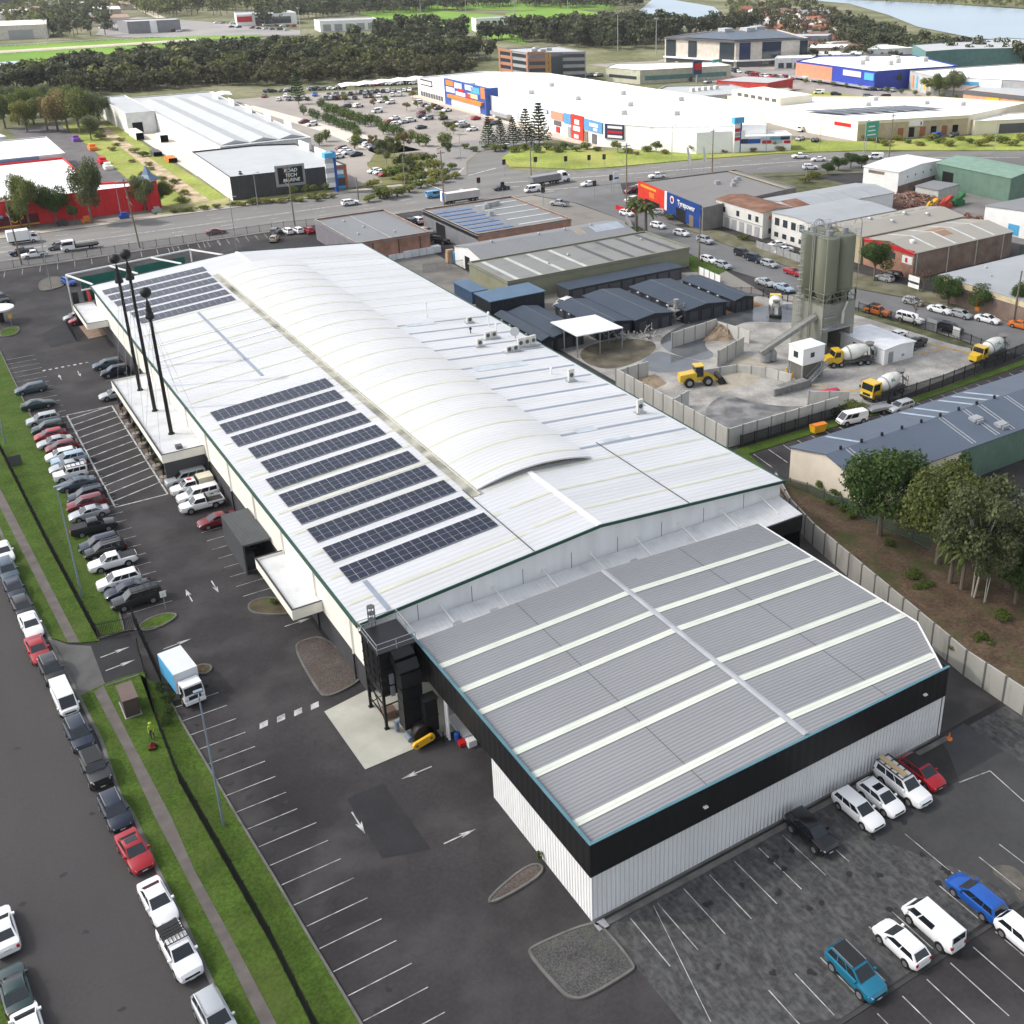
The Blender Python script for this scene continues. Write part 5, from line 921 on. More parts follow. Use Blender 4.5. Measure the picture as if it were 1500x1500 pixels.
# concrete mixers
def mixer(px, py, head, label, cabc, lettering=None, long_nose=False):
    x, y = G(px, py, 1.6); t = thing('concrete_mixer_truck', label, 'truck', (x, y, .06), math.radians(head), 'concrete mixer trucks')
    pm = PAINT_M(cabc); lp(t, 'chassis', MB().box(-4.0, 4.2, -.55, .55, .7, 1.1).box(-3.9, 1.6, -1.05, -.6, .8, 1.0).box(-3.9, 1.6, .6, 1.05, .8, 1.0), flat('mixer_chassis', (0.09, 0.09, 0.09), .7))
    if long_nose: cab(t, 1.9, 3.4, 2.2, .8, 2.9, pm); lp(t, 'bonnet', MB().add([(3.4,-.95,.8),(4.7,-.8,.8),(4.7,.8,.8),(3.4,.95,.8),(3.4,-.95,1.95),(4.6,-.75,1.7),(4.6,.75,1.7),(3.4,.95,1.95)], [(0,1,5,4),(1,2,6,5),(2,3,7,6),(4,5,6,7)]), pm)
    else: cab(t, 2.3, 4.3, 2.4, .75, 3.15, pm)
    ax = Vector((-1, 0, .22)).normalized(); m = MB(); prof = [(.55,0),(.95,.3),(1.2,1.2),(1.28,2.0),(1.2,2.9),(.95,3.8),(.62,4.6),(.55,4.75)]
    m.lathe(prof, (1.75, 0, 1.75), ax, n=24); dr = lp(t, 'drum', m, mat('mixer_drum', (0.72, 0.71, 0.66), .5, var=.08, vs=.8, dirt=.5, ds=.6, dc=(.45,.4,.33)), smooth=True)
    m = MB(); m.lathe([(1.22,1.15),(1.3,1.2),(1.3,1.35),(1.22,1.4)], (1.75,0,1.75), ax, n=24); lp(t, 'drum_ring', m, GREY)
    m = MB(); m.lathe([(.5,0),(.75,.5),(.8,.55)], (-3.3,0,3.0), (0.1,0,1), n=12); m.beam((-3.4,-.7,1.0),(-3.1,-.6,3.0),.15); m.beam((-3.4,.7,1.0),(-3.1,.6,3.0),.15); lp(t, 'hopper', m, flat('mixer_steel', (0.2, 0.19, 0.18), .7))
    m = MB(); m.add([(-3.6,-.3,2.4),(-3.6,.3,2.4),(-4.9,.3,1.3),(-4.9,-.3,1.3),(-3.6,-.38,2.6),(-3.6,.38,2.6),(-4.9,.38,1.5),(-4.9,-.38,1.5)], [(0,1,2,3),(0,3,7,4),(1,2,6,5)]); lp(t, 'chute', m, GREY)
    lp(t, 'ladder', MB().box(-3.9, -3.8, .75, .8, .9, 2.8).box(-3.9,-3.8,1.15,1.2,.9,2.8).box(-3.9,-3.8,.75,1.2,1.4,1.45).box(-3.9,-3.8,.75,1.2,2.0,2.05).box(-3.9,-3.8,.75,1.2,2.6,2.65), GREY)
    wheels(t, [(x_, s*.98) for x_ in (3.4, 2.0 if long_nose else 2.2, -1.4, -2.75) for s in (-1, 1)], .5)
    if lettering:
        for s in (-1, 1):
            cu = bpy.data.curves.new('lettering', 'FONT'); cu.body = lettering; cu.size = .85; cu.extrude = .02; cu.align_x = 'CENTER'; cu.align_y = 'CENTER'; cu.materials.append(mat('green_letters', (0.02, 0.2, 0.12), .5))
            o = mesh_of(bpy.data.objects.new('lettering', cu), 'lettering', dr, MATS['green_letters'])
            n = Vector((0.1, s*.86, .5)).normalized(); xx = (ax*(1 if s > 0 else -1)); xx = (xx - n*xx.dot(n)).normalized(); yy = n.cross(xx)
            M = Matrix((xx, yy, n)).transposed().to_4x4(); M.translation = Vector((1.75,0,1.75))+ax*2.3+n*1.32; o.matrix_local = M
    return t
mixer(1136,447,50,'muddy concrete mixer backing away on the wet concrete beside the silos','yellow',None,True)
mixer(1246,521,160,'concrete mixer with yellow long-nosed cab loading under the silo tower','yellow',None,True)
mixer(1297,566,183,'bright yellow cab-over concrete mixer beside the black mesh fence','yellow','AL')
mixer(1450,513,184,'yellow long-nosed concrete mixer at the yard gate on the right','yellow','CAL',True)
# wheel loader
t = thing('wheel_loader', 'yellow wheel loader with a black bucket on the concrete yard', 'loader', (*G(1022,553,1.2), .06), math.radians(-20), None)
lp(t, 'engine_body', MB().add([(-3.2,-.9,.9),(-.4,-.9,.9),(-.4,.9,.9),(-3.2,.9,.9),(-3.1,-.8,2.0),(-.4,-.8,2.3),(-.4,.8,2.3),(-3.1,.8,2.0)], [(3,2,1,0),(0,1,5,4),(1,2,6,5),(2,3,7,6),(3,0,4,7),(4,5,6,7)]).box(-.3, 1.4, -.6, .6, .8, 1.4), PAINT_M('yellow'))
lp(t, 'cab', MB().box(-.6, .7, -.75, .75, 1.6, 3.2), CGLASS); lp(t, 'cab_roof', MB().box(-.75, .85, -.85, .85, 3.2, 3.35), PAINT_M('yellow'))
m = MB()
for s in (-1, 1): m.beam((.8,s*.5,1.9),(2.6,s*.5,1.0),.22,.35); m.beam((2.6,s*.5,1.0),(3.3,s*.5,.55),.2,.3)
lp(t, 'loader_arm', m, PAINT_M('yellow')); lp(t, 'bucket', MB().add([(3.2,-1.4,.2),(4.6,-1.4,.1),(4.6,1.4,.1),(3.2,1.4,.2),(3.2,-1.4,1.3),(3.2,1.4,1.3),(3.7,-1.4,1.45),(3.7,1.4,1.45)], [(0,1,2,3),(0,4,5,3),(4,6,7,5),(0,1,6,4),(3,5,7,2)]), TRIM)
wheels(t, [(1.4,-1.05),(1.4,1.05),(-1.7,-1.05),(-1.7,1.05)], .78, .55)
# trailer, bins
t = thing('flat_trailer', 'galvanised flat trailer left of the silver wagon', 'trailer', (*G(1288,599,.5), .06), math.radians(170)); lp(t, 'deck', MB().box(-2, 2, -.95, .95, .6, .75).box(-2,2,-.97,-.93,.75,1.05).box(-2,2,.93,.97,.75,1.05), GALV); lp(t, 'drawbar', MB().beam((2,0,.6),(3.4,0,.5),.12), GALV); wheels(t, [(0,-1.05),(0,1.05)], .33, .2)
def skip(px, py, head, body, lid, label, L=2.2):
    t = thing('wheelie_bin', label, 'waste bin', (*G(px, py, .5), .06), math.radians(head)); m = MB(); m.add([(-L/2+.15,-.5,.15),(L/2-.15,-.5,.15),(L/2-.15,.5,.15),(-L/2+.15,.5,.15),(-L/2,-.7,1.15),(L/2,-.7,1.15),(L/2,.7,1.35),(-L/2,.7,1.35)], [(3,2,1,0),(0,1,5,4),(1,2,6,5),(2,3,7,6),(3,0,4,7)]); lp(t, 'bin', m, body)
    lp(t, 'lid', MB().add([(-L/2,-.72,1.18),(L/2,-.72,1.18),(L/2,.72,1.4),(-L/2,.72,1.4),(-L/2,0,1.5),(L/2,0,1.5)], [(0,1,5,4),(4,5,2,3),(0,4,3),(1,2,5)]), lid)
skip(1198,629,175,YELLOW,ORANGE,'yellow waste bin with an orange lid beyond the concrete wall'); skip(1213,579,170,BLUE,mat('pink_tarp', (0.5, 0.03, 0.1), .6),'blue skip under a pink cover at the concrete wall', 3.2)
# ================================================================== OTHER BUILDINGS
BQ = {}
def qb(name, label, cat, px, h, rise=0.0, ridge=None, wall=WHITE, roof=ROOFW, over=.25, parapet=0.0, snap=True, world=None, group=None, roofname='roof'):
    """a building from the four corners of its eaves: front-left, front-right, back-right, back-left"""
    q = [Vector(p) for p in (world or [G(a, b, h) for a, b in px])]
    if snap:
        x0 = (q[0].x+q[3].x)/2; x1 = (q[1].x+q[2].x)/2; y0 = (q[0].y+q[1].y)/2; y1 = (q[2].y+q[3].y)/2
        q = [Vector((x0,y0)), Vector((x1,y0)), Vector((x1,y1)), Vector((x0,y1))]
    c = (q[0]+q[1]+q[2]+q[3])/4; r = thing(name, label, cat, (c.x, c.y, 0), group=group)
    P = [(p.x, p.y) for p in q]; M2 = lambda a, b: ((a[0]+b[0])/2, (a[1]+b[1])/2)
    m = MB(); hh = h+parapet
    m.add([(*p, 0) for p in P]+[(*p, hh) for p in P], [(i, (i+1) % 4, 4+(i+1) % 4, 4+i) for i in range(4)])
    if ridge == 'front': ra, rb = M2(P[3], P[0]), M2(P[1], P[2]); m.add([(*P[3],h),(*P[0],h),(*ra,h+rise),(*P[1],h),(*P[2],h),(*rb,h+rise)], [(0,1,2),(3,4,5)])
    elif ridge == 'depth': ra, rb = M2(P[0], P[1]), M2(P[3], P[2]); m.add([(*P[0],h),(*P[1],h),(*ra,h+rise),(*P[2],h),(*P[3],h),(*rb,h+rise)], [(0,1,2),(3,4,5)])
    part('wall', m, wall, r)
    m = MB()
    def ex(p, o): v = Vector(p)-c; l = v.length; return tuple(Vector(p)+Vector((math.copysign(o, v.x), math.copysign(o, v.y))))
    if ridge is None:
        e = [ex(p, -.22 if parapet else over) for p in P]; m.poly(e, h-.15, h+.02)
        if parapet:
            part('roof', m, roof, r); m = MB()
            for i in range(4):
                a, b = P[i], P[(i+1) % 4]; m.beam((*a, hh+.03), (*b, hh+.03), .3, .06)
            part('coping', m, wall, r)
        else: part('roof', m, roof, r)
    else:
        e = [ex(p, over) for p in P]; ra, rb = (M2(e[3], e[0]), M2(e[1], e[2])) if ridge == 'front' else (M2(e[0], e[1]), M2(e[3], e[2]))
        fs = [(e[0], e[1], rb, ra), (ra, rb, e[2], e[3])] if ridge == 'front' else [(e[0], ra, rb, e[3]), (ra, e[1], e[2], rb)]
        for f in fs:
            z = [h+rise+.06 if p in (ra, rb) else h+.03 for p in f]
            m.add([(*p, zz) for p, zz in zip(f, z)]+[(*p, zz-.12) for p, zz in zip(f, z)], [(0,1,2,3),(7,6,5,4),(0,4,5,1),(1,5,6,2),(2,6,7,3),(3,7,4,0)])
        part(roofname, m, roof, r)
    BQ[r] = (P, h, rise, ridge, c); return r
def face(r, side, u0, u1, z0, z1, mt, name='window', out=.06, lab=None):
    P = BQ[r][0]; a = Vector(P[side]); b = Vector(P[(side+1) % 4]); d = (b-a); n = Vector((d.y, -d.x)).normalized()*(out/2+.01)
    p = a+d*u0+n; q = a+d*u1+n; return part(name, MB().beam((p.x, p.y, (z0+z1)/2), (q.x, q.y, (z0+z1)/2), out, z1-z0), mt, r, lab)
def ftext(r, side, u, z, body, size, mt, out=.1, **k):
    P = BQ[r][0]; a = Vector(P[side]); b = Vector(P[(side+1) % 4]); d = (b-a); n = Vector((d.y, -d.x)).normalized()*out; p = a+d*u+n
    return text(body, size, r, (p.x, p.y, z), d, mt, r.location, **k)
def onroof(r, u, v):
    P, h, rise, ridge, c = BQ[r]; a, b, d, e = (Vector(p) for p in P); p = a.lerp(b, u).lerp(e.lerp(d, u), v)
    z = h + (rise*(1-abs(2*v-1)) if ridge == 'front' else rise*(1-abs(2*u-1)) if ridge == 'depth' else 0); return (p.x, p.y, z)
def strip(r, u0, u1, v0, v1, mt, name='rooflight', up=.09):
    P, h, rise, ridge, c = BQ[r]; m = MB(); vs = [v0, v1]; us = [u0, u1]
    if ridge == 'front' and v0 < .5 < v1: vs = [v0, .5, v1]
    if ridge == 'depth' and u0 < .5 < u1: us = [u0, .5, u1]
    for ua, ub in zip(us[:-1], us[1:]):
        for va, vb in zip(vs[:-1], vs[1:]):
            pts = [onroof(r, ua, va), onroof(r, ub, va), onroof(r, ub, vb), onroof(r, ua, vb)]; m.quad(*[(x, y, z+up) for x, y, z in pts])
    return part(name, m, mt, r)
def vent(r, u, v, s=.5, h=.7, mt=GALV, name='roof_vent'):
    x, y, z = onroof(r, u, v); m = MB(); m.cyl((x,y,z),(x,y,z+h*.6),s*.5,n=8); m.lathe([(s*.5,0),(s*.62,h*.15),(s*.45,h*.4),(.05,h*.5)], (x,y,z+h*.5), n=10); return part(name, m, mt, r)
def unit(r, u, v, sx=1.5, sy=1.2, h=1.0, mt=GREY, name='rooftop_unit'):
    x, y, z = onroof(r, u, v); m = MB(); m.box(x-sx/2, x+sx/2, y-sy/2, y+sy/2, z, z+h); m.cyl((x,y,z+h),(x,y,z+h+.08),min(sx,sy)*.35,n=10); return part(name, m, mt, r)
R_GREY = mat('weathered_grey_roof', (0.24, 0.245, 0.25), .55, var=.12, vs=.15, corr=('w', .8, .03), dirt=.4, ds=.15, dc=(.18,.18,.18), stretch=(1,.3,1)); R_TAN = mat('beige_roof', (0.36, 0.335, 0.29), .6, var=.1, vs=.12, corr=('w', .8, .03), dirt=.35, ds=.12, dc=(.27,.25,.22)); R_FIBRO = mat('fibro_roof', (0.25, 0.25, 0.24), .8, var=.2, vs=.2, dirt=.5, ds=.2, dc=(.18,.17,.15))
R_PALE = mat('pale_grey_roof', (0.36, 0.375, 0.385), .5, var=.05, vs=.2, corr=('w', .9, .02)); R_SLATE = mat('slate_blue_roof', (0.1, 0.125, 0.165), .5, var=.06, vs=.2, corr=('x', .7, .008)); R_NAVY = mat('navy_roof', (0.045, 0.06, 0.085), .5, var=.08, vs=.3, corr=('y', .5, .03)); W_NAVY = mat('navy_wall', (0.022, 0.026, 0.034), .55, corr=('w', .4, .03)); R_BLUE = mat('steel_blue_roof', (0.1, 0.17, 0.26), .45, var=.08, vs=.3, corr=('w', .5, .03))
W_GREEN = mat('moss_rendered_block', (0.27, 0.27, 0.18), .9, var=.2, vs=.3, dirt=.5, ds=.3, dc=(.15,.16,.11)); W_GREY = mat('grey_cladding', (0.22, 0.22, 0.235), .6, corr=('w', .5, .03)); W_PEACH = mat('cream_cladding', (0.78, 0.69, 0.57), .6, corr=('w', .5, .006), var=.05, dirt=.1); W_SAGE = mat('sage_green_wall', (0.13, 0.21, 0.16), .6, corr=('w', .5, .03), var=.1); R_WHITE2 = mat('bright_white_roof', (0.78, 0.79, 0.8), .5, var=.03, vs=.1, dirt=.1, ds=.05); R_RUST = mat('rusty_brown_roof', (0.22, 0.11, 0.07), .8, var=.3, vs=.3, corr=('w', .5, .03), dirt=.4, ds=.3, dc=(.3,.2,.15)); W_TAN = mat('tan_block_wall', (0.4, 0.34, 0.22), .85, var=.12, vs=.3); W_CREAM2 = mat('pale_cream_wall', (0.76, 0.69, 0.54), .75, var=.05, vs=.2)
DARKOPEN = flat('dark_opening', (0.01, 0.01, 0.011), .9)

b = qb('brick_workshop', 'grey-roofed brick workshop with a grey cladding end, left of the two brick workshops', 'workshop', [(506,356),(627,347),(574,309),(468,320)], 4.6, wall=BRICK, roof=R_GREY, parapet=.35)
face(b, 3, 0, 1, .0, 5.0, mat('mauve_cladding', (0.2, 0.19, 0.21), .6, corr=('y', .8, .05)), 'side_cladding'); strip(b, .48, .5, .02, .98, GALV, 'ridge_cap'); [vent(b, u, v, .5, .5) for u, v in ((.2,.3),(.3,.8),(.65,.2),(.4,.5))]
for u in (.2, .55, .85): face(b, 0, u, u+.015, 0, 4.6, mat('rain_stain', (.12,.06,.04), .9), 'downpipe', .08)
b = qb('brick_workshop', 'brick workshop with rows of blue solar panels and a black fascia, right of the two', 'workshop', [(683,346),(822,326),(770,289),(628,304)], 4.6, wall=BRICK, roof=R_GREY, parapet=.35)
face(b, 3, 0, 1, 3.6, 5.0, BLACK, 'fascia'); face(b, 3, .02, .98, 0, 3.6, W_GREY, 'side_cladding', .04); face(b, 3, .25, .42, 0, 3.2, DARKOPEN, 'roller_door', .1)
for k in range(7): strip(b, .03, .43-.03*(k % 2), .08+k*.12, .145+k*.12, mat('blue_solar', (.03,.09,.25), .2, spec=.6), 'solar_array', .14)
for k in range(5): strip(b, .5, .98, .1+k*.19, .12+k*.19, RLIGHT)
for u, v in ((.6,.8),(.66,.8),(.72,.82),(.45,.5),(.55,.75)): unit(b, u, v, 1.2, 1, 1.1, GALV)
b = qb('gabled_shed', 'long shed with grey sheet roof and a white gable end facing left', 'shed', [(695,376),(926,347),(908,324),(661,357)], 4.0, 1.3, 'front', wall=WHITE, roof=R_GREY)
face(b, 3, .38, .55, 0, 3.0, DARKOPEN, 'door'); [vent(b, u, .5, .5, .6) for u in (.15,.45,.62,.8)]; strip(b, .78, .98, .02, .5, mat('paler_sheets', (.36,.4,.45), .5), 'roof_sheet', .07); strip(b, .66, .72, .02, .5, mat('tan_sheets', (.33,.29,.24), .6), 'roof_sheet', .07)
b = qb('block_warehouse', 'mossy green block warehouse with grey roof and pale rooflights', 'warehouse', [(729,411),(1008,370),(960,340),(689,383)], 4.0, .0, None, wall=W_GREEN, roof=R_FIBRO, parapet=.3)
for k, u in enumerate((.05,.17,.29,.41,.56,.68,.8,.92)): strip(b, u, u+.022, .05, .95, mat('pale_rooflight', (.5,.52,.48), .5) if k < 4 else DKGREY)
for u, v in ((.45,.6),(.3,.4),(.9,.7)): vent(b, u, v, .5, .5)
b = qb('garage_row', 'row of dark grey lock-up garages against the mossy block warehouse', 'garages', [(823,421),(1000,395),(995,386),(811,411)], 2.7, .0, None, wall=CHAR, roof=R_NAVY)
for k in range(9): face(b, 0, .03+k*.108, .115+k*.108, 0, 2.2, mat('garage_door', (.09,.09,.1), .6, corr=('z', .3, .02)), 'garage_door')
b = qb('blue_roof_shed', 'dark shed with a steel blue skillion roof beside the white warehouse roof', 'shed', [(714,441),(799,427),(775,415),(697,428)], 4.2, .0, None, wall=W_NAVY, roof=R_BLUE); face(b, 0, .3, .32, .8, 1.2, WHITE, 'lamp')
b = qb('blue_container', 'small steel blue container left behind the blue-roofed shed', 'container', [(683,430),(703,424),(692,408),(674,411)], 2.6, .0, None, wall=mat('container_blue', (.06,.11,.2), .6, corr=('w', .3, .04)), roof=R_BLUE)
SH = 'navy storage sheds beside the batching plant'
for lab, px, h in (('navy storage shed farthest right, ending near the grey side fence', [(1063,443),(1094,436),(1042,404),(1008,405)], 2.6),
                   ('broad navy storage shed in the second place from the right', [(1003,455),(1068,441),(975,408),(927,421)], 2.7),
                   ('navy storage shed third from the right behind the white shelter roof', [(925,470),(985,457),(906,422),(862,433)], 2.7),
                   ('navy storage shed left of the white shelter roof', [(808,493),(860,482),(780,448),(752,457)], 2.7),
                   ('low navy storage shed hugging the white warehouse gutter', [(792,500),(812,494),(742,458),(728,460)], 2.6),
                   ('navy storage shed half covered by the white shelter roof', [(870,481),(920,470),(865,437),(820,445)], 2.6)):
    b = qb('storage_shed', lab, 'shed', px, h, .55, 'depth', wall=W_NAVY, roof=R_NAVY, group=SH); strip(b, .485, .515, 0, 1, mat('navy_ridge', (.12,.14,.17), .5), 'ridge_cap')
    for k in range(5): face(b, 3, .08+k*.18, .2+k*.18, 0, 2.1, mat('unit_door', (.05,.055,.065), .6), 'unit_door')
    for k in range(3): face(b, 0, .1+k*.3, .3+k*.3, 0, 2.1, mat('unit_door', (.05,.055,.065), .6), 'unit_door')
    for k in range(4): face(b, 3, .14+k*.18, .17+k*.18, 2.2, 2.4, WHITE, 'wall_lamp', .2)
# open shelter
sh = thing('open_shelter', 'white flat-roofed shelter on thin posts between the yard and the navy sheds', 'shelter', (96.6, 155, 0)); Q = [G(845,493,4), G(913,480,4), G(872,461,4), G(806,472,4)]
m = MB(); m.poly(Q, 3.9, 4.05); part('roof', m, mat('shelter_white', (.74,.75,.76), .5), sh)
for a, b_ in ((0,1),(1,2),(2,3),(3,0)):
    for t in (0, .5): x = Q[a][0]*(1-t)+Q[b_][0]*t; y = Q[a][1]*(1-t)+Q[b_][1]*t; cx_, cy_ = 96.6, 154.8; part('post', MB().box(x*.97+cx_*.03-.08, x*.97+cx_*.03+.08, y*.97+cy_*.03-.08, y*.97+cy_*.03+.08, 0, 3.9), GREY, sh)
# cream shed with slate roof
b = qb('cream_shed', 'long cream-walled shed with slate blue roof behind the trees on the right', 'shed', None, 5.0, 1.6, 'front', wall=W_PEACH, roof=R_SLATE, world=[(91.6,83.4),(150,83.4),(150,96.3),(90.6,96.3)])
face(b, 0, .3, 1, 0, 4.9, W_SAGE, 'green_wall', .04)
for x in (94.4, 111.5, 116.2, 119.3, 124.8, 131): u = (x-91.1)/59; strip(b, u-.007, u-.003, .02, .48, GALV, 'rooflight_edge'); strip(b, u+.003, u+.007, .02, .48, GALV, 'rooflight_edge')
for x in (97, 111, 113.8, 118.7, 121.5, 124): u = (x-91.1)/59; strip(b, u-.005, u+.005, .52, .98, mat('pale_blue_rooflight', (.36,.43,.5), .5))
for k in range(9): vent(b, .04+k*.062, .5, .35, .55, BLACK)
for u, v in ((.42,.3),(.46,.12)): x, y, z = onroof(b, u, v); part('skylight_dome', MB().box(x-.8,x+.8,y-.6,y+.6,z+.05,z+.5).box(x-.6,x+.6,y-.9,y-.6,z-.1,z+.35), GALV, b)
b = qb('grey_shed', 'pale building behind the gum trees at the right edge, roof partly hidden', 'shed', None, 4.2, .6, 'front', wall=mat('pale_wall', (.5,.47,.42), .7), roof=R_PALE, world=[(100,56),(130,56),(130,72),(98,72)])
# batching plant: silo tower ------------------------------------------------------------------------------------------
OLIVE = mat('olive_drab', (0.17, 0.18, 0.125), .6, var=.06, vs=.3, dirt=.3, ds=.3, dc=(.24,.235,.2), stretch=(1,1,.25)); OLIVE_C = mat('olive_concrete', (0.235, 0.235, 0.195), .8, var=.1, vs=.3, dirt=.3, ds=.4, dc=(.32,.31,.28), stretch=(1,1,.3))
TX, TY = 126.2, 127.9
TW = thing('silo_tower', 'olive green cement silos standing on a square batching tower', 'silo tower', (TX+3.6, TY+3.6, 0))
m = MB(); x0, x1, y0, y1 = TX, TX+7.4, TY, TY+7.4
m.box(x0, x1, y0, y1, 4.6, 9.0); m.box(x0, x0+1.5, y0, y1, 0, 4.6); m.box(x1-.8, x1, y0, y1, 0, 4.6); m.box(x0+1.5, x1-.8, y1-.5, y1, 0, 4.6); m.box(x0-.03, x1+.03, y0-.08, y0, 4.4, 4.7, 1); part('tower_base', m, [OLIVE_C, GREY], TW)
for cx, cy in ((TX+1.95, TY+1.9), (TX+5.6, TY+1.95), (TX+1.9, TY+5.6), (TX+5.5, TY+5.8)):
    m = MB(); m.lathe([(.8,9.1),(1.9,11.0),(1.9,20.0),(1.75,20.2),(.2,20.4)], (cx,cy,0), n=28); part('silo', m, OLIVE, TW, smooth=True)
    m = MB(); m.cyl((cx,cy,20.3),(cx,cy,21.3),.55,n=12); m.cyl((cx+.9,cy+.5,20.2),(cx+.9,cy+.5,20.9),.3,n=10); part('filter', m, GREY, TW)
m = MB()
for k in range(2):
    for x in np.linspace(x0+.2, x1-.2, 5): m.beam((x,y0+.05,9),(x,y0+.05,11.2),.14)
for z in (9.2, 10.1, 11.1): m.beam((x0,y0-.05,z),(x1,y0-.05,z),.12); m.beam((x0-.05,y0,z),(x0-.05,y1,z),.12)
[m.beam((x0+a,y0-.1,9.2),(x0+b_,y0-.1,11.1),.1) for a, b_ in ((0,1.8),(3.6,1.8),(3.6,5.4),(7.4,5.4))]; part('support_frame', m, OLIVE, TW)
m = MB()
for z in (20.5, 20.9, 21.3):
    for a, b_ in (((x0,y0),(x1,y0)),((x1,y0),(x1,y1)),((x1,y1),(x0,y1)),((x0,y1),(x0,y0))): m.cyl((*a,z),(*b_,z),.03,n=5)
for x in np.linspace(x0, x1, 7):
    for y in (y0, y1): m.cyl((x,y,20.1),(x,y,21.3),.03,n=5)
for y in np.linspace(y0, y1, 7):
    for x in (x0, x1): m.cyl((x,y,20.1),(x,y,21.3),.03,n=5)
part('guard_rail', m, GREY, TW)
for x, y, zl in ((x0-.2, y0+2.9, 3), (x0-.2, y0+3.3, 3), (x1+.2, y0+.2, 9), (x0-.15,y0-.1, 4)):
    m = MB(); m.cyl((x,y,zl),(x,y,22.2),.08,n=6)
    for k in range(6): a0, a1 = PI*k/6, PI*(k+1)/6; s_ = -1 if x > x1 else 1; m.cyl((x+s_*(.9-.9*math.cos(a0)), y, 22.2+.9*math.sin(a0)), (x+s_*(.9-.9*math.cos(a1)), y, 22.2+.9*math.sin(a1)), .07, n=5)
    part('fill_pipe', m, mat('grey_pipe', (.3,.3,.26), .5), TW)
m = MB()
for s in (0, .5): m.cyl((x0-.6,y0+5+s,0),(x0-.6,y0+5+s,21.8),.04,n=5)
for z in np.arange(.5, 21.5, .45): m.cyl((x0-.6,y0+5,z),(x0-.6,y0+5.5,z),.02,n=4)
for z in np.arange(3, 21.5, 1.2): m.lathe([(.42,z),(.46,z),(.46,z+.06),(.42,z+.06)], (x0-.75,y0+5.25,0), n=10)
part('ladder', m, GREY, TW)
m = MB(); m.box(x0-.3, x0+3.2, y0-1.0, y0, 5.2, 5.3)
for z in (5.8, 6.3): m.beam((x0-.3,y0-1,z),(x0+3.2,y0-1,z),.05)
for x in np.linspace(x0-.3, x0+3.2, 6): m.beam((x,y0-1,5.3),(x,y0-1,6.3),.05)
for z in (7.2, 7.7, 8.2): m.beam((x0+.2,y0-.6,z),(x0+2.4,y0-.6,z),.05)
m.box(x0+.2,x0+2.4,y0-.6,y0,7.0,7.1); part('walkway', m, GREY, TW)
m = MB(); m.cyl((x0+5.2,y0-.3,9.2),(x0+4.2,y0-.5,7.6),.18,n=8); m.cyl((x0+4.2,y0-.5,7.6),(x0+4.0,y0-.6,5.6),.25,n=8); part('chute_pipe', m, mat('pale_pipe', (.5,.5,.46), .5), TW)
part('green_cabin', MB().box(x0-2.4, x0+.2-.25, y0-.9, y0+1.2, 0, 3.1), mat('dark_green_cabin', (.03,.085,.065), .6), TW)
m = MB(); a = Vector((x0-.2, y0+1.6, 7.0)); bb = Vector((116, 131.5, 2.0)); m.beam(a, bb, 1.2, .7); m.beam(a+Vector((0,0,.7)), bb+Vector((0,0,.7)), .1); cv = solo('conveyor', m, mat('conveyor_steel', (.27,.27,.25), .6, corr=('w', .8, .06)), 'sloping covered conveyor feeding the silo tower', 'conveyor')
m = MB()
for x in (117.3, 118.6): m.lathe([(.9,0),(.9,1.2),(.3,2)], (x,131.5,.3), n=12)
solo('aggregate_hopper', m, GREY, 'pair of round grey hoppers at the foot of the conveyor', 'hopper')
# weigh cabin, site office
ob = thing('batch_cabin', 'white control cabin raised on posts with a stair, left of the silo tower', 'cabin', (118.6, 122.6, 0)); ox0, ox1, oy0, oy1 = 116.0, 120.6, 121.2, 124.6
part('cabin_box', MB().box(ox0, ox1, oy0, oy1, 2.9, 5.6), WHITE, ob); part('roof', MB().box(ox0-.1, ox1+.1, oy0-.1, oy1+.1, 5.6, 5.72), mat('shelter_white', (.74,.75,.76), .5), ob); part('window', MB().box(ox0-.04, ox0, 122.4, 123.4, 3.9, 4.9), GLASS, ob); part('window', MB().box(ox0+1.6, ox0+2.4, oy0-.04, oy0, 4, 4.8), GLASS, ob)
for x in (ox0+.1, ox1-.1):
    for y in (oy0+.1, oy1-.1): part('post', MB().box(x-.1,x+.1,y-.1,y+.1,0,2.9), GREY, ob)
m = MB()
for k in range(12): m.box(ox0+.6+k*.33, ox0+1.0+k*.33, oy0-1.3, oy0-.4, .2+k*.23, .26+k*.23)
for y in (oy0-1.3, oy0-.4): m.beam((ox0+.6,y,.2),(ox0+4.6,y,2.9),.08,.2); m.beam((ox0+.6,y,1.1),(ox0+4.6,y,3.8),.05)
part('stair', m, GREY, ob); part('wall_under', MB().box(ox0+.3, ox1-.3, oy0+.3, oy1-.3, 0, 2.9), mat('dark_render', (.16,.15,.13), .9), ob)
m = MB(); m.box(108.6, 116.2, 119.2, 119.5, 0, 1.2); m.box(110.5, 116, 119.5, 121, .9, 1.0); solo('steel_platform', m, mat('grubby_steel', (.2,.2,.19), .7, var=.3, vs=1), 'low steel platform running left from the control cabin stair', 'platform')
b = qb('site_office', 'white demountable site office beside the silo tower', 'office', None, 2.9, .25, 'depth', wall=WHITE, roof=mat('shelter_white', (.74,.75,.76), .5), world=[(132.4,119.3),(139.4,119.3),(139.4,129.5),(132.4,129.5)])
for u in (.3, .7): face(b, 3, u, u+.13, 1.1, 2.1, GLASS)
face(b, 0, .15, .3, .2, 2.1, GREY, 'door'); face(b, 0, .6, .68, .8, 1.2, GREY, 'meter_box')
PALEC = mat('precast_panel', (.52,.51,.47), .85, var=.1, vs=.4, dirt=.4, ds=.5, dc=(.32,.31,.28), stretch=(1,1,.3)); POSTC = mat('panel_post', (.27,.26,.25), .8)
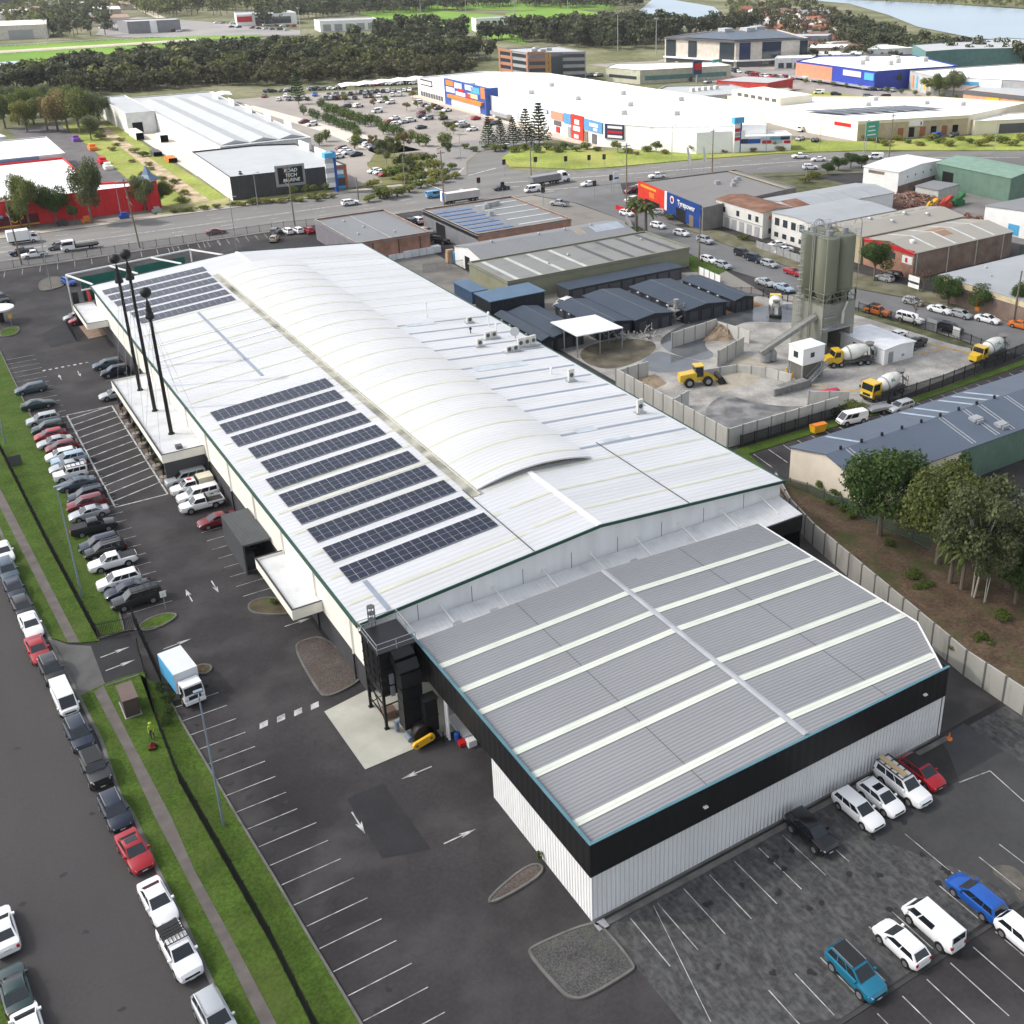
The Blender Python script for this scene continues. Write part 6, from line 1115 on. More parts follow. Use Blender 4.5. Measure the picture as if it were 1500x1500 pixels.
def panelwall(name, label, pts, h, L=2.6, t=.18, z0=0., mt=PALEC, cat='wall', post=POSTC, hs=None):
    xs = [p[0] for p in pts]; r = thing(name, label, cat, (sum(xs)/len(xs), sum(p[1] for p in pts)/len(pts), 0)); tot = 0
    for (a, b_) in zip(pts[:-1], pts[1:]):
        a = Vector(a[:2]); b_ = Vector(b_[:2]); n = max(1, round((b_-a).length/L))
        for k in range(n):
            p, q = a.lerp(b_, k/n), a.lerp(b_, (k+1)/n); d = (q-p).normalized()*.06; hz = h + (.03 if k % 2 else 0)
            part('panel', MB().beam((p.x+d.x,p.y+d.y,z0+hz/2),(q.x-d.x,q.y-d.y,z0+hz/2),t,hz), mt, r); part('post', MB().box(p.x-.12,p.x+.12,p.y-.12,p.y+.12,z0,z0+h+.08), post, r)
    return r
panelwall('precast_wall', 'pale precast panel wall bounding the batching yard on two sides', [(90.9,137), (91.0,109.0), (111.8,108.8)], 2.9); panelwall('precast_wall', 'short precast bay wall beside the loader on the left of the yard', [(91.0,137),(97.5,137.5)], 2.6); panelwall('precast_wall', 'stub precast wall between the loader and the yard corner', [(91.4,122.5),(95.5,124)], 2.6)
panelwall('aggregate_bay', 'concrete aggregate bay with a tan gravel heap in the middle of the yard', [(108.5,146),(119.5,147.5)], 2.8); panelwall('aggregate_bay', 'front wall of the aggregate bay beside the sand apron', [(109.5,134.5),(117.5,137.5)], 2.8); panelwall('aggregate_bay', 'side wall of the aggregate bay next to the wet concrete', [(119.5,147.5),(121,140)], 2.4); panelwall('aggregate_bay', 'white bay wall at the right end of the yard wall', [(110.6,113.8),(115.6,110.2)], 2.4); panelwall('aggregate_bay', 'loading ramp wall left of the control cabin', [(104,131.5),(110,130.2),(113,126.5),(114.5,122)], 1.6)
def heap(name, label, pts, h, m, cat='heap', n=26, seed=1):
    rr = random.Random(seed); cx = sum(p[0] for p in pts)/len(pts); cy = sum(p[1] for p in pts)/len(pts); mb = MB(); rings = 7; k = len(pts); vs = []
    per = []
    for i in range(n): t = i/n*k; a = pts[int(t) % k]; b_ = pts[(int(t)+1) % k]; f = t-int(t); per.append((a[0]*(1-f)+b_[0]*f, a[1]*(1-f)+b_[1]*f))
    for j in range(rings):
        s = 1-j/rings
        for p in per: vs.append((cx+(p[0]-cx)*s+rr.uniform(-.12,.12)*h*(j > 0), cy+(p[1]-cy)*s+rr.uniform(-.12,.12)*h*(j > 0), 0 if j == 0 else h*(1-s**1.6)*rr.uniform(.85,1.12)))
    vs.append((cx, cy, h)); fs = [(j*n+i, j*n+(i+1) % n, (j+1)*n+(i+1) % n, (j+1)*n+i) for j in range(rings-1) for i in range(n)] + [((rings-1)*n+i, (rings-1)*n+(i+1) % n, len(vs)-1) for i in range(n)]
    mb.add(vs, fs); return tag(put(name, mb.mesh(name, m, (cx, cy, 0)), None, (cx, cy, .05)), label, cat)
SANDM = mat('tan_gravel', (.3,.23,.16), .95, var=.2, vs=.6, fine=.3, fs=6)
heap('gravel_heap', 'tan gravel heap inside the concrete aggregate bay', PX((1030,500),(1035,488),(1068,480),(1088,490),(1070,500)), 2.0, SANDM); heap('gravel_heap', 'tan gravel spread against the yard wall by the loader', PX((925,555),(960,548),(978,562),(960,570),(940,568)), .5, SANDM, seed=3); heap('gravel_heap', 'sandy ramp of aggregate beside the loader', PX((1040,558),(1085,520),(1130,530),(1110,560),(1060,575)), .35, mat('pale_sand', (.4,.36,.29), .95, var=.15, vs=.5), seed=5)
# pump gear and clutter at the left of the yard
rr = random.Random(3)
for i, (px, py, lb) in enumerate(((946,495,'tangle of grey pipes and pumps beside the white shelter'), (990,470,'tall washing rig with rails and pipes near the navy sheds'), (905,500,'rusty frames and hoses under the shelter edge'))):
    x, y = G(px, py); m = MB()
    for k in range(26): a = Vector((x+rr.uniform(-2.2,2.2), y+rr.uniform(-2,2), rr.uniform(.1,1.4))); m.cyl(a, a+Vector((rr.uniform(-1,1), rr.uniform(-1,1), rr.uniform(-.1,.9))), rr.uniform(.05,.18), n=6)
    if i == 1:
        for dx in (-1, 1):
            for dy in (-1, 1): m.beam((x+dx,y+dy,0),(x+dx,y+dy,3.6),.18)
        m.box(x-1.2,x+1.2,y-1.2,y+1.2,2.2,2.4); m.cyl((x,y,2.4),(x,y,4.2),.5,n=10)
        for z in (3, 3.5): [m.beam((x-1.2,y+s*1.2,z),(x+1.2,y+s*1.2,z),.07) for s in (-1,1)]
    solo('pump_rig', m, mat('grimy_steel', (.26,.25,.24), .7, var=.4, vs=.8), lb, 'machinery')
for i, (px, py) in enumerate(((1152,548),(1160,556),(1164,545),(1174,551),(1181,545),(1183,538),(1312,527),(1330,523),(1349,505))): 
    x, y = G(px, py); m = MB(); m.cyl((x,y,0.05),(x,y,1.1),.13,n=8); m.cyl((x,y,1.1),(x,y,1.16),.1,n=8); solo('bollard', m, YELLOW, 'yellow bollard guarding the cabin stair and office corner', 'bollard', 'yellow bollards in the batching yard')
# beyond the side street ----------------------------------------------------------------------------------------------
b = qb('tyre_shop', 'tyre shop with red and blue front and a wide flat grey roof', 'shop', [(1030,306),(1166,276),(1078,250),(936,268)], 5.4, wall=mat('grey_block_wall', (.2,.19,.18), .9, var=.15), roof=mat('dusty_flat_roof', (.23,.22,.21), .8, var=.12, vs=.1, dirt=.4, ds=.1, dc=(.18,.175,.17)), parapet=.25, snap=False)
face(b, 3, 0, .46, .5, 6.1, mat('signal_red', (.62,.04,.02), .5), 'red_front', .25); face(b, 3, .46, .98, .4, 6.1, mat('royal_blue', (.01,.05,.22), .5), 'blue_front', .25); face(b, 3, .44, .475, 1.4, 6.12, WHITE, 'white_stripe', .3); face(b, 3, .04, .3, 4.9, 5.5, mat('yellow_sign', (.75,.35,.03), .5), 'sign_band', .3); face(b, 3, .62, .76, .0, 3.3, DARKOPEN, 'bay_door', .3); face(b, 3, .82, .88, 0, 2.8, mat('bay_brown', (.2,.15,.1), .8), 'bay_door', .3); face(b, 3, .12, .36, 0, 2.2, DARKOPEN, 'bay_door', .3); face(b, 3, .19, .27, 2.9, 4.3, ORANGE, 'tyre_emblem', .3)
P_ = BQ[b][0]; d_ = (P_[0][0]-P_[3][0], P_[0][1]-P_[3][1]); ftext(b, 3, .775, 4.6, 'Tyrepower', 1.9, WHITE, .45); n_ = Vector((d_[1], -d_[0])).normalized(); e_ = Vector(P_[3]).lerp(Vector(P_[0]), .56)+n_*.32
part('round_emblem', MB().cyl((e_.x,e_.y,4.7),(e_.x+n_.x*.08,e_.y+n_.y*.08,4.7),.95,n=20), WHITE, b); part('emblem_disc', MB().cyl((e_.x+n_.x*.1,e_.y+n_.y*.1,4.7),(e_.x+n_.x*.14,e_.y+n_.y*.14,4.7),.62,n=20), RED, b); part('emblem_disc', MB().cyl((e_.x+n_.x*.15,e_.y+n_.y*.15,4.5),(e_.x+n_.x*.18,e_.y+n_.y*.18,4.5),.4,n=16), BLUE, b)
strip(b, .9, .93, .02, .98, W_TAN, 'parapet_wall', .3); [unit(b, u, v, 1.4, 1.0, .9, GALV) for u, v in ((.55,.6),(.7,.55),(.62,.45),(.78,.62))]
for i, (px, py) in enumerate(((992,305),(1002,311),(1012,318),(1025,323))): x, y = G(px, py); solo('tyre_stack', MB().cyl((x,y,.06),(x,y,1.6),.45,n=12).cyl((x,y,1.6),(x,y,2.1),.45,n=12,m=1), [RED, WHITE], 'red stack with a white top before the tyre shop bays', 'display stack', 'red stacks at the tyre shop')
solo('low_red_fence', MB().box(158.0,165.5,231.6,231.9,.06,1.2).box(158.0,158.3,231.9,238,.06,1.2), RED, 'low red fence around the tyre shop corner', 'fence')
b = qb('two_storey_house', 'two storey white building with rusty brown roof next to the tyre shop', 'house', [(1115,326),(1153,322),(1096,286),(1041,293)], 6.2, .5, 'depth', wall=mat('offwhite_render', (.66,.64,.6), .8, var=.06, dirt=.2), roof=R_RUST, world=[(169.5,193.5),(178.5,193.5),(178.5,211),(169.5,211)])
for u in (.15,.45,.7,.85): face(b, 3, u, u+.06, 3.6, 4.9, GLASS)
for k in range(6): face(b, 3, .04+k*.16, .14+k*.16, .1, 2.5, mat('grey_roller', (.34,.34,.35), .7), 'roller_door')
face(b, 3, 0, 1, 2.9, 3.0, GREY, 'ledge', .12); face(b, 0, .2, .5, 4.4, 5.2, ORANGE, 'sign_band'); face(b, 0, .55, .8, 3.6, 4.8, GLASS); face(b, 0, .2, .6, 1, 2.2, GLASS)
b = qb('white_office_block', 'white two storey office block with square dark windows behind the silos', 'office', None, 6.3, .4, 'front', wall=mat('offwhite_render', (.66,.64,.6), .8, var=.06, dirt=.2), roof=R_PALE, world=[(171.3,177.5),(196,177.5),(196,192.5),(171.3,192.5)])
for k in range(5): face(b, 3, .08+k*.185, .18+k*.185, 3.6, 5.3, GLASS); face(b, 3, .08+k*.185, .17+k*.185, .9, 2.0, GLASS)
for u in (.1,.3): face(b, 0, u, u+.08, 3.4, 5, GLASS)
b = qb('beige_warehouse', 'wide beige-roofed warehouse behind the silos', 'warehouse', None, 6.0, 1.0, 'front', wall=W_TAN, roof=R_TAN, world=[(173,165.3),(205,165.3),(205,177.3),(173,177.3)])
for u, v in ((.4,.3),(.6,.5),(.75,.3),(.3,.6)): vent(b, u, v, 1.0, .8)
for k in range(4): strip(b, .45+k*.13, .52+k*.13, .68, .72, DKGREY, 'roof_slot')
b = qb('grey_roof_shed', 'pale grey saw-roofed shed between the house and the brick warehouse', 'shed', None, 5.6, .8, 'front', wall=WHITE, roof=R_PALE, world=[(180,193.2),(212,193.2),(212,206.5),(180,206.5)]); strip(b, .0, .16, .02, .48, R_RUST, 'roof_sheet', .08); [strip(b, .2+.2*k, .22+.2*k, .02, .98, GALV, 'ridge_cap') for k in range(4)]
b = qb('brick_warehouse', 'brown brick warehouse with beige roof, white rooflights and a red front trim', 'warehouse', None, 5.6, 1.1, 'front', wall=DBRICK, roof=R_TAN, world=[(173.4,150.8),(204,150.8),(204,164.8),(173.4,164.8)])
face(b, 3, 0, 1, 0, 5.5, BRICK, 'brick_front', .08); face(b, 3, 0, 1, 5.1, 6.0, RED, 'red_trim', .2); face(b, 3, .78, .98, 3.0, 4.6, WHITE, 'sign_board', .18); face(b, 3, .845, .885, 3.3, 4.2, RED, 'round_emblem', .24)
for u in (.2,.38,.55): face(b, 3, u, u+.09, 3.2, 4.5, GLASS, out=.14)
for k in range(4): strip(b, .2+k*.2, .22+k*.2, .02, .98, mat('white_rooflight', (.6,.62,.62), .5))
strip(b, .42, .6, .52, .7, mat('rust_stain', (.3,.19,.12), .8), 'rusty_sheets', .07); strip(b, .42, .54, .3, .48, mat('rust_stain', (.3,.19,.12), .8), 'rusty_sheets', .07)
for u in (.02,.33,.62,.9): face(b, 0, u, u+.006, 0, 5.5, mat('pale_pipe', (.5,.5,.46), .5), 'downpipe', .14)
vent(b, .12, .3, 1.0, .8, WHITE)
b = qb('white_roof_factory', 'low factory with broad pale roof behind the street shrubs at the right edge', 'factory', None, 4.8, .0, None, wall=mat('cream_fascia', (.62,.52,.33), .7), roof=R_PALE, world=[(167.6,118),(205,118),(205,139.3),(167.6,139.3)], over=.1); face(b, 3, 0, 1, 0, 3.6, DBRICK, 'brick_front', .12); face(b, 3, .45, .5, .3, 2.6, ORANGE, 'door', .2)
for u, v in ((.2,.3),(.2,.7),(.5,.5),(.3,.9),(.6,.8)): vent(b, u, v, .5, .4)
b = qb('white_workshop', 'white rendered workshop cut by the right edge beside the scrap yard', 'workshop', None, 5.6, .8, 'front', wall=WHITE, roof=R_GREY, world=[(219,150),(250,150),(250,170.5),(219,170.5)]); face(b, 3, .35, .5, .3, 2.8, LTBLUE, 'door'); face(b, 3, .58, .68, 2.4, 3.4, RED, 'sign_band')
b = qb('green_shed', 'sage green steel shed with a dark doorway in the scrap yard', 'shed', None, 6.4, 1.2, 'depth', wall=W_SAGE, roof=mat('sage_roof', (.2,.31,.24), .5, corr=('w', .8, .03)), world=[(246.5,185),(262,185),(262,210),(246.5,210)]); face(b, 3, .1, .25, 0, 4.6, DARKOPEN, 'doorway'); face(b, 0, .5, .95, 0, 4.6, DARKOPEN, 'doorway')
b = qb('white_shed', 'bright white workshop by the highway bend with a small dark sign', 'workshop', None, 6.2, .6, 'depth', wall=WHITE, roof=R_WHITE2, world=[(229.5,208),(252,213),(250,224),(227.5,219)], snap=False); face(b, 3, .15, .6, 4.8, 5.6, DBRICK, 'sign_board'); face(b, 0, 0, 1, 0, 2.4, DBRICK, 'brick_base', .1); [face(b, 0, .2+.18*k, .22+.18*k, 4, 4.5, DKGREY, 'wall_lamp') for k in range(4)]
b = qb('tin_lean_to', 'small grey tin lean-to beside the scrap heap', 'shed', None, 3.2, .0, None, wall=mat('pale_tin', (.5,.5,.46), .7), roof=R_GREY, world=[(232,196),(242,198),(240,205),(231,203)], snap=False)
rr = random.Random(9)
def scrap(label, pts, h, n, cols, seed):
    heap_ = heap('scrap_heap', label, pts, h, mat('scrap_base', (.12,.07,.05), .95, var=.4, vs=.5), 'scrap heap', seed=seed); cx = sum(p[0] for p in pts)/len(pts); cy = sum(p[1] for p in pts)/len(pts); m = MB(); rr = random.Random(seed)
    for k in range(n):
        p = pts[rr.randrange(len(pts))]; s = rr.random()**.6; x = cx+(p[0]-cx)*s+rr.uniform(-2,2); y = cy+(p[1]-cy)*s+rr.uniform(-1.5,1.5); z = h*(1-s**1.6); a = Vector((x,y,max(.1,z))); m.beam(a, a+Vector((rr.uniform(-1,1),rr.uniform(-1,1),rr.uniform(-.2,.5)))*.9, rr.uniform(.15,.5), rr.uniform(.1,.3), rr.randrange(len(cols)))
    o = put('scrap_pieces', m.mesh('scrap_pieces', cols, (cx, cy, .05)), heap_); o['kind'] = 'stuff'
SC = [mat('rust_a', (.22,.1,.06), .9), mat('rust_b', (.15,.08,.06), .9), mat('scrap_grey', (.3,.28,.27), .7), mat('scrap_pink', (.35,.2,.17), .8), mat('rust_c', (.3,.14,.08), .9)]
scrap('large rust brown scrap heap between the white shed and the beige warehouse', [(207,203),(212,186),(222,184),(233,192),(232,204),(218,208)], 3.2, 900, SC, 4); scrap('smaller rust brown scrap heap behind the brick warehouse', [(213,174),(218,170),(226,174),(224,181),(216,180)], 1.8, 260, SC, 8)
for i, (c, lb, x, y) in enumerate(((YELLOW,'yellow crusher boom lying in the scrap yard',222,189.5),(mat('machine_red', (.5,.06,.03), .6),'red and blue machine at the end of the yellow boom',228,190),(mat('machine_green', (.03,.16,.05), .6),'green machine in the scrap yard',233.5,190.5))):
    m = MB(); m.beam((x-3,y-1,1.0),(x+3,y+1,2.4),1.0,1.1); m.box(x-1.5,x+1.5,y-1,y+1,.1,1.4); m.beam((x-3,y-1,1.6),(x-1,y-.4,2.8),.4); [m.cyl((x+dx,y-1.1,.5),(x+dx,y-.8,.5),.5,n=10) for dx in (-1,1)]; solo('scrap_machine', m, c, lb, 'machine')
for i, (px, py, n, lb) in enumerate(((585,378,3,'low white wrapped stack beside the brick workshop wall'),(618,373,5,'taller white wrapped stack beside the brick workshop wall'))):
    x, y = G(px, py); m = MB(); [m.box(x-n*.9+k*1.8+.06, x-n*.9+1.74+k*1.8, y-.8, y+.8, .05, 1.2+.3*i) for k in range(n)]; solo('wrapped_stack', m, mat('white_wrap', (.7,.72,.74), .4), lb, 'stack')
x, y = G(660,385); solo('timber_stack', MB().box(x-.9,x+.9,y-.6,y+.6,.05,2.2).box(x-.8,x+.8,y-.5,y+.5,2.2,3.0), mat('tan_timber', (.4,.26,.16), .8, var=.2, vs=2), 'tall tan timber stack before the white gable', 'stack'); x, y = G(668,385); solo('crate_stack', MB().box(x-.7,x+.7,y-.6,y+.6,.05,2.6), LTBLUE, 'blue crate stack before the white gable', 'stack')
# ------------------------------------------------------------------ the north side of the highway
def pb(name, label, cat, pts, h, wall, roof, parapet=.4, group=None):
    """flat-roofed building on any footprint (anticlockwise), with a parapet"""
    c = (sum(p[0] for p in pts)/len(pts), sum(p[1] for p in pts)/len(pts)); r = thing(name, label, cat, (*c, 0), group=group); n = len(pts)
    m = MB(); m.add([(*p, 0) for p in pts]+[(*p, h+parapet) for p in pts], [(i, (i+1) % n, n+(i+1) % n, n+i) for i in range(n)]); part('wall', m, wall, r)
    ins = [(p[0]*.998+c[0]*.002, p[1]*.998+c[1]*.002) for p in pts]; m = MB(); m.poly(ins, h-.1, h); part('roof', m, roof, r)
    m = MB(); [m.beam((*pts[i], h+parapet+.03), (*pts[(i+1) % n], h+parapet+.03), .35, .06) for i in range(n)]; part('coping', m, wall, r)
    BQ[r] = (pts, h, 0, None, Vector(c)); return r
def panel(r, a, b_, z0, z1, mt, name='sign_board', out=.15):
    """a board standing on the wall line a->b, on its right-hand (outer) side"""
    a = Vector(a); b_ = Vector(b_); d = b_-a; n = Vector((d.y, -d.x)).normalized()*(out/2+.02); p, q = a+n, b_+n
    return part(name, MB().beam((p.x,p.y,(z0+z1)/2),(q.x,q.y,(z0+z1)/2),out,z1-z0), mt, r)
def boxvent(r, x, y, z, s=2.0, h=1.4): return part('rooftop_unit', MB().box(x-s/2,x+s/2,y-s/2,y+s/2,z,z+h), mat('unit_pale', (.55,.54,.5), .6), r)
R_RED = mat('shop_red_wall', (.62,.02,.025), .55, corr=('w', 1.2, .03), var=.06)
b = pb('red_shop', 'red-walled shop with white roof and a blue awning at the left of the highway', 'shop', [(-60,308),(56.5,308),(56.5,314),(46,318),(46,362),(-60,362)], 6.2, R_RED, R_WHITE2, .5)
panel(b, (-60,308), (23,308), 3.0, 3.5, mat('blue_awning', (.12,.2,.34), .6), 'awning', 2.2); panel(b, (11,308), (31,308), .4, 2.9, mat('deep_red_glass', (.12,.01,.015), .5), 'shopfront', .1); panel(b, (13,307.9),(31,307.9),.3,.6,YELLOW,'yellow_sill',.14)
for k in range(4): panel(b, (13.5+k*2.1,308), (14.9+k*2.1,308), 1.0, 2.7, WHITE if k % 2 else RED, 'poster', .2)
text('UP', 2.4, b, (26.2,307.75,1.9), (1,0), YELLOW, b.location); panel(b, (26.5,308), (29.5,308), 5.3, 6.2, WHITE, 'small_sign', .12)
boxvent(b, 14, 335, 6.2, 4, 1.6); boxvent(b, 9, 338, 6.2, 3, 1.3)
b = pb('white_factory', 'white factory block with a blue fascia line behind the red shop', 'factory', [(-60,363),(47,363),(47,398),(-60,398)], 7.4, mat('pale_factory_wall', (.5,.5,.49), .7), R_WHITE2, .3); panel(b, (-60,363), (40,363), 6.2, 7.6, mat('blue_fascia', (.12,.19,.3), .6), 'fascia', .2); boxvent(b, 22, 382, 7.4, 3); 
b = pb('white_factory', 'white factory block farthest back at the left edge, below the trees', 'factory', [(-60,400),(36,400),(30,440),(-60,440)], 8.2, mat('pale_factory_wall', (.5,.5,.49), .7), R_WHITE2, .3); boxvent(b, 12, 412, 8.2, 4, 2); boxvent(b, 20, 432, 8.2, 3)
pv = thing('pavilion_tower', 'small red tower with a blue pointed roof at the end of the red shop', 'tower', (58.5,309.5,0)); part('tower_wall', MB().box(56.7,60.3,307.8,311.2,0,7.6), R_RED, pv); part('roof', MB().lathe([(3.4,7.5),(1.3,9.0),(.2,11.2)], (58.5,309.5,0), n=4), mat('slate_spire', (.13,.19,.27), .6), pv)
RTMW = mat('marine_shop_wall', (.05,.05,.055), .6, corr=('w', .6, .03))
b = pb('marine_shop', 'dark-fronted marine shop with a wide pale grey roof and a framed sign', 'shop', [(78.6,305.5),(106.3,304),(110.5,303.5),(110,345),(99,350),(80,350)], 6.2, RTMW, R_PALE, .35)
panel(b, (80,350), (78.6,305.5), 0, 6.6, mat('white_side_cladding', (.68,.68,.66), .6, corr=('w', .5, .03)), 'side_cladding', .1); panel(b, (90.6,305), (98.8,304.6), 2.4, 8.2, GREY, 'sign_frame', .3); panel(b, (91.3,304.7), (98.1,304.3), 3.2, 7.6, BLACK, 'sign_face', .2)
for t_, z in (('ROAD', 6.7), ('TECH', 5.4), ('MARINE', 4.1)): text(t_, 1.3, b, (94.7,304.05,z), (1,-.05), WHITE, b.location, shear=.2)
panel(b, (106.3,304), (110.5,303.5), .2, 6.5, mat('terracotta_cladding', (.42,.13,.05), .7), 'orange_end', .12); panel(b, (106.4,303.8), (109.6,303.4), 3.2, 5.6, LTBLUE, 'poster', .12); panel(b, (106.5,303.7),(109.4,303.3),4.2,5.2,WHITE,'poster',.16); panel(b, (106.4,303.8), (109.8,303.4), .6, 3.0, GLASS, 'shop_window', .12); panel(b, (106.4,303.8),(109.8,303.4),.1,.9,LTBLUE,'blue_band',.16)
for y0 in (318, 332): part('parapet_fin', MB().box(109.8,110.3,y0,y0+9,6.2,8.2), WHITE, b)
b = pb('grey_factory', 'pale grey factory with ridged roofs behind the marine shop', 'factory', [(89,352),(117.5,352),(121.5,484),(89,484)], 6.4, mat('white_side_cladding', (.68,.68,.66), .6, corr=('w', .5, .03)), R_PALE, .3)
for xa, xb in ((90.5,99),(99.4,108),(108.4,117)):
    m = MB(); y0, y1 = 356, 470; xm = (xa+xb)/2; m.add([(xa,y0,6.5),(xb,y0,6.5),(xm,y0,7.6),(xa,y1,6.5),(xb,y1,6.5),(xm,y1,7.6)], [(0,1,2),(0,2,5,3),(2,1,4,5),(3,5,4)]); part('roof_ridge', m, R_PALE, b)
for k in range(5): panel(b, (118+.02*k, 372+k*22), (118.2+.02*k, 380+k*22), 6.0, 8.6, WHITE, 'parapet_fin', .3)
b = pb('grey_factory', 'low white rear wing beyond the pale loading yard', 'factory', [(78.8,436),(88.8,436),(88.8,487),(78.8,487)], 7.2, mat('white_side_cladding', (.68,.68,.66), .6, corr=('w', .5, .03)), R_PALE, .3); panel(b, (80.5,436), (84,436), 0, 4, DARKOPEN, 'roller_door', .1)
py = thing('blue_pylon_sign', 'tall blue and white pylon sign beside the marine shop', 'sign', (104.6,295.6,0)); part('pylon_frame', MB().box(105.6,106.3,299.6,301.6,0,11.2), BLUE, py); part('pylon_head', MB().box(103.2,106.4,299.4,301.8,9.6,11.0), LTBLUE, py)
for k in range(6): part('tenant_board', MB().box(103.2,105.6,299.7,300.1,1.6+k*1.32,2.8+k*1.32), (WHITE, mat('grey_board', (.4,.42,.45), .5))[k % 2], py); 
# big retail hall
RETW = mat('retail_white_wall', (.8,.8,.78), .6, var=.03); RETG = mat('retail_shade_panel', (.5,.53,.57), .6)
b = pb('retail_hall', 'huge white retail hall with blue and red sign walls facing the car park', 'shop', [(204.6,315),(213,300.5),(246,281.5),(272,330),(260,446),(240,470),(206.4,467)], 7.2, RETW, R_WHITE2, .5)
def rw(y0, y1, z0, z1, mt, nm='sign_board', out=.2): f = lambda y: 204.6+(y-315)*(1.8/152); return panel(b, (f(y1), y1), (f(y0), y0), z0, z1, mt, nm, out)
rw(398, 437, .0, 10.4, mat('store_blue', (.03,.08,.3), .5), 'blue_front', 1.2); part('blue_return', MB().box(203.4,209,397.2,398,0,10.4), mat('store_blue', (.03,.08,.3), .5), b); rw(401, 432, 3.4, 4.6, ORANGE, 'orange_canopy', 2.4); rw(404, 430, .2, 3.0, WHITE, 'shopfront', 1.5)
for y0, y1, z0, z1, mt in ((428,435,8,10,ORANGE),(420,427,7.6,9.8,mat('lilac_panel',(.6,.55,.62),.6)),(418,424,6.6,7.8,RED),(410,417,8,9.9,WHITE),(404,412,7.2,9.6,LTBLUE),(427,435,5.4,7.4,WHITE),(417,426,4.9,6.4,mat('lilac_panel',(.6,.55,.62),.6)),(406,415,5.2,6.9,mat('peach_panel',(.75,.5,.3),.6)),(399,403,6,10.2,ORANGE),(412,416,4.8,6.6,RED)): rw(y0, y1, z0, z1, mt, 'poster_panel', 1.32)
rw(452, 464, 5.2, 5.5, BLACK, 'dark_frame', .3); rw(452,464,7.2,7.5,BLACK,'dark_frame',.3); rw(451.6,452,5.2,7.5,BLACK,'dark_frame',.3)
for k in range(9): rw(441.5+k*2.6, 443.4+k*2.6, .4, 2.4, DKGREY, 'dark_glyph', .15)
rw(380,394,1.2,2.6,GREY,'canopy',2.2); rw(372,376,0,4,mat('grey_board', (.4,.42,.45), .5),'grey_panel',.3)
rw(327.6, 335.5, 0, 8.3, mat('store_red', (.6,.035,.02), .5), 'red_front', .5); rw(330,333,5.2,6.8,WHITE,'round_emblem',.6); rw(329.5,334,3.0,4.6,WHITE,'white_lettering',.6); rw(330.5,333.5,.5,1.8,mat('lilac_panel',(.6,.55,.62),.6),'poster_panel',.6)
rw(315.6, 327.2, 4.2, 7.8, mat('store_mid_blue', (.1,.27,.5), .5), 'blue_front', .4); rw(318,323.5,5.8,6.9,WHITE,'white_lettering',.5); rw(318.5,321,4.6,5.4,WHITE,'white_lettering',.5); rw(336,341,4.6,8,mat('store_mid_blue', (.1,.27,.5), .5),'blue_front',.35); rw(341.5,350,5.0,7.6,mat('salmon_sign', (.72,.25,.16), .5),'sign_board',.3); rw(343,348,3.0,4.6,DKGREY,'dark_glyph',.25); rw(344,346.5,.6,2.6,RED,'poster_panel',.25); rw(352,360,6.2,7.4,BLUE,'dark_frame',.2); rw(352.6,359.4,6.4,7.2,WHITE,'white_board',.28)
rw(319.5,322.5,.2,3.4,DKGREY,'doorway',.2); rw(325,327,.2,3.6,mat('bay_brown', (.2,.15,.1), .8),'doorway',.25); rw(336.5,338.5,.2,3.6,GREY,'doorway',.2)
panel(b, (204.8,314.6), (208.3,308.6), 2.9, 7.6, mat('navy_board', (.03,.04,.09), .5), 'navy_board', .3)
for z, mt in ((6.3,WHITE),(4.7,RED),(3.3,WHITE)): panel(b, (205.3,313.6), (208,309), z, z+.8, mt, 'white_lettering', .42)
part('front_box', MB().add([(213,300.5,0),(221,286,0),(236,280,0),(236,290,0),(213,300.5,7.0),(221,286,7.0),(236,280,7.0),(236,290,7.0)], [(0,1,5,4),(1,2,6,5),(2,3,7,6),(4,5,6,7)]), RETW, b)
for x, y in ((214,430),(222,395),(240,410),(228,370),(250,372),(235,345),(222,330),(236,318),(258,345)): boxvent(b, x, y, 7.2, 2.4, 1.5)
for k in range(6): rw(360+k*6, 364+k*6, .3, .5, GREY, 'kerb_block', .3)
b = pb('rear_store', 'grey store with flat roof behind the retail hall', 'shop', [(268,352),(300,346),(304,372),(280,384),(272,378)], 6.6, mat('grey_store_wall', (.36,.36,.36), .7), R_PALE, .4); [boxvent(b, 280+k*3, 366, 6.6, 1.6, 1.4) for k in range(5)]
b = pb('long_low_store', 'long low brick store with a green-edged roof behind the retail hall', 'shop', [(283,366),(327,357),(330,366),(286,378)], 4.2, DBRICK, mat('greenish_roof', (.3,.36,.3), .6), .3)
b = pb('sign_shop', 'small white shop with a row of coloured signs behind the pylon by the bend', 'shop', [(222.6,286.5),(250,273.5),(254,281),(227,294)], 4.6, RETW, R_WHITE2, .4)
for u0, u1, z0, z1, mt in ((.18,.36,2.6,4.4,mat('store_red', (.6,.035,.02), .5)),(.36,.52,2.8,4.3,mat('navy_board', (.03,.04,.09), .5)),(.52,.66,2.8,4.2,BLUE),(.68,.78,2.6,3.6,RED),(.66,.76,3.7,4.6,mat('pale_blue_sign', (.4,.5,.6), .5)),(.76,.88,3.7,4.6,mat('teal_sign', (.1,.3,.38), .5)),(.88,.98,3.7,4.7,mat('navy_board', (.03,.04,.09), .5)),(.8,.9,2.6,3.5,mat('grey_board', (.4,.42,.45), .5)),(.92,.99,2.5,3.4,RED)): a = Vector((222.6,286.5)).lerp(Vector((250,273.5)), u0); c_ = Vector((222.6,286.5)).lerp(Vector((250,273.5)), u1); panel(b, a, c_, z0, z1, mt, 'sign_board', .2)
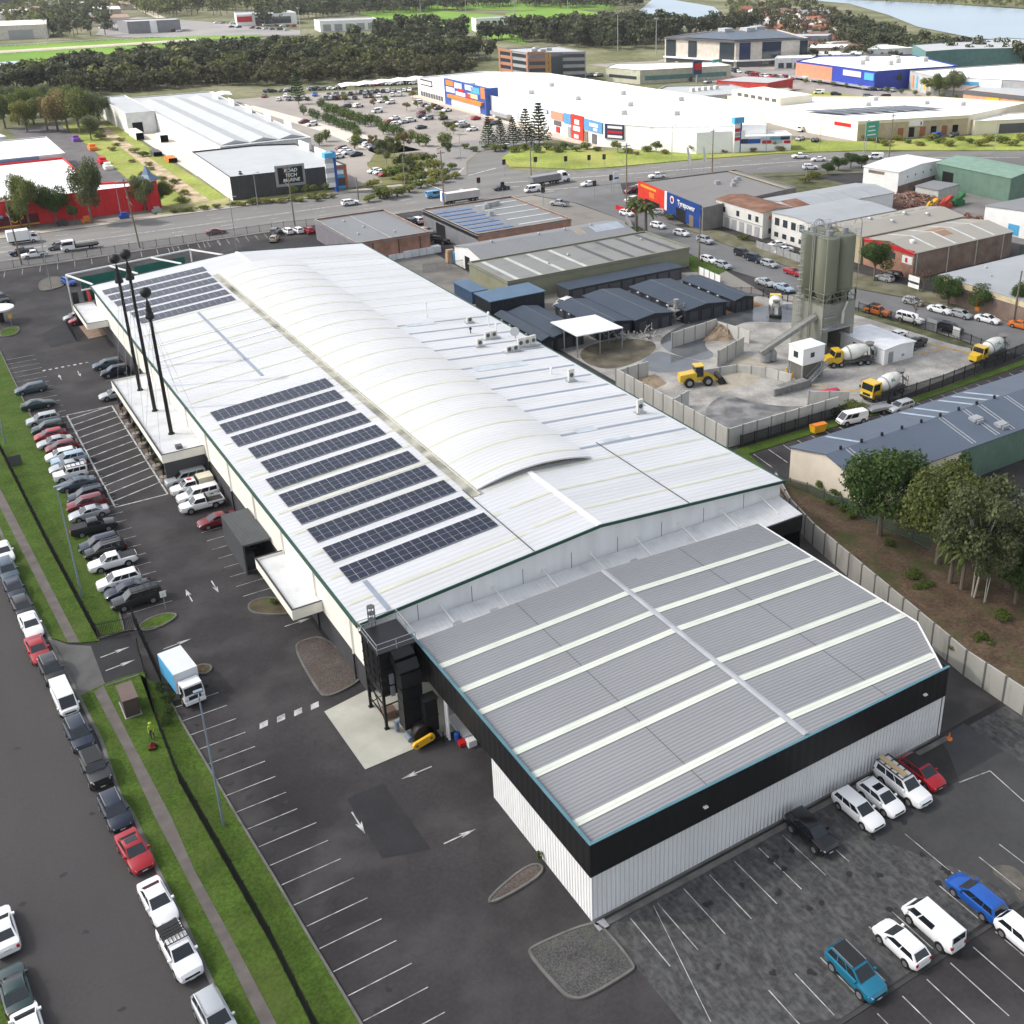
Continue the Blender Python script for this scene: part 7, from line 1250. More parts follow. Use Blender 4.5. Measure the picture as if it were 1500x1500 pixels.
py = thing('white_pylon_sign', 'tall white and blue pylon sign before the small sign shop', 'sign', (233,281,0)); part('pylon_frame', MB().box(232,234.4,280.6,281.4,0,9.4), WHITE, py); part('pylon_edge', MB().box(234.4,235,280.5,281.5,0,9.4), BLUE, py); part('pylon_head', MB().box(231.6,235.6,280.2,281.8,9.4,11.2), LTBLUE, py); [part('tenant_board', MB().box(232.2,234.2,280.4,280.6,4+1.4*k,5+1.4*k), (RED, GREY)[k % 2], py) for k in range(3)]
# cream trade store
b = pb('cream_store', 'cream trade store with solar panels on its roof beyond the highway bend', 'shop', [(278,298),(279.7,273.6),(320,261),(360,268),(345,300),(320,318),(284,350)], 6.2, W_CREAM2, R_WHITE2, .4)
for k in range(7):
    m = MB(); a = Vector((284+k*5.6, 303-k*1.8)); m.beam((a.x,a.y,6.9),(a.x+7,a.y-14,6.9),.1); q = [a, a+Vector((4.4,-1.4)), a+Vector((10.4,-15)), a+Vector((6,-13.6))]; part('solar_array', MB().poly([(p.x-4,p.y-2) for p in q], 6.8, 6.9), SOLAR, b)
panel(b, (279.7,273.6), (320,261), .0, 5.6, mat('tan_front', (.45,.37,.24), .8), 'front_panel', .1); panel(b, (278.6,290), (278.2,296), 0, 4.4, DARKOPEN, 'roller_door', .1); panel(b, (279.4,276.5), (278.9,284), 4.2, 5.4, RED, 'sign_board', .15)  # front panel in a darker tan than the cream walls
for k in range(6): a = Vector((279.7,273.6)).lerp(Vector((320,261)), .36+k*.1); c_ = Vector((279.7,273.6)).lerp(Vector((320,261)), .41+k*.1); panel(b, a, c_, .4, 3.6, DARKOPEN if k % 2 else mat('brown_sign', (.3,.12,.06), .7), 'shop_window', .2)
panel(b, (298,267.8),(303,266.2),4,5.8,WHITE,'sign_board',.3); panel(b, (300,267.4),(302.6,266.4),4.3,5.4,RED,'sign_board',.4)
part('upper_block', MB().box(284,300,318,346,6.2,9.0), W_CREAM2, b); [part('window', MB().box(283.9,284,320+k*4,322.5+k*4,7.2,8.4), DKGREY, b) for k in range(6)]
for x, y in ((300,322),(310,300),(330,290),(322,308),(338,280),(300,330),(305,338)): boxvent(b, x, y, 6.2, 2.6, 1.3)
b = pb('awning_shop', 'pale low shop with white canopies east of the cream store', 'shop', [(321,259),(352,247),(358,258),(328,270)], 4.4, W_CREAM2, R_WHITE2, .3); panel(b, (330,255.5),(348,248.6),.2,3.4,DKGREY,'shop_window',.2)
# office, medical block and shops further back
OB = mat('office_brick', (.36,.16,.09), .8, var=.1); OG = mat('office_band', (.3,.29,.29), .6)
b = pb('brick_office', 'brick and glass office block of four storeys in front of the dark trees', 'office', [(264,499),(266,474.5),(290.5,462.5),(293,493)], 13.4, OG, R_PALE, .4)
for lv in range(4):
    z = 2.0+lv*3.1
    for s in range(2): face(b, s, .02, .98 if s == 0 else .98, z, z+1.6, GLASS, 'window_band', .1)
    face(b, 0, .0, .42, z+1.7, z+2.9, OB, 'brick_band', .14); face(b, 1, .0, .3, z+1.7, z+2.9, OB, 'brick_band', .14)
for s, us in ((0, (0,.42,.96)), (1, (.3,.36))): [face(b, s, u, u+.05, 0, 13.8, OB if s == 0 else mat('copper_fin', (.42,.22,.07), .6), 'pier', .25) for u in us]
face(b, 1, .4, .6, 0, 13.4, GLASS, 'glass_tower', .3); [unit(b, u, v, 3, 2.4, 1.2, R_PALE) for u, v in ((.3,.5),(.5,.6),(.7,.4),(.6,.3))]
MW = mat('medical_stone', (.55,.5,.43), .8)
b = pb('medical_centre', 'large glazed medical centre with dark pitched roof at the upper right', 'office', [(368,506),(384,466),(424,455),(446,505),(410,520)], 12.6, MW, mat('dark_blue_roof', (.09,.11,.14), .6), .5)
for u0, u1 in ((.02,.16),(.34,.46),(.78,.98)): face(b, 0, u0, u1, 3.4, 12.0, GLASS, 'glass_wall', .2)
for u0, u1 in ((.05,.2),(.36,.62),(.88,.99)): face(b, 1, u0, u1, 3.4 if u0 < .3 else 1, 12, GLASS, 'glass_wall', .2)
for s in (0,1): face(b, s, 0, 1, 2.9, 3.6, WHITE, 'balcony', 1.6); face(b, s, .02, .98, .2, 2.9, DKGREY, 'undercroft', .1); face(b, s, 0, 1, 12.4, 13.2, DKGREY, 'eave', 1.0)
m = MB(); m.add([(374,502,13.1),(387,471,13.1),(422,461,13.1),(440,503,13.1),(395,492,15.6),(418,486,15.6)], [(0,1,4),(1,2,5,4),(2,3,5),(3,0,4,5)]); part('pitched_roof', m, mat('dark_blue_roof', (.09,.11,.14), .6), b); [part('plant_screen', MB().box(x-3,x+3,y-3,y+3,14.4,17), R_PALE, b) for x, y in ((398,492),(410,488),(420,492))]
b = pb('blue_store', 'bright blue superstore with an orange wing beside the busy car park', 'shop', [(376,411),(375,359),(393,357),(420,352),(438,395),(400,420)], 8.0, mat('superstore_blue', (.025,.05,.33), .5), R_WHITE2, .4)
face(b, 0, .0, .48, 1.5, 7.6, mat('salmon_wall', (.66,.22,.13), .6), 'orange_wing', .2); face(b, 0, .62, .84, 5, 7.4, mat('lilac_sign', (.6,.5,.66), .5), 'sign_board', .3); face(b, 0, .88, .99, 4.4, 7.4, LTBLUE, 'sign_board', .3); face(b, 0, 0, .98, 1.2, 1.8, GREY, 'awning', 2.5); [boxvent(b, x, y, 8, 3, 2) for x, y in ((392,385),(400,375),(410,380),(405,395),(418,388),(424,376))]
b = pb('striped_store', 'grey store with slim coloured stripes and a white wing right of the blue superstore', 'shop', [(392.5,355),(385,334),(404,303),(470,320),(452,345),(420,351)], 7.4, mat('grey_store_wall', (.36,.36,.36), .7), R_WHITE2, .4)
for k in range(5): face(b, 0, .15+k*.15, .2+k*.15, 1.4, 6.4, [ORANGE, LTBLUE, mat('stripe_mint',(.4,.5,.45),.6), YELLOW, mat('stripe_tan',(.5,.38,.22),.6)][k], 'colour_stripe', .15)
face(b, 1, 0, .75, 2.6, 7.6, WHITE, 'white_wing', .2); face(b, 1, .1, .5, 5, 6.4, LTBLUE, 'sign_board', .3); face(b, 2, .02, .9, 5.4, 6.8, mat('store_mid_blue', (.1,.27,.5), .5), 'blue_band', .3); face(b, 2, .02, .18, 5.4, 6.8, mat('plum_band', (.3,.1,.18), .5), 'plum_band', .4)
b = pb('green_wall_hall', 'big hall with sea green side wall at the right edge below the river', 'hall', [(449,397),(469,395),(503,379),(545,385),(540,420),(470,425)], 9.0, mat('sea_green_wall', (.1,.2,.19), .6), R_PALE, .3); panel(b, (503,379),(530,382),1,9,WHITE,'white_end',.2)
b = pb('brick_shops', 'low brick shops with dark flat roof at the right edge by the car park', 'shop', [(380,314),(384,287),(420,275),(440,300),(407,322)], 4.6, mat('salmon_brick', (.5,.28,.18), .8), R_PALE, .4); face(b, 0, 0, 1, 3.4, 5.0, DKGREY, 'dark_fascia', .3); face(b, 0, .4, .6, .2, 3, YELLOW, 'sign_board', .3); face(b, 1, .2, .9, .3, 2.2, WHITE, 'white_band', .3)
b = pb('low_cream_offices', 'low cream and green office row between the brick office and the medical centre', 'office', [(300,460),(306,440),(352,430),(356,446),(312,470)], 6.0, mat('cream_green_wall', (.42,.42,.33), .7), R_WHITE2, .3); face(b, 0, .1, .9, 2, 3.4, GLASS); face(b, 1, .05, .95, 1.6, 3.6, mat('sea_green_wall', (.1,.2,.19), .6), 'window_band')
b = pb('service_station', 'service station with red-edged canopy left of the shopping road', 'service station', [(318,398),(330,378),(350,384),(338,404)], 4.8, mat('station_red', (.5,.05,.04), .6), R_PALE, .1)
sp = thing('blue_shop_sign', 'tall dark shop sign with red face near the service station', 'sign', (330,428,0)); part('sign_post', MB().box(329.6,330.4,427.7,428.3,0,4), GREY, sp); part('sign_face', MB().box(327.6,332.4,427.5,428.5,4,10), mat('navy_board', (.03,.04,.09), .5), sp); part('sign_panel', MB().box(328,332,427.3,427.5,6,9), RED, sp)
# long white shade canopies over the rear parking
for lb, pts, in (('long white shade canopy at the back of the retail car park', [(178,489),(220,492)]), ('white shade canopy left of the retail car park at the trees', [(98,490),(132,494)])):
    r = thing('shade_canopy', lb, 'canopy', (pts[0][0], pts[0][1], 0)); m = MB(); n = 10; a, c_ = Vector(pts[0]), Vector(pts[1]); vs = []
    for i in range(n+1):
        p = a.lerp(c_, i/n); z = 4.4+(.5 if i % 2 else 0); vs += [(p.x, p.y-4, z-.5), (p.x, p.y, z+.5), (p.x, p.y+4, z-.5)]
    m.add(vs, [(3*i+j, 3*i+3+j, 3*i+4+j, 3*i+1+j) for i in range(n) for j in (0,1)]); part('fabric_roof', m, WHITE, r)
    for i in range(0, n+1, 2): p = a.lerp(c_, i/n); part('post', MB().box(p.x-.12,p.x+.12,p.y-.12,p.y+.12,0,4.3), GREY, r)
for i, (px, py_, w_, d_, h_, c_, lb) in enumerate(((1195,84,22,12,6,'tan','long low shop with white roof under the suburb, left of three'),(1225,92,16,10,5,'white','low white shop under the suburb, middle of three'),(1262,98,20,12,5,'grey','grey low shop under the suburb, right of three'),(1180,72,18,10,8,'grey','grey two storey block right of the medical centre'),(1320,84,30,12,6,'white','white sawtooth canopy hall left of the sea green hall'),(1160,98,14,8,5,'white','small white shop at the foot of the medical centre'))):
    x, y = G(px, py_); b = pb('low_shop', lb, 'shop', [(x-w_,y-d_*.3),(x+w_*.2,y-d_*1.4),(x+w_,y-d_*.3),(x-w_*.2,y+d_)], h_, mat('lowshop_'+c_, {'tan': (.45,.36,.28), 'white': (.7,.7,.68), 'grey': (.22,.22,.24)}[c_], .8), R_WHITE2 if c_ != 'grey' else R_PALE, .3); [face(b, s_, .1+.22*k, .25+.22*k, .5, 3, GLASS, 'shop_window', .2) for s_ in (0,1) for k in range(4)]
# far away
b = qb('beige_hall', 'beige hall beside the racecourse at the far left', 'hall', None, 9, 2, 'front', wall=mat('far_cream', (.6,.55,.48), .7), roof=mat('far_beige_roof', (.62,.58,.52), .6), world=[(60,900),(120,890),(126,925),(60,935)], snap=False); face(b, 0, .0, .35, 1, 4, ORANGE, 'orange_band', .3); face(b, 0, .6, .85, 0, 6, GREY, 'door', .3)
b = pb('car_dealership', 'grey car dealership with pale roof beyond the racecourse', 'shop', [(172,886),(208,884),(210,905),(170,910)], 8, mat('dealer_grey', (.2,.2,.21), .5), R_PALE, .4); face(b, 0, .42, .55, 0, 8.6, WHITE, 'entry', .4)
b = pb('car_dealership', 'white glass-fronted dealership among the far trees', 'shop', [(255,905),(300,900),(304,930),(262,935)], 8, WHITE, R_PALE, .4); face(b, 0, .3, .9, 1, 6, GLASS, 'shop_window', .3); face(b, 0, 0, .25, 3, 7, RED, 'red_sign', .3)
b = pb('pavilion', 'white sports pavilion at the edge of the playing field', 'pavilion', [(377,745),(409,741),(412,754),(380,758)], 8.5, WHITE, R_PALE, .3); face(b, 0, .06, .96, .4, 3.8, DKGREY, 'undercroft', .3); [face(b, 0, .1+k*.14, .18+k*.14, 5, 7, GLASS, out=.2) for k in range(6)]
b = pb('white_blocks', 'white two storey block among the trees right of the racecourse', 'building', [(288,815),(330,808),(334,830),(292,838)], 7, WHITE, R_PALE, .3); [face(b, 0, .05+k*.19, .18+k*.19, .5, 5, GREY, out=.2) for k in range(5)]
LBF = ('tallest at the top left corner','nearest the left edge above the beige hall','on the skyline right of the dark tall one','at the left edge among trees','below the skyline left of the trees','on the skyline left of the road','beside the far road','right of the far road on the skyline','left of the grey dealership','among the trees behind the beige hall','just above the grey dealership')
for i, (px, py_, h, wcol) in enumerate(((20,6,9,'dark grey'),(10,47,5,'cream'),(60,7,5,'cream'),(25,26,5,'white'),(52,20,4,'tan'),(125,14,5,'white'),(150,22,5,'tan'),(170,14,5,'cream'),(135,30,4,'white'),(110,26,4,'tan'),(160,33,4,'cream'))):
    x, y = G(px, py_); cm = {'dark grey': (.1,.1,.12), 'cream': (.62,.58,.5), 'white': (.72,.72,.7), 'tan': (.45,.36,.28)}[wcol]
    b = qb('far_building', f'{wcol} building beyond the racecourse, {LBF[i]}', 'building', None, h, 2, 'front', wall=mat('far_'+wcol.replace(' ','_'), cm, .8), roof=mat('far_roof_%d' % (i % 3), [(.6,.58,.55),(.3,.2,.16),(.4,.42,.45)][i % 3], .7), world=[(x-14,y-8),(x+14,y-10),(x+15,y+9),(x-13,y+10)], snap=False)
# suburb by the river
rr = random.Random(12); hn = 0; rows = ('nearest','second','third','fourth','farthest'); ords = ['first','second','third','fourth','fifth','sixth','seventh','eighth','ninth','tenth']
for rw_ in range(5):
    for k in range(8):
        px = 1105+k*19+rr.uniform(-5,5)-rw_*4; py_ = 68-rw_*12+k*1.0+rr.uniform(-2,2); 
        if px > 1262 or (rw_ > 2 and px > 1215): continue
        x, y = G(px, py_); c_ = rr.choice(('terracotta','red','grey','brown','pale')); cm = {'terracotta': (.32,.13,.08), 'red': (.25,.09,.07), 'grey': (.25,.25,.27), 'brown': (.2,.13,.1), 'pale': (.5,.48,.46)}[c_]; a = rr.uniform(-.3,.3); ca, sa = math.cos(a), math.sin(a); W_, D_ = rr.uniform(7,10), rr.uniform(5,6.5)
        qb('suburban_house', f'{c_} roofed house, {ords[k]} from the left in the {rows[rw_]} row of the riverside suburb', 'house', None, 3.4, 2.2, 'front', wall=mat('house_wall_%d' % (hn % 3), [(.55,.5,.44),(.35,.2,.15),(.62,.6,.58)][hn % 3], .8), roof=mat('tiles_'+c_, cm, .8), world=[(x+u*ca-v*sa, y+u*sa+v*ca) for u, v in ((-W_,-D_),(W_,-D_),(W_,D_),(-W_,D_))], snap=False, group='houses of the riverside suburb', over=.6); hn += 1
# ================================================================== TREES AND PLANTS
def leafcards(n, lobes, size, rng, up=.3, shell=.55):
    """many small leaf faces spread through a set of ellipsoid lobes"""
    w_ = np.array([l[3]*l[4]*l[5] for l in lobes])**.75; pick = rng.choice(len(lobes), n, p=w_/w_.sum()); Lb = np.array(lobes)[pick]
    d = rng.normal(size=(n,3)); d /= np.linalg.norm(d, axis=1)[:,None]; r = shell+(1-shell)*rng.random(n)**.6; r *= 1+.12*rng.normal(size=n)
    c = Lb[:,:3]+d*Lb[:,3:6]*r[:,None]
    nn = d+np.array([0,0,up])+.7*rng.normal(size=(n,3)); nn /= np.linalg.norm(nn, axis=1)[:,None]
    t = np.cross(nn, rng.normal(size=(n,3))); t /= np.linalg.norm(t, axis=1)[:,None]; b = np.cross(nn, t); s = size*(.6+.8*rng.random(n))[:,None]
    V = np.stack([c-t*s, c+b*s*.75-t*s*.1, c+t*s, c-b*s*.75+t*s*.1], 1).reshape(-1,3); return V
def cards_mesh(name, V, m):
    n = len(V)//4; me = bpy.data.meshes.new(name); me.vertices.add(len(V)); me.vertices.foreach_set('co', V.astype(np.float32).ravel()); me.loops.add(4*n); me.loops.foreach_set('vertex_index', np.arange(4*n, dtype=np.int32)); me.polygons.add(n); me.polygons.foreach_set('loop_start', np.arange(0,4*n,4,dtype=np.int32)); me.update(calc_edges=True); me.materials.append(m); return me
def rand_lobes(rng, k, R, z0, z1, rs=(.3,.5), flat=.75):
    out = []
    for i in range(k):
        a = rng.random()*2*PI; q = R*rng.random()**.5*.75; z = z0+(z1-z0)*rng.random(); r = R*(rs[0]+(rs[1]-rs[0])*rng.random()); out.append((q*math.cos(a), q*math.sin(a), z, r, r, r*flat))
    return out
L_DARK = leaf('dark_leaf', (.07,.115,.028)); L_GUM = leaf('gum_leaf', (.13,.155,.065)); L_OLIVE = leaf('olive_leaf', (.14,.165,.045)); L_BRIGHT = leaf('bright_leaf', (.11,.15,.03)); L_SUN = leaf('yellow_green_leaf', (.2,.21,.045)); L_TAN = leaf('tan_leaf', (.22,.17,.07)); L_PINE = leaf('pine_leaf', (.04,.08,.025)); L_GREYG = leaf('grey_green_leaf', (.13,.15,.1)); L_WOOD = leaf('wood_leaf', (.064,.074,.036), isl=.5, vs=.07, var=.65); L_WOOD2 = leaf('marsh_leaf', (.085,.085,.04), isl=.45, vs=.08, var=.5); L_WOOD3 = leaf('sunlit_wood_leaf', (.14,.155,.05), isl=.45, vs=.02, var=.4); L_RUSTY = leaf('autumn_leaf', (.14,.08,.05)); L_PALM = leaf('palm_leaf', (.1,.13,.035))
TREE = {}
def tree_proto(kind, lm, seed):
    """meshes of a tree one metre tall: trunk with limbs, and crown"""
    key = (kind, lm.name, seed)
    if key in TREE: return TREE[key]
    g = np.random.default_rng(seed); tm = MB(); bark = BARK
    if kind == 'gum':
        lobes = rand_lobes(g, 16, .42, .34, .88, (.2,.38), .75); V = leafcards(9500, lobes, .0125, g, shell=.4); bark = PALEBARK
        [tm.cyl((.014*i,.012*(i-1),0),(.05*(i-.8),.04*(i-1),.42),.009-.0015*i,.006,7) for i in range(2)]; [tm.cyl((.04*(i % 2-.8),.03*(i % 3-1),.38),(l[0],l[1],l[2]),.008,.003,5) for i, l in enumerate(lobes)]
    elif kind == 'dense':
        lobes = rand_lobes(g, 14, .42, .34, .8, (.34,.5), .85); V = leafcards(9500, lobes, .0155, g, shell=.6)
        tm.cyl((0,0,0),(0,0,.42),.032,.02,7); [tm.cyl((0,0,.3),(l[0]*.8,l[1]*.8,l[2]),.014,.004,5) for l in lobes[:8]]
    elif kind == 'small':
        lobes = rand_lobes(g, 7, .4, .4, .8, (.36,.55)); V = leafcards(900, lobes, .036, g); tm.cyl((0,0,0),(0,0,.5),.03,.015,6); [tm.cyl((0,0,.35),(l[0],l[1],l[2]),.012,.004,4) for l in lobes[:4]]
    elif kind == 'round':
        V = leafcards(700, [(0,0,.58,.4,.4,.4),(.12,.05,.7,.25,.25,.25),(-.1,.1,.5,.3,.3,.3)], .042, g); tm.cyl((0,0,0),(0,0,.4),.035,.02,6)
    elif kind == 'shrub':
        lobes = rand_lobes(g, 6, .62, .3, .62, (.4,.62), .7); V = leafcards(1000, lobes, .05, g, shell=.5); V[:,2] = np.abs(V[:,2]); [tm.cyl((0,0,0),(l[0]*.6,l[1]*.6,l[2]*.9),.03,.01,4) for l in lobes]
    elif kind == 'norfolk':
        Vs = []
        for k in range(13):
            z = .1+.068*k; R = .30*(1-k/13.5)+.02
            for j in range(7):
                a = 2*PI*j/7+k*.5; pts = np.linspace(.05,1,7)[:,None]; c = np.concatenate([pts*R*math.cos(a), pts*R*math.sin(a), z+pts*R*.12], 1); c = np.repeat(c, 4, 0)+g.normal(size=(28,3))*.008; s = .022
                t = np.array([math.cos(a), math.sin(a), .15]); b_ = g.normal(size=(28,3))*.6+np.array([-math.sin(a), math.cos(a), .4]); b_ /= np.linalg.norm(b_, axis=1)[:,None]; Vs.append(np.stack([c-t*s, c+b_*s*.9, c+t*s, c-b_*s*.9], 1).reshape(-1,3))
        V = np.concatenate(Vs); tm.cyl((0,0,0),(0,0,.98),.016,.003,7)
    elif kind == 'palm':
        Vs = []
        for j in range(26):
            a = 2*PI*g.random(); el = g.uniform(-.35,1.1); n = 12; t = np.linspace(0,1,n); rad = .3*t*math.cos(el*.8); z = .72+.26*t*math.sin(el)-.22*t**2; c = np.stack([rad*math.cos(a), rad*math.sin(a), z], 1); w_ = .045*np.sin(PI*np.clip(t*.92+.06,0,1)); side = np.array([-math.sin(a), math.cos(a), 0])
            for i in range(n-1):
                for s_ in (-1,1): Vs.append(np.stack([c[i], c[i+1], c[i+1]+side*w_[i+1]*s_-np.array([0,0,.03])*w_[i+1]/.045, c[i]+side*w_[i]*s_-np.array([0,0,.03])*w_[i]/.045]))
        V = np.concatenate(Vs); tm.cyl((0,0,0),(0,0,.72),.04,.03,8)
    elif kind == 'bare':
        lobes = rand_lobes(g, 7, .42, .5, .85, (.3,.45)); V = leafcards(260, lobes, .02, g); tm.cyl((0,0,0),(0,0,.4),.03,.02,6)
        for l in lobes:
            tm.cyl((0,0,.35),(l[0],l[1],l[2]),.014,.005,4)
            for _ in range(6): e = Vector((l[0],l[1],l[2])); tm.cyl(e*.7+Vector((0,0,.12)), e+Vector(g.normal(size=3)*.12), .006,.002,3)
    TREE[key] = (tm.mesh('trunk', bark, smooth=True), cards_mesh('crown', V, lm)); return TREE[key]
TN = [0]
def tree(kind, lm, xy, h, label, group=None, w=1.0, z=0.05, nm=None, seeds=4):
    TN[0] += 1; t_, c_ = tree_proto(kind, lm, TN[0] % seeds)
    r = thing(nm or {'gum':'gum_tree','dense':'leafy_tree','small':'young_tree','round':'round_tree','shrub':'shrub','norfolk':'pine_tree','palm':'palm_tree','bare':'bare_tree'}[kind], label, 'shrub' if kind == 'shrub' else 'tree', (*xy, z), random.uniform(0, 6.28), group)
    r.scale = (h*w, h*w, h); put('trunk' if kind != 'shrub' else 'stem', t_, r); put('crown' if kind != 'shrub' else 'foliage', c_, r); return r
ORD = ['first','second','third','fourth','fifth','sixth','seventh','eighth','ninth','tenth','eleventh','twelfth','thirteenth','fourteenth','fifteenth','sixteenth','seventeenth','eighteenth','nineteenth','twentieth']
# the stand by the annex
GT = 'trees on the embankment'
tree('dense', L_DARK, (88.2,77.5), 13.5, 'tall dense dark green tree nearest the cream shed', GT, .86, 1.5); tree('gum', L_GUM, (86.6,62.6), 15.5, 'tall gum tree with white trunks on the brown embankment', GT, .85, 1.5); tree('dense', L_OLIVE, (89.0,69.5), 13.5, 'olive crowned tree left of the white-trunked gum', GT, .85, 1.4); tree('dense', L_GREYG, (91.5,62), 13.5, 'grey green gum crown at the right of the stand', GT, .75, 1.2); tree('dense', L_DARK, (89.6,59.5), 8.5, 'dark leafy tree low behind the white trunks', GT, .8, 1.2); tree('gum', L_GUM, (86.9,61.2), 10.5, 'thin leaning gum in front of the white trunks', GT, .7, 1.6)
tree('palm', L_PALM, (86.8,65.8), 7.5, 'slender palm in front of the gum stand, left of two', GT, .9, 1.6); tree('palm', L_PALM, (86.9,64.3), 7, 'slender palm in front of the gum stand, right of two', GT, .9, 1.6); tree('dense', L_OLIVE, (92,52.2), 9, 'bushy tree cut by the right edge above the soil bank', GT, .8, 1); tree('small', L_DARK, (104,80), 8, 'pointed dark sapling against the green shed wall', GT, .5, .3)
for i, (px, py, h, lb) in enumerate(((1340,850,1.4,'bright green shrub on the bare bank below the olive tree'),(1352,862,1.2,'low shrub beside the bright one on the bank'),(1300,800,.9,'small shrub near the foot of the dense tree'),(1440,945,1.3,'yellow green shrub low on the bank at the right'),(1470,910,1.4,'shrub on the bank nearest the right edge'),(1222,728,1.2,'leafy shrub below the green mesh fence'),(1232,742,1.3,'second leafy shrub below the green mesh fence'),(1205,716,1.1,'weedy shrub at the top corner of the bank'),(1246,758,1.0,'weedy shrub in front of the cream shed corner'),(1345,868,1.0,'weedy shrub against the retaining wall'),(1400,950,.9,'weedy tuft beside the white trunks'),(1238,748,1.0,'low shrub at the cream shed corner'),(1215,740,.8,'small shrub by the grey retaining wall top'))): tree('shrub', L_BRIGHT, G(px, py, 1.6), h, lb, 'shrubs on the embankment', 1.3, 1.7)
# along the highway at the left
GL_ = 'trees before the red shop'
tree('dense', L_GUM, G(135,327), 17, 'tallest gum tree, standing before the red wall', GL_, .58); tree('dense', L_OLIVE, G(44,333), 15.5, 'olive gum tree left of the tallest one at the red shop', GL_, .6); tree('dense', L_DARK, G(84,328), 11, 'dark tree between the two gums at the red shop', GL_, .75); tree('small', L_DARK, G(111,329), 5.5, 'small dark tree at the foot of the tallest gum', GL_, .8); tree('small', L_DARK, G(32,333), 6, 'small dark tree under the olive gum', GL_, 1.2); tree('dense', L_GUM, G(213,309), 11, 'bushy tree beside the pavilion tower', GL_, .7); tree('dense', L_OLIVE, G(236,303), 7.5, 'broad low tree right of the pavilion tower', GL_, 1.0); tree('small', L_GUM, G(4,330), 8, 'tree cut by the left edge above the highway', GL_, .9)
for i, (px, py) in enumerate(((255,313),(268,311),(283,310),(300,308),(315,306))): tree('shrub', L_OLIVE, G(px,py), 1.6, f'roadside shrub, {ORD[i]} from the left at the drain mouth', 'roadside shrubs at the drain', 1.4)
tree('norfolk', L_PINE, G(357,289), 7.5, 'young norfolk pine before the dark marine shop', None, .8)
for i in range(15): px = 338+i*10.5; tree('shrub', L_SUN if i % 3 else L_OLIVE, G(px, 303-i*.9+random.uniform(-2,2)), random.uniform(1.2,2.2), f'roadside shrub, {ORD[i]} from the left before the marine shop', 'shrubs before the marine shop', 1.3)
for i, px in enumerate((432,448,462,476)): tree('small', L_BRIGHT, G(px, 288-i), 3.4, f'bushy small tree, {ORD[i]} from the left against the dark marine wall', 'bushes at the marine shop wall', 1.0)
# drain scrub
rr = random.Random(21)
for i in range(18):
    y = 312+i*8.5; tree('shrub', (L_OLIVE, L_SUN, L_TAN)[i % 3], (68.5+.02*(y-300)+rr.uniform(-3.5,3), y), rr.uniform(1.2,2.6), f'drain shrub, {ORD[i]} counting back from the road along the channel', 'shrubs along the drain channel', 1.6)
# triangle of shrubs by the crossing
shr = [(540,296,2.6),(556,292,4.2),(568,290,3.8),(582,288,3.4),(600,282,3),(617,276,3),(634,272,3),(650,268,2.6),(545,275,3),(583,262,5),(600,258,5),(618,254,4.4),(636,250,4.2),(652,258,3.2),(668,262,2.6),(590,245,4.6),(606,240,4.2),(626,240,4),(640,262,4),(612,268,4),(595,270,4),(660,248,2.5)]
for i, (px, py, h) in enumerate(shr): tree('shrub', (L_SUN, L_BRIGHT, L_SUN, L_OLIVE)[i % 4], G(px,py), h, f'sunny shrub, {(ORD+["twenty-first","twenty-second"])[i]} of the triangle by the crossing, counted from the road edge', 'sunny shrubs beside the crossing', 1.15)
for i, (px, py, h) in enumerate(((566,245,10),(578,240,9.5),(592,225,8),(600,262,7),(560,232,6),(548,222,6),(655,232,6))): tree('gum', (L_GUM, L_OLIVE, L_TAN)[i % 3], G(px,py), h, f'thin street tree, {ORD[i]} of those rising from the sunny shrubs', 'thin trees beside the crossing', .8)
for i, (px, py, h) in enumerate(((716,216,10.5),(734,214,9.5),(752,214,10),(771,212,12.5),(790,212,14.5))): tree('norfolk', L_PINE, G(px,py), h, f'norfolk pine, {ORD[i]} from the left of the five before the retail hall', 'five norfolk pines', .95)
tree('norfolk', L_PINE, G(438,153), 15, 'lone tall norfolk pine inside the retail car park', None, .75)
rowA = [(425,425),(490,450),(525,465),(585,480),(610,495),(640,500),(665,515),(700,530),(730,540),(765,548),(800,555)]; rowB = [(555,380),(600,415),(625,420),(650,425),(680,430),(715,450),(740,455),(770,470),(800,480),(835,490),(875,505),(920,495),(975,520),(1010,560),(1050,565),(1085,575),(1130,590)]
for i, (x, y) in enumerate(rowA): tree('round', L_DARK, G(360+x/5, 84+y/5), 4.2, f'round clipped tree, {ORD[i]} from the far end, left of the access lane', 'clipped trees left of the access lane')
for i, (x, y) in enumerate(rowB): tree('round', L_BRIGHT if i % 2 else L_DARK, G(360+x/5, 85+y/5), 4.8, f'round clipped tree, {ORD[i]} from the far end, right of the access lane', 'clipped trees right of the access lane')
for i, (x, y) in enumerate(((1215,615),(1270,640),(1320,645),(1440,640),(1480,645),(540,640),(590,610),(820,600),(800,665))): tree('round', L_BRIGHT, G(360+x/5, 86+y/5), 4.6, f'bushy tree, {ORD[i]} of those at the retail car park entrance', 'bushy trees at the car park entrance')
for i, (px, py) in enumerate(((505,150),(548,158),(565,152),(612,160),(596,163),(627,170),(648,176),(632,165),(655,192),(665,198),(605,145),(520,195),(523,213))): tree('small', (L_SUN, L_TAN, L_OLIVE)[i % 3], G(px,py), 4, f'thin car park tree, {ORD[i]} in the sunlit retail car park', 'thin trees in the retail car park')
for i in range(14): px = 680+i*15; tree('shrub', (L_OLIVE, L_DARK, L_BRIGHT)[i % 3], G(px, 221-.4*abs(i-7)+(i % 2)*3), random.uniform(1.8,3.2), f'hedge shrub, {ORD[i]} from the left along the retail frontage', 'shrubs along the retail frontage', 1.2)
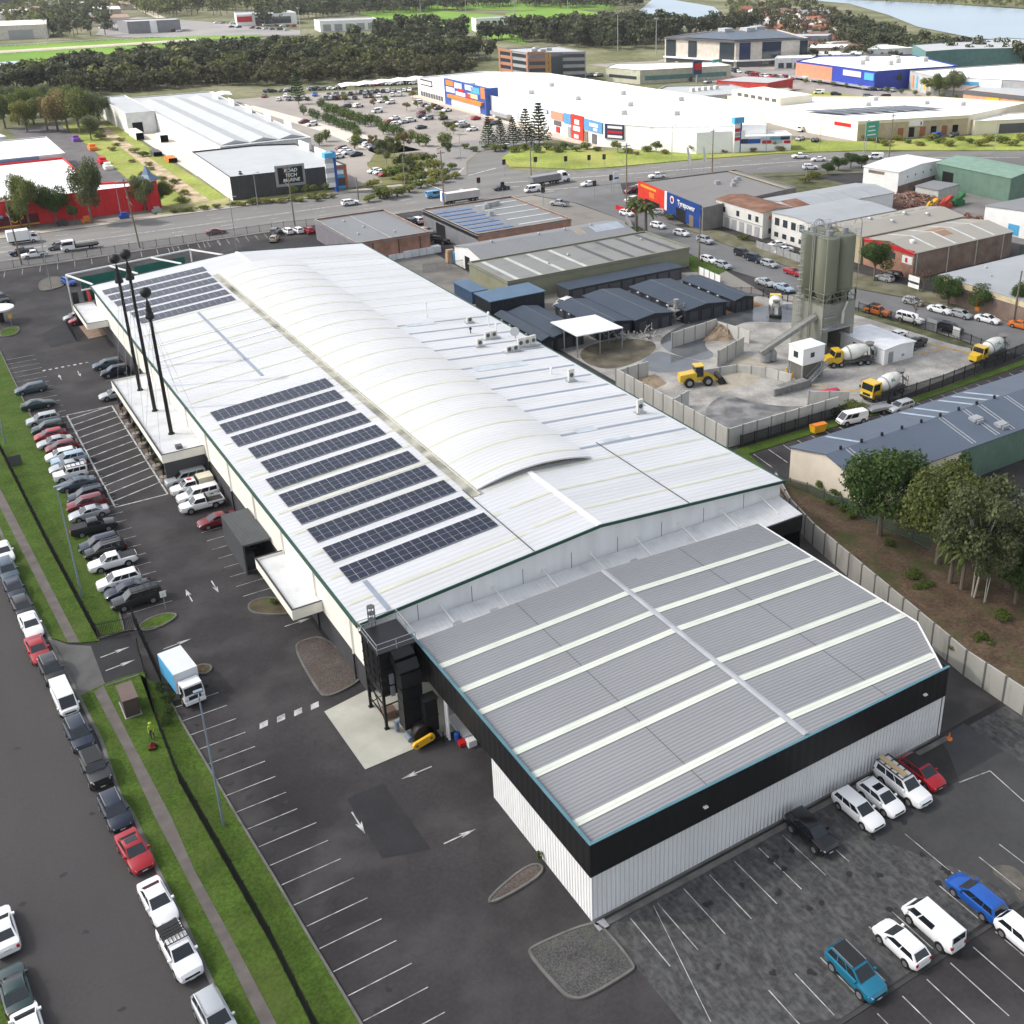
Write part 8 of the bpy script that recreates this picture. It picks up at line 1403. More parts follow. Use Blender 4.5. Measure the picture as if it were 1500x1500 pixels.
for i in range(18): px = 905+i*14; tree('shrub' if i % 4 else 'small', (L_SUN, L_OLIVE, L_TAN)[i % 3], G(px, 224-i*.35+(i % 3)*2), random.uniform(1.4,2.6) if i % 4 else 4.5, f'roadside shrub, {ORD[i]} from the left below the sign shop', 'shrubs below the sign shop', 1.2)
for i in range(16): px = 1270+i*15; tree('shrub', (L_SUN, L_BRIGHT, L_SUN)[i % 3], G(px, 206+(i % 3)*4), random.uniform(1.8,3.4), f'sunny verge shrub, {ORD[i]} from the left along the highway bend', 'shrubs along the highway bend', 1.5)
for i, (px, py, h) in enumerate(((1265,122,8),(1287,126,8),(1310,130,8),(1357,140,8.5),(1375,142,10),(1396,143,13),(1410,140,9))): tree('dense' if i > 3 else 'small', (L_OLIVE, L_BRIGHT, L_GUM)[i % 3], G(px,py), h, f'street tree, {ORD[i]} from the left along the shopping road', 'street trees of the shopping road', .85)
for i in range(14): x = 1140+i*20; tree('round', L_BRIGHT, G(x, 118+i*2.2), 2.4, f'low round shrub, {ORD[i]} from the left along the shopping road verge', 'verge shrubs of the shopping road', 1.3)
# around the side street
tree('palm', L_PALM, G(932,345), 11.5, 'leafy palm at the corner of the side street, left of two', 'palms at the corner', .95); tree('palm', L_PALM, G(946,347), 10.5, 'leafy palm at the corner of the side street, right of two', 'palms at the corner', .95)
GS_ = 'street trees of the side street'
tree('dense', L_DARK, G(1280,412), 9.5, 'dark bushy tree between the silos and the brick warehouse', GS_, .85); tree('dense', L_DARK, G(1388,448), 6.5, 'dense street bush, left of two before the pale roofed factory', GS_, 1.15); tree('dense', L_DARK, G(1440,458), 6.2, 'dense street bush, right of two before the pale roofed factory', GS_, 1.15); tree('dense', L_DARK, G(1493,466), 7.5, 'dense bush cut by the right edge on the side street', GS_, 1.0); tree('bare', L_TAN, G(1340,470), 5.5, 'leafless street tree behind the batching plant fence', GS_, 1.0); tree('bare', L_RUSTY, G(1352,428), 5, 'reddish bare shrub beside the driveway board', GS_, 1.2)
for i, (px, py, h) in enumerate(((1212,256,4.2),(1228,250,4.5),(1246,246,5),(1262,246,4.2),(1190,262,3),(1178,268,2.6))): tree('dense' if h > 4 else 'shrub', L_DARK if h > 4 else L_SUN, G(px,py), h, f'dark hedge tree, {ORD[i]} of the clump behind the tyre shop', 'clump behind the tyre shop', 1.2)
for i, (px, py) in enumerate(((1090,352),(978,322),(1245,600),(1230,612),(1260,605),(1222,607))): tree('shrub', L_OLIVE, G(px,py), 1.8, f'scruffy shrub, {ORD[i]} of those by the fences of the plant and house', 'scruffy shrubs by the fences', 1.5)
for i in range(5): tree('shrub', L_BRIGHT, (23.0, 144+i*4.2), 1.1, f'planter shrub, {ORD[i]} from the near end under the entrance canopy', 'planters under the entrance canopy', .7)
hd = MB(); hp = PX((236,1005),(244,1022),(252,1040),(250,1055),(243,1068))
for i, (a, b_) in enumerate(zip(hp[:-1], hp[1:])): tree('shrub', L_DARK, ((a[0]+b_[0])/2, (a[1]+b_[1])/2), 1.3, f'low hedge shrub, {ORD[i]} from the far end beside the box truck', 'low hedge by the box truck', .8, .15)
tree('shrub', L_BRIGHT, G(792,1262), 1.3, 'single green weed against the white annex wall', None, .35, .1); tree('shrub', L_BRIGHT, G(402,885), .7, 'low weed in the near awning bed', None, 1.2, .15)
# grove at the upper left
rr = random.Random(5)
for i, (px, py, h, lm) in enumerate(((8,188,14,L_OLIVE),(28,183,14,L_BRIGHT),(50,182,15,L_BRIGHT),(70,192,14,L_OLIVE),(85,192,15,L_TAN),(100,194,17,L_TAN),(117,194,17,L_OLIVE),(130,190,15,L_GUM),(134,205,9,L_GUM),(120,180,15,L_DARK),(60,172,14,L_GUM),(20,172,14,L_GUM),(40,193,12,L_SUN),(146,182,14,L_GUM),(95,175,14,L_BRIGHT))): tree('dense', lm, G(px,py), h, f'grove tree, {ORD[i]} counted in the mixed grove left of the grey factory', 'mixed grove left of the grey factory', .9)
# woods that read as one mass --------------------------------------------------------------------------------------------
def wood(name, poly, n, h, lm, seed, quads=110, cs=.075, label=None, conical=False):
    g = np.random.default_rng(seed); P_ = np.array(poly, float); lo, hi = P_.min(0), P_.max(0); pts = []
    def inside(x, y):
        c = False; j = len(P_)-1
        for i in range(len(P_)):
            if ((P_[i,1] > y) != (P_[j,1] > y)) and x < (P_[j,0]-P_[i,0])*(y-P_[i,1])/(P_[j,1]-P_[i,1])+P_[i,0]: c = not c
            j = i
        return c
    tries = 0
    while len(pts) < n and tries < 40*n:
        tries += 1; x, y = lo+(hi-lo)*g.random(2)
        if inside(x, y): pts.append((x, y))
    protos = [leafcards(int(quads*1.7), rand_lobes(g, 6, .36, .3, .8, (.32,.52), .85), cs*.75, g) for _ in range(6)]; out = []; tm = MB()
    for x, y in pts:
        V = protos[g.integers(6)]; s = h*(.7+.5*g.random()); w_ = s*(.85+.35*g.random()); a = g.random()*6.28; c_, s_ = math.cos(a), math.sin(a)
        out.append(np.stack([(V[:,0]*c_-V[:,1]*s_)*w_+x, (V[:,0]*s_+V[:,1]*c_)*w_+y, V[:,2]*s], 1)); tm.cyl((x,y,0),(x,y,s*.5),s*.02,s*.012,4,cap=False)
    o = put(name, cards_mesh(name, np.concatenate(out), lm)); tag(o, kind='stuff'); t_ = put('trunks', tm.mesh('trunks', BARK), o); t_['kind'] = 'stuff'
    if label: tag(o, label, 'wood')
    return o
wood('dark_wood', PX((-60,150),(60,140),(150,132),(300,116),(480,106),(640,98),(720,88),(700,80),(600,78),(480,82),(300,88),(200,102),(100,112),(60,120),(-60,135)), 560, 13, L_WOOD, 1, 120, label='dark wood in front of the racecourse')
wood('dark_wood', PX((500,72),(560,55),(660,52),(720,62),(900,70),(1000,62),(985,48),(800,50),(690,60)), 240, 15, L_WOOD, 2, 120, label='dark wood behind the brick office')
wood('marsh_wood', PX((80,152),(150,138),(310,127),(440,124),(600,118),(720,106),(640,96),(480,102),(300,114),(100,132)), 420, 9.5, L_WOOD2, 3, 110, label='olive marsh wood behind the grey factory and car park')
wood('sunlit_wood', PX((-60,146),(100,138),(300,122),(480,112),(600,104),(700,92),(700,86),(480,90),(200,110),(-60,140)), 90, 14, L_WOOD3, 21, 100, label='lighter trees scattered through the dark wood'); wood('sunlit_wood', PX((200,24),(262,30),(340,22),(480,14),(560,12),(560,0),(300,-4),(160,-4)), 300, 17, L_WOOD3, 4, 90, label='sunlit wood along the top left of the photo'); wood('dark_wood', PX((380,40),(470,28),(560,22),(650,18),(740,12),(900,14),(940,16),(940,4),(560,2),(480,12),(380,22)), 330, 16, L_WOOD, 5, 90, label='dark wood along the top of the playing fields')
wood('dark_wood', PX((860,46),(960,56),(1060,54),(1120,46),(1110,38),(1060,44),(980,44),(900,36)), 150, 13, L_WOOD, 6, 100, label='wood between the playing field and the river bend'); wood('reed_bank', PX((1075,26),(1120,16),(1190,5),(1180,-3),(1070,-3),(1062,12)), 140, 7, L_WOOD3, 7, 70, label='olive scrub on the spit of the river bend')
wood('dark_wood', PX((1250,76),(1300,84),(1420,96),(1540,102),(1560,94),(1420,85),(1345,74),(1290,56),(1240,40),(1222,48)), 260, 12.5, L_WOOD, 8, 100, label='dark trees along the near bank of the river'); wood('suburb_trees', PX((1090,78),(1180,88),(1270,72),(1240,30),(1190,8),(1110,14),(1100,40)), 190, 9, L_WOOD2, 9, 100, label='garden trees between the suburban houses'); wood('autumn_trees', PX((1110,70),(1250,70),(1230,30),(1120,30)), 50, 8, L_RUSTY, 10, 90, label='reddish garden trees in the suburb')
wood('reed_bank', PX((1230,1),(1380,8),(1500,14),(1600,17),(1600,2),(1400,-4),(1230,-8)), 320, 9, L_WOOD3, 11, 70, label='olive scrub on the far shore of the river'); wood('suburb_trees', PX((1180,98),(1250,104),(1340,96),(1260,82),(1180,84)), 50, 7, L_WOOD, 12, 100, label='trees around the shops under the suburb')
wood('far_trees', PX((-40,44),(80,50),(120,34),(60,12),(0,8),(-40,20)), 70, 13, L_WOOD3, 13, 90, label='trees between the far buildings at the left'); wood('far_trees', PX((55,56),(130,58),(170,50),(150,20),(90,14),(60,30)), 80, 15, L_WOOD, 14, 100, label='darker trees beside the beige hall'); wood('far_trees', PX((0,10),(120,16),(230,20),(200,4),(0,-4)), 80, 12, L_WOOD3, 15, 80, label='trees on the skyline at the top left corner'); wood('far_trees', PX((560,18),(700,14),(860,8),(900,2),(560,6)), 60, 15, L_WOOD, 16, 90, label='scattered trees between the playing fields')
wood('far_trees', PX((740,60),(780,64),(900,76),(960,70),(860,60)), 50, 13, L_WOOD, 17, 110, label='trees at the back of the brick office')
# ================================================================== FENCES, POLES, SIGNS, PEOPLE
def fence(name, label, pts, h, gap=.14, postgap=2.5, m=BLACK, mesh=None, z=.05, bar=.035):
    r = thing(name, label, 'fence', (*pts[0][:2], 0)); pk = MB(); rl = MB(); pm = MB(); pm.box(-.05,.05,-.05,.05,0,h+.1); pme = pm.mesh('post', m); run = 0
    for a, b_ in zip(pts[:-1], pts[1:]):
        a = Vector(a[:2]); b_ = Vector(b_[:2]); L = (b_-a).length; d = (b_-a)/L
        for zz in (z+.25, z+h-.2): rl.beam((a.x,a.y,zz),(b_.x,b_.y,zz),.05)
        if mesh: pk.add([(a.x,a.y,z+.05),(b_.x,b_.y,z+.05),(b_.x,b_.y,z+h),(a.x,a.y,z+h)], [(0,1,2,3)])
        else:
            t = 0
            while t < L: p = a+d*t; pk.box(p.x-bar/2,p.x+bar/2,p.y-bar/2,p.y+bar/2,z,z+h); t += gap
        n = max(1, round(L/postgap))
        for k in range(n): p = a.lerp(b_, k/n); put('post', pme, r, (p.x-r.location.x, p.y-r.location.y, z))
    part('pickets' if not mesh else 'mesh_panel', pk, mesh or m, r); part('rails', rl, m, r); return r
def see(name, col, a):
    m = bpy.data.materials.new(name); m.use_nodes = True; nt = m.node_tree; b = nt.nodes['Principled BSDF']; b.inputs['Base Color'].default_value = (*col, 1); b.inputs['Roughness'].default_value = .8; b.inputs['Alpha'].default_value = a; return m
CLOTH = see('shade_cloth', (.02,.02,.022), .75); CHAIN = see('chain_link', (.2,.2,.2), .3); GREENCH = see('green_chain_link', (.04,.1,.06), .55)
fence('palisade_fence', 'black picket fence between the footpath and the lawn, above the driveway', [G(0,660),G(70,800),G(143,937)], 2.0, .16, z=.15); fence('palisade_fence', 'black picket fence beside the footpath below the driveway', [G(205,962),G(218,1010),G(235,1073),G(264,1150),G(400,1390),G(455,1500),G(520,1620)], 2.0, .15, z=.15)
fence('sliding_gate', 'black picket gate standing open above the driveway', [G(143,937),G(197,926)], 1.9, .16, z=.1); fence('sliding_gate', 'long black gate panel between the driveway and the car park', [G(197,915),G(238,1005)], 2.0, .14, z=.1); fence('palisade_fence', 'short black fence by the paved path near the small awning', [G(99,478),G(112,500)], 1.3, .14)
fence('mesh_fence', 'black screened fence along the right side of the batching yard', [G(1280,600),G(1380,568),G(1500,520),G(1560,500)], 2.2, mesh=CLOTH, postgap=3); fence('mesh_fence', 'dark mesh fence at the foot of the pale precast wall', [(92.4,107.9),(112.6,107.7)], 1.9, mesh=CLOTH, postgap=2.4); fence('palisade_fence', 'black picket fence between the batching plant and the side street', [(149.3,142),(152.2,120),(151.7,113.2)], 1.9, .2); fence('palisade_fence', 'black picket fence around the orange earth by the storage sheds', [G(1070,432),G(1100,432),G(1172,446)], 1.6, .2)
fence('highway_fence', 'thin dark mesh fence along the near side of the highway', [(-40,267.4),(20,267.4),(80,267.4),(88,266)], 1.9, mesh=CHAIN, postgap=3, m=DKGREY); fence('mesh_fence', 'wire fence behind the wrapped stacks near the white gable', [G(620,400),G(700,390)], 1.9, mesh=CHAIN, postgap=3, m=GREY)
fence('green_fence', 'green mesh fence on the soil bank below the cream shed', [(85.5,96.5),(88.3,90),(90.2,80),(90.8,72)], 1.8, mesh=GREENCH, z=1.5, m=DKGREY); fence('mesh_fence', 'dark green screened fence behind the brick warehouse', [(206,150),(214,151),(220,148)], 2.2, mesh=GREENCH, m=DKGREY); panelwall('grey_side_fence', 'weathered grey fence in front of the white office block', [(163.2,188),(163.0,172)], 1.7, 2.2, .1, mt=mat('weathered_grey', (.3,.3,.3), .9, var=.15)); panelwall('white_side_fence', 'white panel fence beside the orange earth patch', [G(1024,402),G(1055,416)], 1.7, 2.0, .1, mt=WHITE); panelwall('corrugated_fence', 'grey corrugated fence by the palms at the corner', [(137,214),(147,214),(153,226)], 2.0, 3, .1, mt=W_GREY)
# the retaining wall follows the lane round the annex
RWP = [(87.5,95),(84.2,88.5),(82.3,82.2),(80.5,72.6),(77.4,55.6),(77.0,46),(76.4,34)]
panelwall('retaining_wall', 'long stained concrete panel retaining wall with dark posts right of the annex', RWP, 2.9, 2.4, .2, mt=mat('stained_precast', (.42,.405,.365), .9, var=.12, vs=.35, dirt=.6, ds=.7, dc=(.2,.19,.17), stretch=(1,1,.25)), post=mat('panel_post_dark', (.13,.125,.12), .8))
def lamp(xy, h, label, arm=(1.2,0), m=GREY, group='street lamps'):
    r = thing('street_lamp', label, 'street lamp', (*xy, 0), group=group); x, y = xy; part('pole', MB().cyl((x,y,0),(x,y,h),.11,.06,8), m, r); part('lamp_arm', MB().cyl((x,y,h),(x+arm[0],y+arm[1],h+.15),.04,n=6), m, r); part('lamp_head', MB().box(x+arm[0]-.35,x+arm[0]+.35,y+arm[1]-.15,y+arm[1]+.15,h+.08,h+.24), m, r)
BLUEGREY = mat('blue_grey_pole', (.25,.3,.36), .45, metal=.3)
lamp(G(328,1211), 13.0, 'slim blue grey lamp post on the lawn beside the lower stalls', (.1,.6), BLUEGREY); lamp(G(121,877), 13.4, 'slim pale lamp post on the lawn beside the upper car row', (.1,.6), BLUEGREY); lamp(G(8,650), 12, 'slim lamp post cut by the left edge of the lawn', (.1,.6), BLUEGREY); lamp(G(76,425), 12, 'lamp post standing on the turf island near the highway', (-1,.3))
for px, py, h, lb in ((594,280,10,'curved lamp post among the sunny shrubs by the crossing'),(378,304,9,'lamp post before the dark marine shop wall'),(178,319,9,'thin lamp post before the red wall'),(347,366,12,'lamp post rising behind the far gable of the warehouse'),(984,238,11,'lamp post on the grass island left of the sign shop'),(1122,223,9,'lamp post right of the small sign shop'),(1200,220,10,'thin pole before the cream store'),(1456,222,11,'thin pole near the right end of the highway bend'),(1265,224,10,'pole holding the green road sign'),(675,236,9,'lamp post left of the grass island'),(782,252,9,'thin white pole in the middle of the grass island'),(1180,268,7,'short lamp post beside the hedge behind the tyre shop')): lamp(G(px,py), h, lb)
def power(xy, h, label, lean=(0,0), arm=True):
    r = thing('power_pole', label, 'power pole', (*xy, 0), group='power poles'); x, y = xy; X, Y = x+lean[0], y+lean[1]; part('pole', MB().cyl((x,y,0),(X,Y,h),.2,.13,9), WOOD, r)
    if arm:
        part('crossarm', MB().box(X-1.1,X+1.1,Y-.06,Y+.06,h-.8,h-.62), WOOD, r); [part('insulator', MB().cyl((X+d,Y,h-.62),(X+d,Y,h-.4),.06,n=6), GREY, r) for d in (-1,-.4,.4,1)]
        part('lamp_arm', MB().cyl((x,y,h*.62),(x-.6,y+2.2,h*.72),.05,n=5), GREY, r)
for px, py, h, lb, ln in ((32,388,15.5,'timber power pole nearest the left edge of the highway',(-.4,0)),(205,363,16,'timber power pole on the near kerb before the red wall',(-.9,0)),(432,331,15,'timber power pole in front of the marine shop sign',(-.2,0)),(651,305,15,'timber power pole behind the brick workshops',(0,0)),(918,300,16,'tall dark pole at the tyre shop corner',(0,0)),(1301,240,15,'tall dark timber pole at the bend of the highway',(.3,0)),(1483,475,10,'timber pole beside the street bushes at the right edge',(.5,0)),(1043,254,13,'pole behind the tyre shop roof',(0,0)),(1024,384,10,'thin pole in front of the two storey house',(0,0)),(778,258,11,'pole near the tipper truck',(0,0)),(525,292,6,'short black signal pole beside the white SUV',(0,0))): power(G(px,py), h, lb, ln, h > 12)
def traffic_light(px, py, i):
    x, y = G(px, py); r = thing('traffic_light', f'traffic light of the crossing, {ORD[i]} counted from the left', 'traffic light', (x,y,0), group='traffic lights of the crossing'); part('pole', MB().cyl((x,y,0),(x,y,4.2),.08,n=7), GREY, r); hd_ = part('signal_head', MB().box(x-.5,x+.5,y-.15,y+.15,3.2,4.7), BLACK, r)
    for k, c in enumerate(((.25,.01,.01),(.25,.15,.01),(.01,.2,.08))): part('lens', MB().cyl((x,y-.16,4.45-.45*k),(x,y-.2,4.45-.45*k),.13,n=8), mat('lens_%d' % k, c, .3, var=0), hd_, top=r)
for i, (px, py) in enumerate(((702,285),(739,257),(737,292),(785,253),(829,252),(863,250),(885,249),(796,300),(871,290),(895,281))): traffic_light(px, py, i)
gs = thing('road_sign', 'big green direction sign beside the cream store', 'road sign', (*G(1275,222), 0)); x, y = G(1275,222); part('sign_face', MB().box(x-2.8,x+2.8,y-.1,y,4.5,9.5), mat('sign_green', (.06,.36,.22), .5), gs); [part('post', MB().cyl((x+d,y,0),(x+d,y,9),.12,n=7), GREY, gs) for d in (-2.2,2.2)]; [part('sign_line', MB().box(x-2.2+.2*k,x+1.6-.3*k,y-.13,y-.11,5.2+k*1.3,5.6+k*1.3), WHITE, gs) for k in range(3)]
gs = thing('road_sign', 'small teal direction sign on the shopping road far right', 'road sign', (*G(1050,110), 0)); x, y = G(1050,110); part('sign_face', MB().box(x-3,x+3,y-.1,y,4,7.5), mat('sign_teal', (.04,.28,.25), .5), gs); [part('post', MB().cyl((x+d,y,0),(x+d,y,7),.15,n=7), GREY, gs) for d in (-2,2)]
for px, py, lb, c in ((243,893,'white disabled parking sign on the small lawn island',WHITE),(240,690,'yellow pedestrian sign by the end of the canopy',YELLOW),(18,478,'yellow sign on the round turf at the left edge',YELLOW)):
    x, y = G(px, py); r = thing('parking_sign', lb, 'sign', (x,y,0)); part('post', MB().cyl((x,y,0),(x,y,2.1),.04,n=6), GREY, r); part('sign_face', MB().box(x-.32,x+.32,y-.03,y,1.6,2.35), c, r)
x, y = G(870,180+40); sg = thing('shop_flag_board', 'white notice board by the crossing at the tyre shop corner', 'sign', (*G(903,280), 0)); x, y = G(903,280); part('board', MB().box(x-1,x+1,y-.1,y,2.5,5.5), WHITE, sg); [part('post', MB().cyl((x+d,y,0),(x+d,y,5.5),.06,n=6), GREY, sg) for d in (-.9,.9)]; part('sign_line', MB().box(x-.7,x+.7,y-.13,y-.11,3.4,3.9), BLUE, sg)
for i, (px, py) in enumerate(((1008,255),(1031,254))): x, y = G(px,py); r = thing('feather_banner', f'white feather banner behind the tyre shop roof, {("left","right")[i]} of two', 'banner', (x,y,0), group='feather banners'); part('pole', MB().cyl((x,y,0),(x,y,7.5),.05,n=6), GREY, r); part('cloth', MB().add([(x,y,3.2),(x+1.2,y,3.4),(x-.2,y,8.0),(x-.8,y,7.8)], [(0,1,2,3)]), WHITE, r)
dr = thing('driveway_board', 'white two-panel board beside the brick warehouse driveway', 'sign', (*G(1333,425), 0)); x, y = G(1333,425); part('board', MB().box(x-.1,x,y-2.2,y+.6,2.0,3.1).box(x-.1,x,y-2.2,y+.6,.7,1.5), WHITE, dr); [part('post', MB().cyl((x+.06,y+d,0),(x+.06,y+d,3.1),.07,n=6), GREY, dr) for d in (-2,.4)]
for i, (px, py, c, s) in enumerate(((1340,474,WHITE,1.3),(1364,487,GREY,2.2),(1400,496,WHITE,1.5))): x, y = G(px,py); tag(solo('gate_board', MB().box(x-.1,x,y-s/2,y+s/2,.5,1.2+s*.6).box(x-.06,x-.02,y-.05,y+.05,0,.5), c, ('small white notice on the plant fence behind the bare tree','grey gate board with white top on the plant fence','white notice at the plant gate')[i], 'sign'))
cb = thing('utility_cabinet', 'brown metal utility cabinet on the verge beside the driveway', 'utility cabinet', (8.4,95.4,.15)); x0, x1, y0, y1 = 7.7, 9.0, 94.2, 97.0
part('cabinet_body', MB().box(x0,x1,y0,y1,.2,2.0), mat('cabinet_brown', (.085,.065,.055), .6), cb); part('lid', MB().box(x0-.06,x1+.06,y0-.06,y1+.06,2.0,2.12), mat('cabinet_lid', (.14,.1,.085), .6), cb); part('door', MB().box(x0+.1,x1-.1,y0-.03,y0,.35,1.85), mat('cabinet_brown', (.085,.065,.055), .6), cb); part('plinth', MB().box(x0-.1,x1+.1,y0-.1,y1+.1,.1,.2), CONC, cb)
x, y = G(22,681); rb = thing('red_bin', 'red post box like bin at the picket fence', 'bin', (x,y,.15)); part('bin_body', MB().box(x-.3,x+.3,y-.3,y+.3,.15,1.2), RED, rb); part('bin_lid', MB().box(x-.34,x+.34,y-.34,y+.34,1.2,1.3), RED, rb); part('frame', MB().box(x-.9,x+.9,y-.5,y-.45,.1,1.6).box(x-.85,x+.85,y-.49,y-.46,.2,1.5), DKGREY, rb)
for i in range(7): m = MB(); y = 143+i*4.2; m.lathe([(.55,0),(.62,.1),(.5,.5),(.55,.6)], (22.5,y,.08), n=12); m.cyl((22.5,y,.6),(22.5,y,1.9),.05,n=6,m=1); m.lathe([(.05,0),(.3,.2),(.25,.6),(.05,.8)], (22.5,y,1.7), n=10, m=1); solo('planter_pot', m, [mat('terracotta_pot', (.3,.26,.22), .8), BLACK], f'round planter with a dark topiary, {ORD[i]} from the near end of the canopy', 'planter', 'planters along the canopy edge')
for i, (px, py) in enumerate(((250,690),(237,668))): x, y = G(px,py); t = thing('cafe_table', 'small round cafe table under the canopy edge', 'table', (x,y,.08), group='cafe tables'); part('table_top', MB().cyl((x,y,.8),(x,y,.86),.5,n=14), mat('terracotta_pot', (.3,.26,.22), .8), t); part('leg', MB().cyl((x,y,.08),(x,y,.8),.05,n=6), BLACK, t)
kb = thing('kiosk_canopy', 'round white kiosk roof with dark post at the left edge', 'kiosk', (*G(3,470), 0)); x, y = G(3,472); part('roof', MB().lathe([(.3,0),(2.6,0),(2.6,.3),(.3,.4)], (x,y,2.6), n=20), WHITE, kb); part('post', MB().cyl((x,y,0),(x,y,2.6),.5,n=10), BLACK, kb)
# person mowing the verge ------------------------------------------------------------------------------------------------
def person(xy, z, rz, label):
    me = bpy.data.meshes.new('person'); J = [(0,0,.95),(0,.02,1.2),(0,.03,1.42),(0,.05,1.52),(0,.07,1.68),(.1,0,.9),(.11,.04,.5),(.11,-.04,.06),(.11,.12,.03),(-.1,0,.9),(-.11,-.06,.5),(-.11,-.18,.08),(-.11,-.04,.03),(.19,.02,1.4),(.24,.12,1.14),(.18,.36,1.0),(.16,.44,.98),(-.19,.02,1.4),(-.24,.12,1.14),(-.18,.36,1.0),(-.16,.44,.98),(0,.07,1.74)]
    E_ = [(0,1),(1,2),(2,3),(3,4),(4,21),(0,5),(5,6),(6,7),(7,8),(0,9),(9,10),(10,11),(11,12),(2,13),(13,14),(14,15),(15,16),(2,17),(17,18),(18,19),(19,20)]; Rr = [.15,.14,.15,.06,.1,.1,.07,.05,.05,.1,.07,.05,.05,.08,.055,.04,.045,.08,.055,.04,.045,.07]
    me.from_pydata(J, E_, []); o = bpy.data.objects.new('body_tmp', me); COL.objects.link(o); sk = o.modifiers.new('skin', 'SKIN'); ss = o.modifiers.new('sub', 'SUBSURF'); ss.levels = 2; ss.render_levels = 2
    for v, r_ in zip(me.skin_vertices[0].data, Rr): v.radius = (r_, r_*.85)
    me.skin_vertices[0].data[0].use_root = True; dg = bpy.context.evaluated_depsgraph_get(); bm_ = bpy.data.meshes.new_from_object(o.evaluated_get(dg)); bpy.data.objects.remove(o); bm_.name = 'person'; bm_.materials.clear()
    for m_ in (flat('dark_trousers', (.02,.022,.035), .8), mat('hi_vis_yellow', (.3,.45,.02), .6, var=.05), flat('skin_tone', (.42,.25,.17), .6), TRIM): bm_.materials.append(m_)
    for p in bm_.polygons: c = p.center; p.material_index = 2 if c.z > 1.5 or (c.y > .3 and c.z > .9) else 1 if c.z > 1.0 else 3 if c.z < .12 else 0; p.use_smooth = True
    r = put('person', bm_, None, (*xy, z), rz); tag(r, label, 'person'); m = MB(); m.lathe([(.17,0),(.14,.08),(.06,.12)], (0,.07,1.74), n=12); put('cap', m.mesh('cap', mat('hi_vis_yellow', (.55,.8,.03), .6, var=.05)), r); m = MB(); [m.box(-.13,.13,y_-.012,y_+.012,1.1,1.14) for y_ in (-.14,.17)]; put('reflective_band', m.mesh('reflective_band', GREY), r); return r
px_, py_ = G(222,1072,.9); person((px_, py_), .15, PI*.92, 'person in a bright yellow hi-vis top pushing a mower on the verge')
mw = thing('lawn_mower', 'small red and black lawn mower pushed along the verge', 'mower', (px_-.25, py_-1.1, .15), PI*.92); put('deck', MB().box(-.28,.28,-.1,.6,.12,.3).box(-.18,.18,.05,.45,.3,.48).mesh('deck', mat('mower_red', (.2,.02,.015), .6)), mw); put('engine', MB().cyl((0,.25,.48),(0,.25,.58),.14,n=10).mesh('engine', BLACK), mw); put('handle', MB().cyl((-.2,-.1,.3),(-.2,-.75,.95),.02,n=5).cyl((.2,-.1,.3),(.2,-.75,.95),.02,n=5).cyl((-.2,-.75,.95),(.2,-.75,.95),.02,n=5).mesh('handle', BLACK), mw)
wme = MB().cyl((-.03,0,0),(.03,0,0),.11,n=10).mesh('wheel', TYRE); [put('wheel', wme, mw, (sx*.3, yy, .11)) for sx in (-1,1) for yy in (0,.5)]
# stall in front of the red shop: plants, motor bikes stand-ins are low displays
for i, (px, py, lb, c) in enumerate(((127,326,'orange display stand before the red wall',ORANGE),(182,320,'blue machine on the strip before the red wall',BLUE),(230,312,'grey trailer load beside the pavilion tower',GREY),(92,331,'dark car-sized machine before the red shop',CHAR))): x, y = G(px,py); m = MB(); m.box(x-1.2,x+1.2,y-.6,y+.6,.3,1.0); m.box(x-.6,x+.8,y-.5,y+.5,1.0,1.6); [m.cyl((x+d,y-.65,.3),(x+d,y+.65,.3),.3,n=10) for d in (-.8,.8)]; solo('display_machine', m, c, lb, 'machine')
for i, (px, py, lb, c, L) in enumerate(((112,207,'purple display item in the lane beside the white factory',mat('purple_paint',(.2,.08,.35),.6),2),(136,220,'orange tractor-like item in the lane beside the red shop',ORANGE,2.4),(151,240,'long red equipment in the lane beside the red shop',RED,3),(159,248,'pale crate at the near end of the red shop lane',CREAM,2))): x, y = G(px,py); m = MB(); m.box(x-1.2,x+1.2,y-L,y+L,.2,1.3); m.box(x-.9,x+.9,y-L*.4,y+L*.5,1.3,2.1); solo('display_item', m, c, lb, 'machine')
for i, (px, py, lb, c) in enumerate(((190,186,'white container along the loading yard edge',WHITE),(200,198,'second white container along the loading yard edge',WHITE),(238,203,'white delivery truck body standing in the loading yard',WHITE),(228,223,'dark pallet pile in the loading yard',DKGREY),(250,232,'orange stack at the near end of the loading yard',ORANGE))): x, y = G(px,py,1); m = MB(); L = 6 if i < 2 else 3; m.box(x-1.3,x+1.3,y-L,y+L,.2,2.6 if i < 3 else 1.5); [m.box(x-1.34,x+1.34,y-L+k*1.2,y-L+k*1.2+.12,.15,2.64 if i < 3 else 1.54) for k in range(int(L*2/1.2))]; solo('yard_container', m, c, lb, 'container')
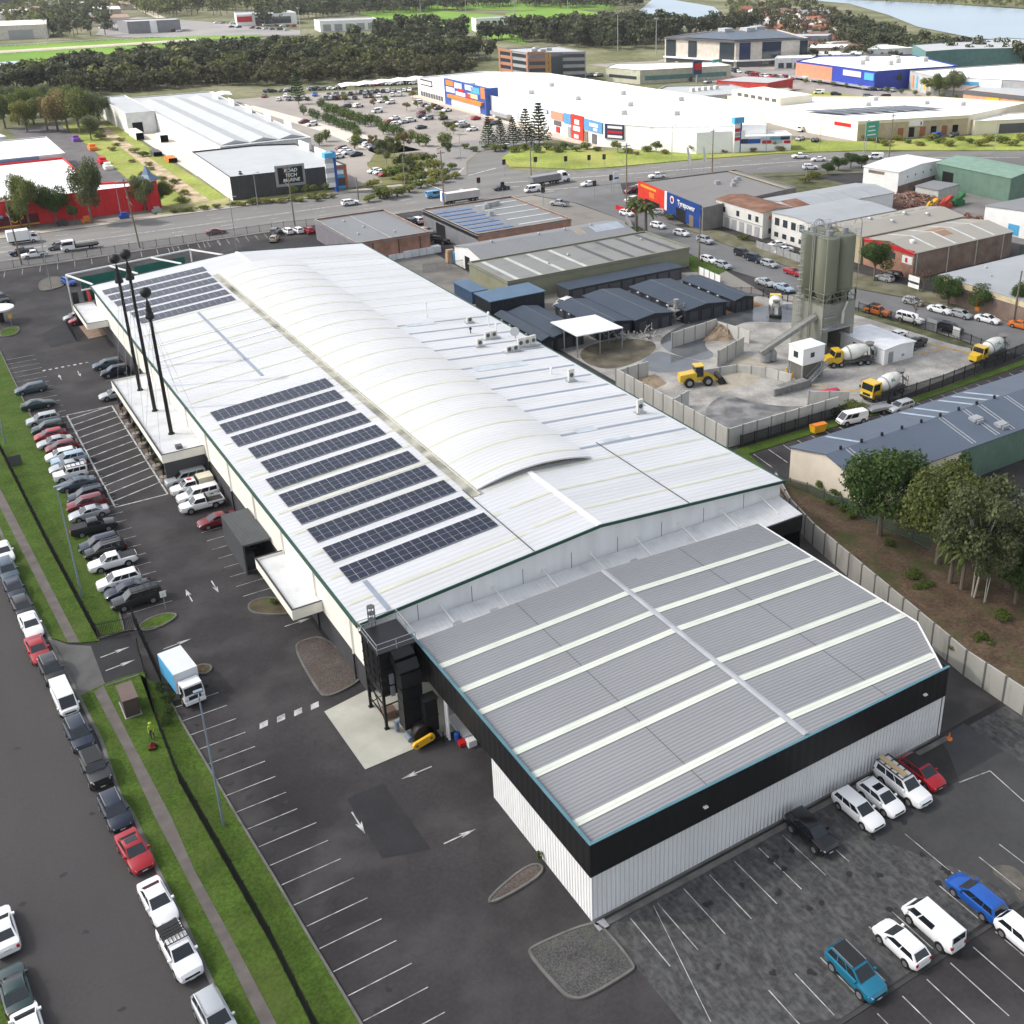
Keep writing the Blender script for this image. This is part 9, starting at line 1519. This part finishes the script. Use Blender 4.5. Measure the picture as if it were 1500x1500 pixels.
# ================================================================== CARS OF THE FAR CAR PARKS
FARC = {}
def farcar(kind, colour):
    k = (kind, colour)
    if k not in FARC:
        vs, fs, mi, mats = [], [], [], []
        for nm, me, loc, *_ in car_meshes(kind, colour, 1):
            o = len(vs); base = len(mats); mats += list(me.materials); vs += [tuple(v.co) for v in me.vertices]; fs += [tuple(i+o for i in p.vertices) for p in me.polygons]; mi += [base+p.material_index for p in me.polygons]
        me = bpy.data.meshes.new('car'); me.from_pydata(vs, [], fs); [me.materials.append(m_) for m_ in mats]; me.polygons.foreach_set('material_index', mi); FARC[k] = me
    return FARC[k]
rr = random.Random(77); FC = ['white']*9+['silver']*6+['grey']*3+['black']*4+['navy']*2+['red']*2+['blue','maroon','slate','skyblue','charcoal']; FK = ['sedan','hatch','suv','suv','wagon','hatch','ute','van']; NF = [0]
def row(a, b_, n, heading, where, fill=.8, kinds=FK):
    a, b_ = Vector(a), Vector(b_); k_ = 0
    for i in range(n):
        if rr.random() > fill or NF[0] >= 172: continue
        p = a.lerp(b_, i/max(1,n-1)); c = rr.choice(FC); kd = rr.choice(kinds); k_ += 1; NF[0] += 1; o = put('parked_car', farcar(kd, c), None, (p.x+rr.uniform(-.2,.2), p.y+rr.uniform(-.2,.2), .14), math.radians(heading+(180 if rr.random() < .4 else 0)+rr.uniform(-2,2)))
        o.visible_shadow = True; tag(o, f'{c} {({"suv":"SUV","ute":"pickup","hatch":"hatchback"}).get(kd,kd)}, {ORD[k_-1] if k_ <= 20 else "last"} from the left {where}', {'ute':'pickup','van':'van'}.get(kd,'car'), 'cars in the distant car parks')
row(G(525,127),G(604,124),15,0,'in the row under the shade canopy',.95); row(G(385,136),G(500,131),17,0,'in the row left of the shade canopy',.8); row(G(388,143),G(545,139),16,60,'in the second retail parking row',.75); row(G(530,137),G(600,134),10,60,'in the second row near the hall',.95); row(G(395,148),G(520,146),10,60,'in the third retail parking row',.6); row(G(485,146),G(585,141),11,60,'in the fourth retail parking row',.85)
for px, py, c, kd in ((525,155,'white','suv'),(507,156,'charcoal','suv'),(560,148,'white','sedan'),(572,150,'white','suv'),(553,163,'white','van'),(578,173,'white','sedan'),(570,178,'red','hatch'),(580,181,'white','hatch'),(592,178,'silver','sedan'),(602,176,'white','suv'),(618,170,'navy','hatch'),(617,165,'maroon','hatch'),(627,173,'silver','suv'),(649,173,'black','hatch'),(617,186,'navy','sedan'),(612,150,'white','suv'),(623,154,'black','hatch'),(629,155,'silver','hatch'),(637,156,'black','suv'),(642,158,'black','sedan'),(655,161,'white','sedan'),(659,183,'black','suv'),(668,181,'navy','suv'),(674,182,'white','suv'),(680,184,'grey','ute'),(692,189,'white','sedan'),(697,173,'red','hatch'),(717,178,'red','hatch'),(724,180,'charcoal','wagon'),(445,178,'maroon','sedan'),(457,182,'white','suv'),(533,208,'navy','suv'),(540,212,'white','suv'),(545,215,'silver','hatch'),(500,217,'maroon','hatch'),(504,220,'white','hatch'),(510,223,'white','sedan'),(521,226,'navy','sedan'),(496,229,'white','hatch'),(742,214,'white','sedan'),(775,214,'black','suv'),(1195,205,'navy','hatch'),(1172,203,'silver','sedan'),(1371,200,'blue','van'),(1397,198,'black','suv'),(1175,190,'white','van')):
    x, y = G(px, py, .7); NF[0] += 1; o = put('parked_car', farcar(kd, c), None, (x, y, .14), math.radians(rr.choice((20,200,15,190)))); tag(o, f'{c} {({"suv":"SUV","ute":"pickup","hatch":"hatchback"}).get(kd,kd)}, {ORD[NF[0] % 20]} in the {"upper" if py < 160 else "lower"} scatter of retail parking', {'ute':'pickup','van':'van'}.get(kd,'car'), 'scattered cars at the retail hall')
NF[0] = 60
row(G(985,96),G(1110,110),20,70,'in the lot before the medical centre',.85); row(G(1100,112),G(1180,118),12,70,'before the orange wing of the superstore',.9); row(G(1180,119),G(1260,128),12,70,'before the blue superstore wall',.85); row(G(1262,131),G(1330,136),7,70,'in the lot before the striped store',.7); row(G(980,115),G(1090,128),14,20,'along the left of the shopping road',.7); row(G(1200,138),G(1400,153),9,-35,'driving on the shopping road',.8); row(G(1418,155),G(1440,158),5,60,'at the brick shops',.9); row(G(1475,160),G(1498,170),6,60,'at the far right car yard',1.0); row(G(842,112),G(880,112),7,40,'beside the brick office',.9); row(G(1025,102),G(1080,104),8,70,'in the second row before the medical centre',.8)
row(G(150,42),G(188,47),8,20,'left of the grey dealership',.9); row(G(215,46),G(262,47),8,20,'right of the grey dealership',.9); row(G(310,34),G(430,40),16,20,'in the white dealership yard',.9); row(G(330,40),G(420,45),10,20,'in the white dealership front row',.8); row(G(480,44),G(545,50),6,20,'in the lot among the dark trees',.7)
# racecourse rails
for lb, q in (('outer white running rail of the racecourse', ((0,69.5),(150,60.5),(270,54.5),(380,52.5))),('inner white running rail of the racecourse', ((0,80),(150,71),(270,63),(310,61)))):
    pts = [G(*p) for p in q]; m = MB()
    for a, b_ in zip(pts[:-1], pts[1:]):
        m.beam((*a,1.3),(*b_,1.3),.25); n = 14; [m.box(a[0]+(b_[0]-a[0])*k/n-.1, a[0]+(b_[0]-a[0])*k/n+.1, a[1]+(b_[1]-a[1])*k/n-.1, a[1]+(b_[1]-a[1])*k/n+.1, 0, 1.3) for k in range(n)]
    solo('running_rail', m, WHITE, lb, 'rail')
for i, (px, py, h) in enumerate(((754,28,24),(832,30,24),(618,44,22),(683,26,20),(905,76,22),(961,80,20),(440,45,16),(70,60,14))): x, y = G(px,py); r = thing('floodlight_mast', f'thin floodlight mast, {ORD[i]} of those around the playing fields', 'mast', (x,y,0), group='floodlight masts'); part('pole', MB().cyl((x,y,0),(x,y,h),.3,.18,7), GREY, r); part('light_bank', MB().box(x-1.2,x+1.2,y-.3,y+.3,h-.8,h), GREY, r)
bpy.context.view_layer.update()
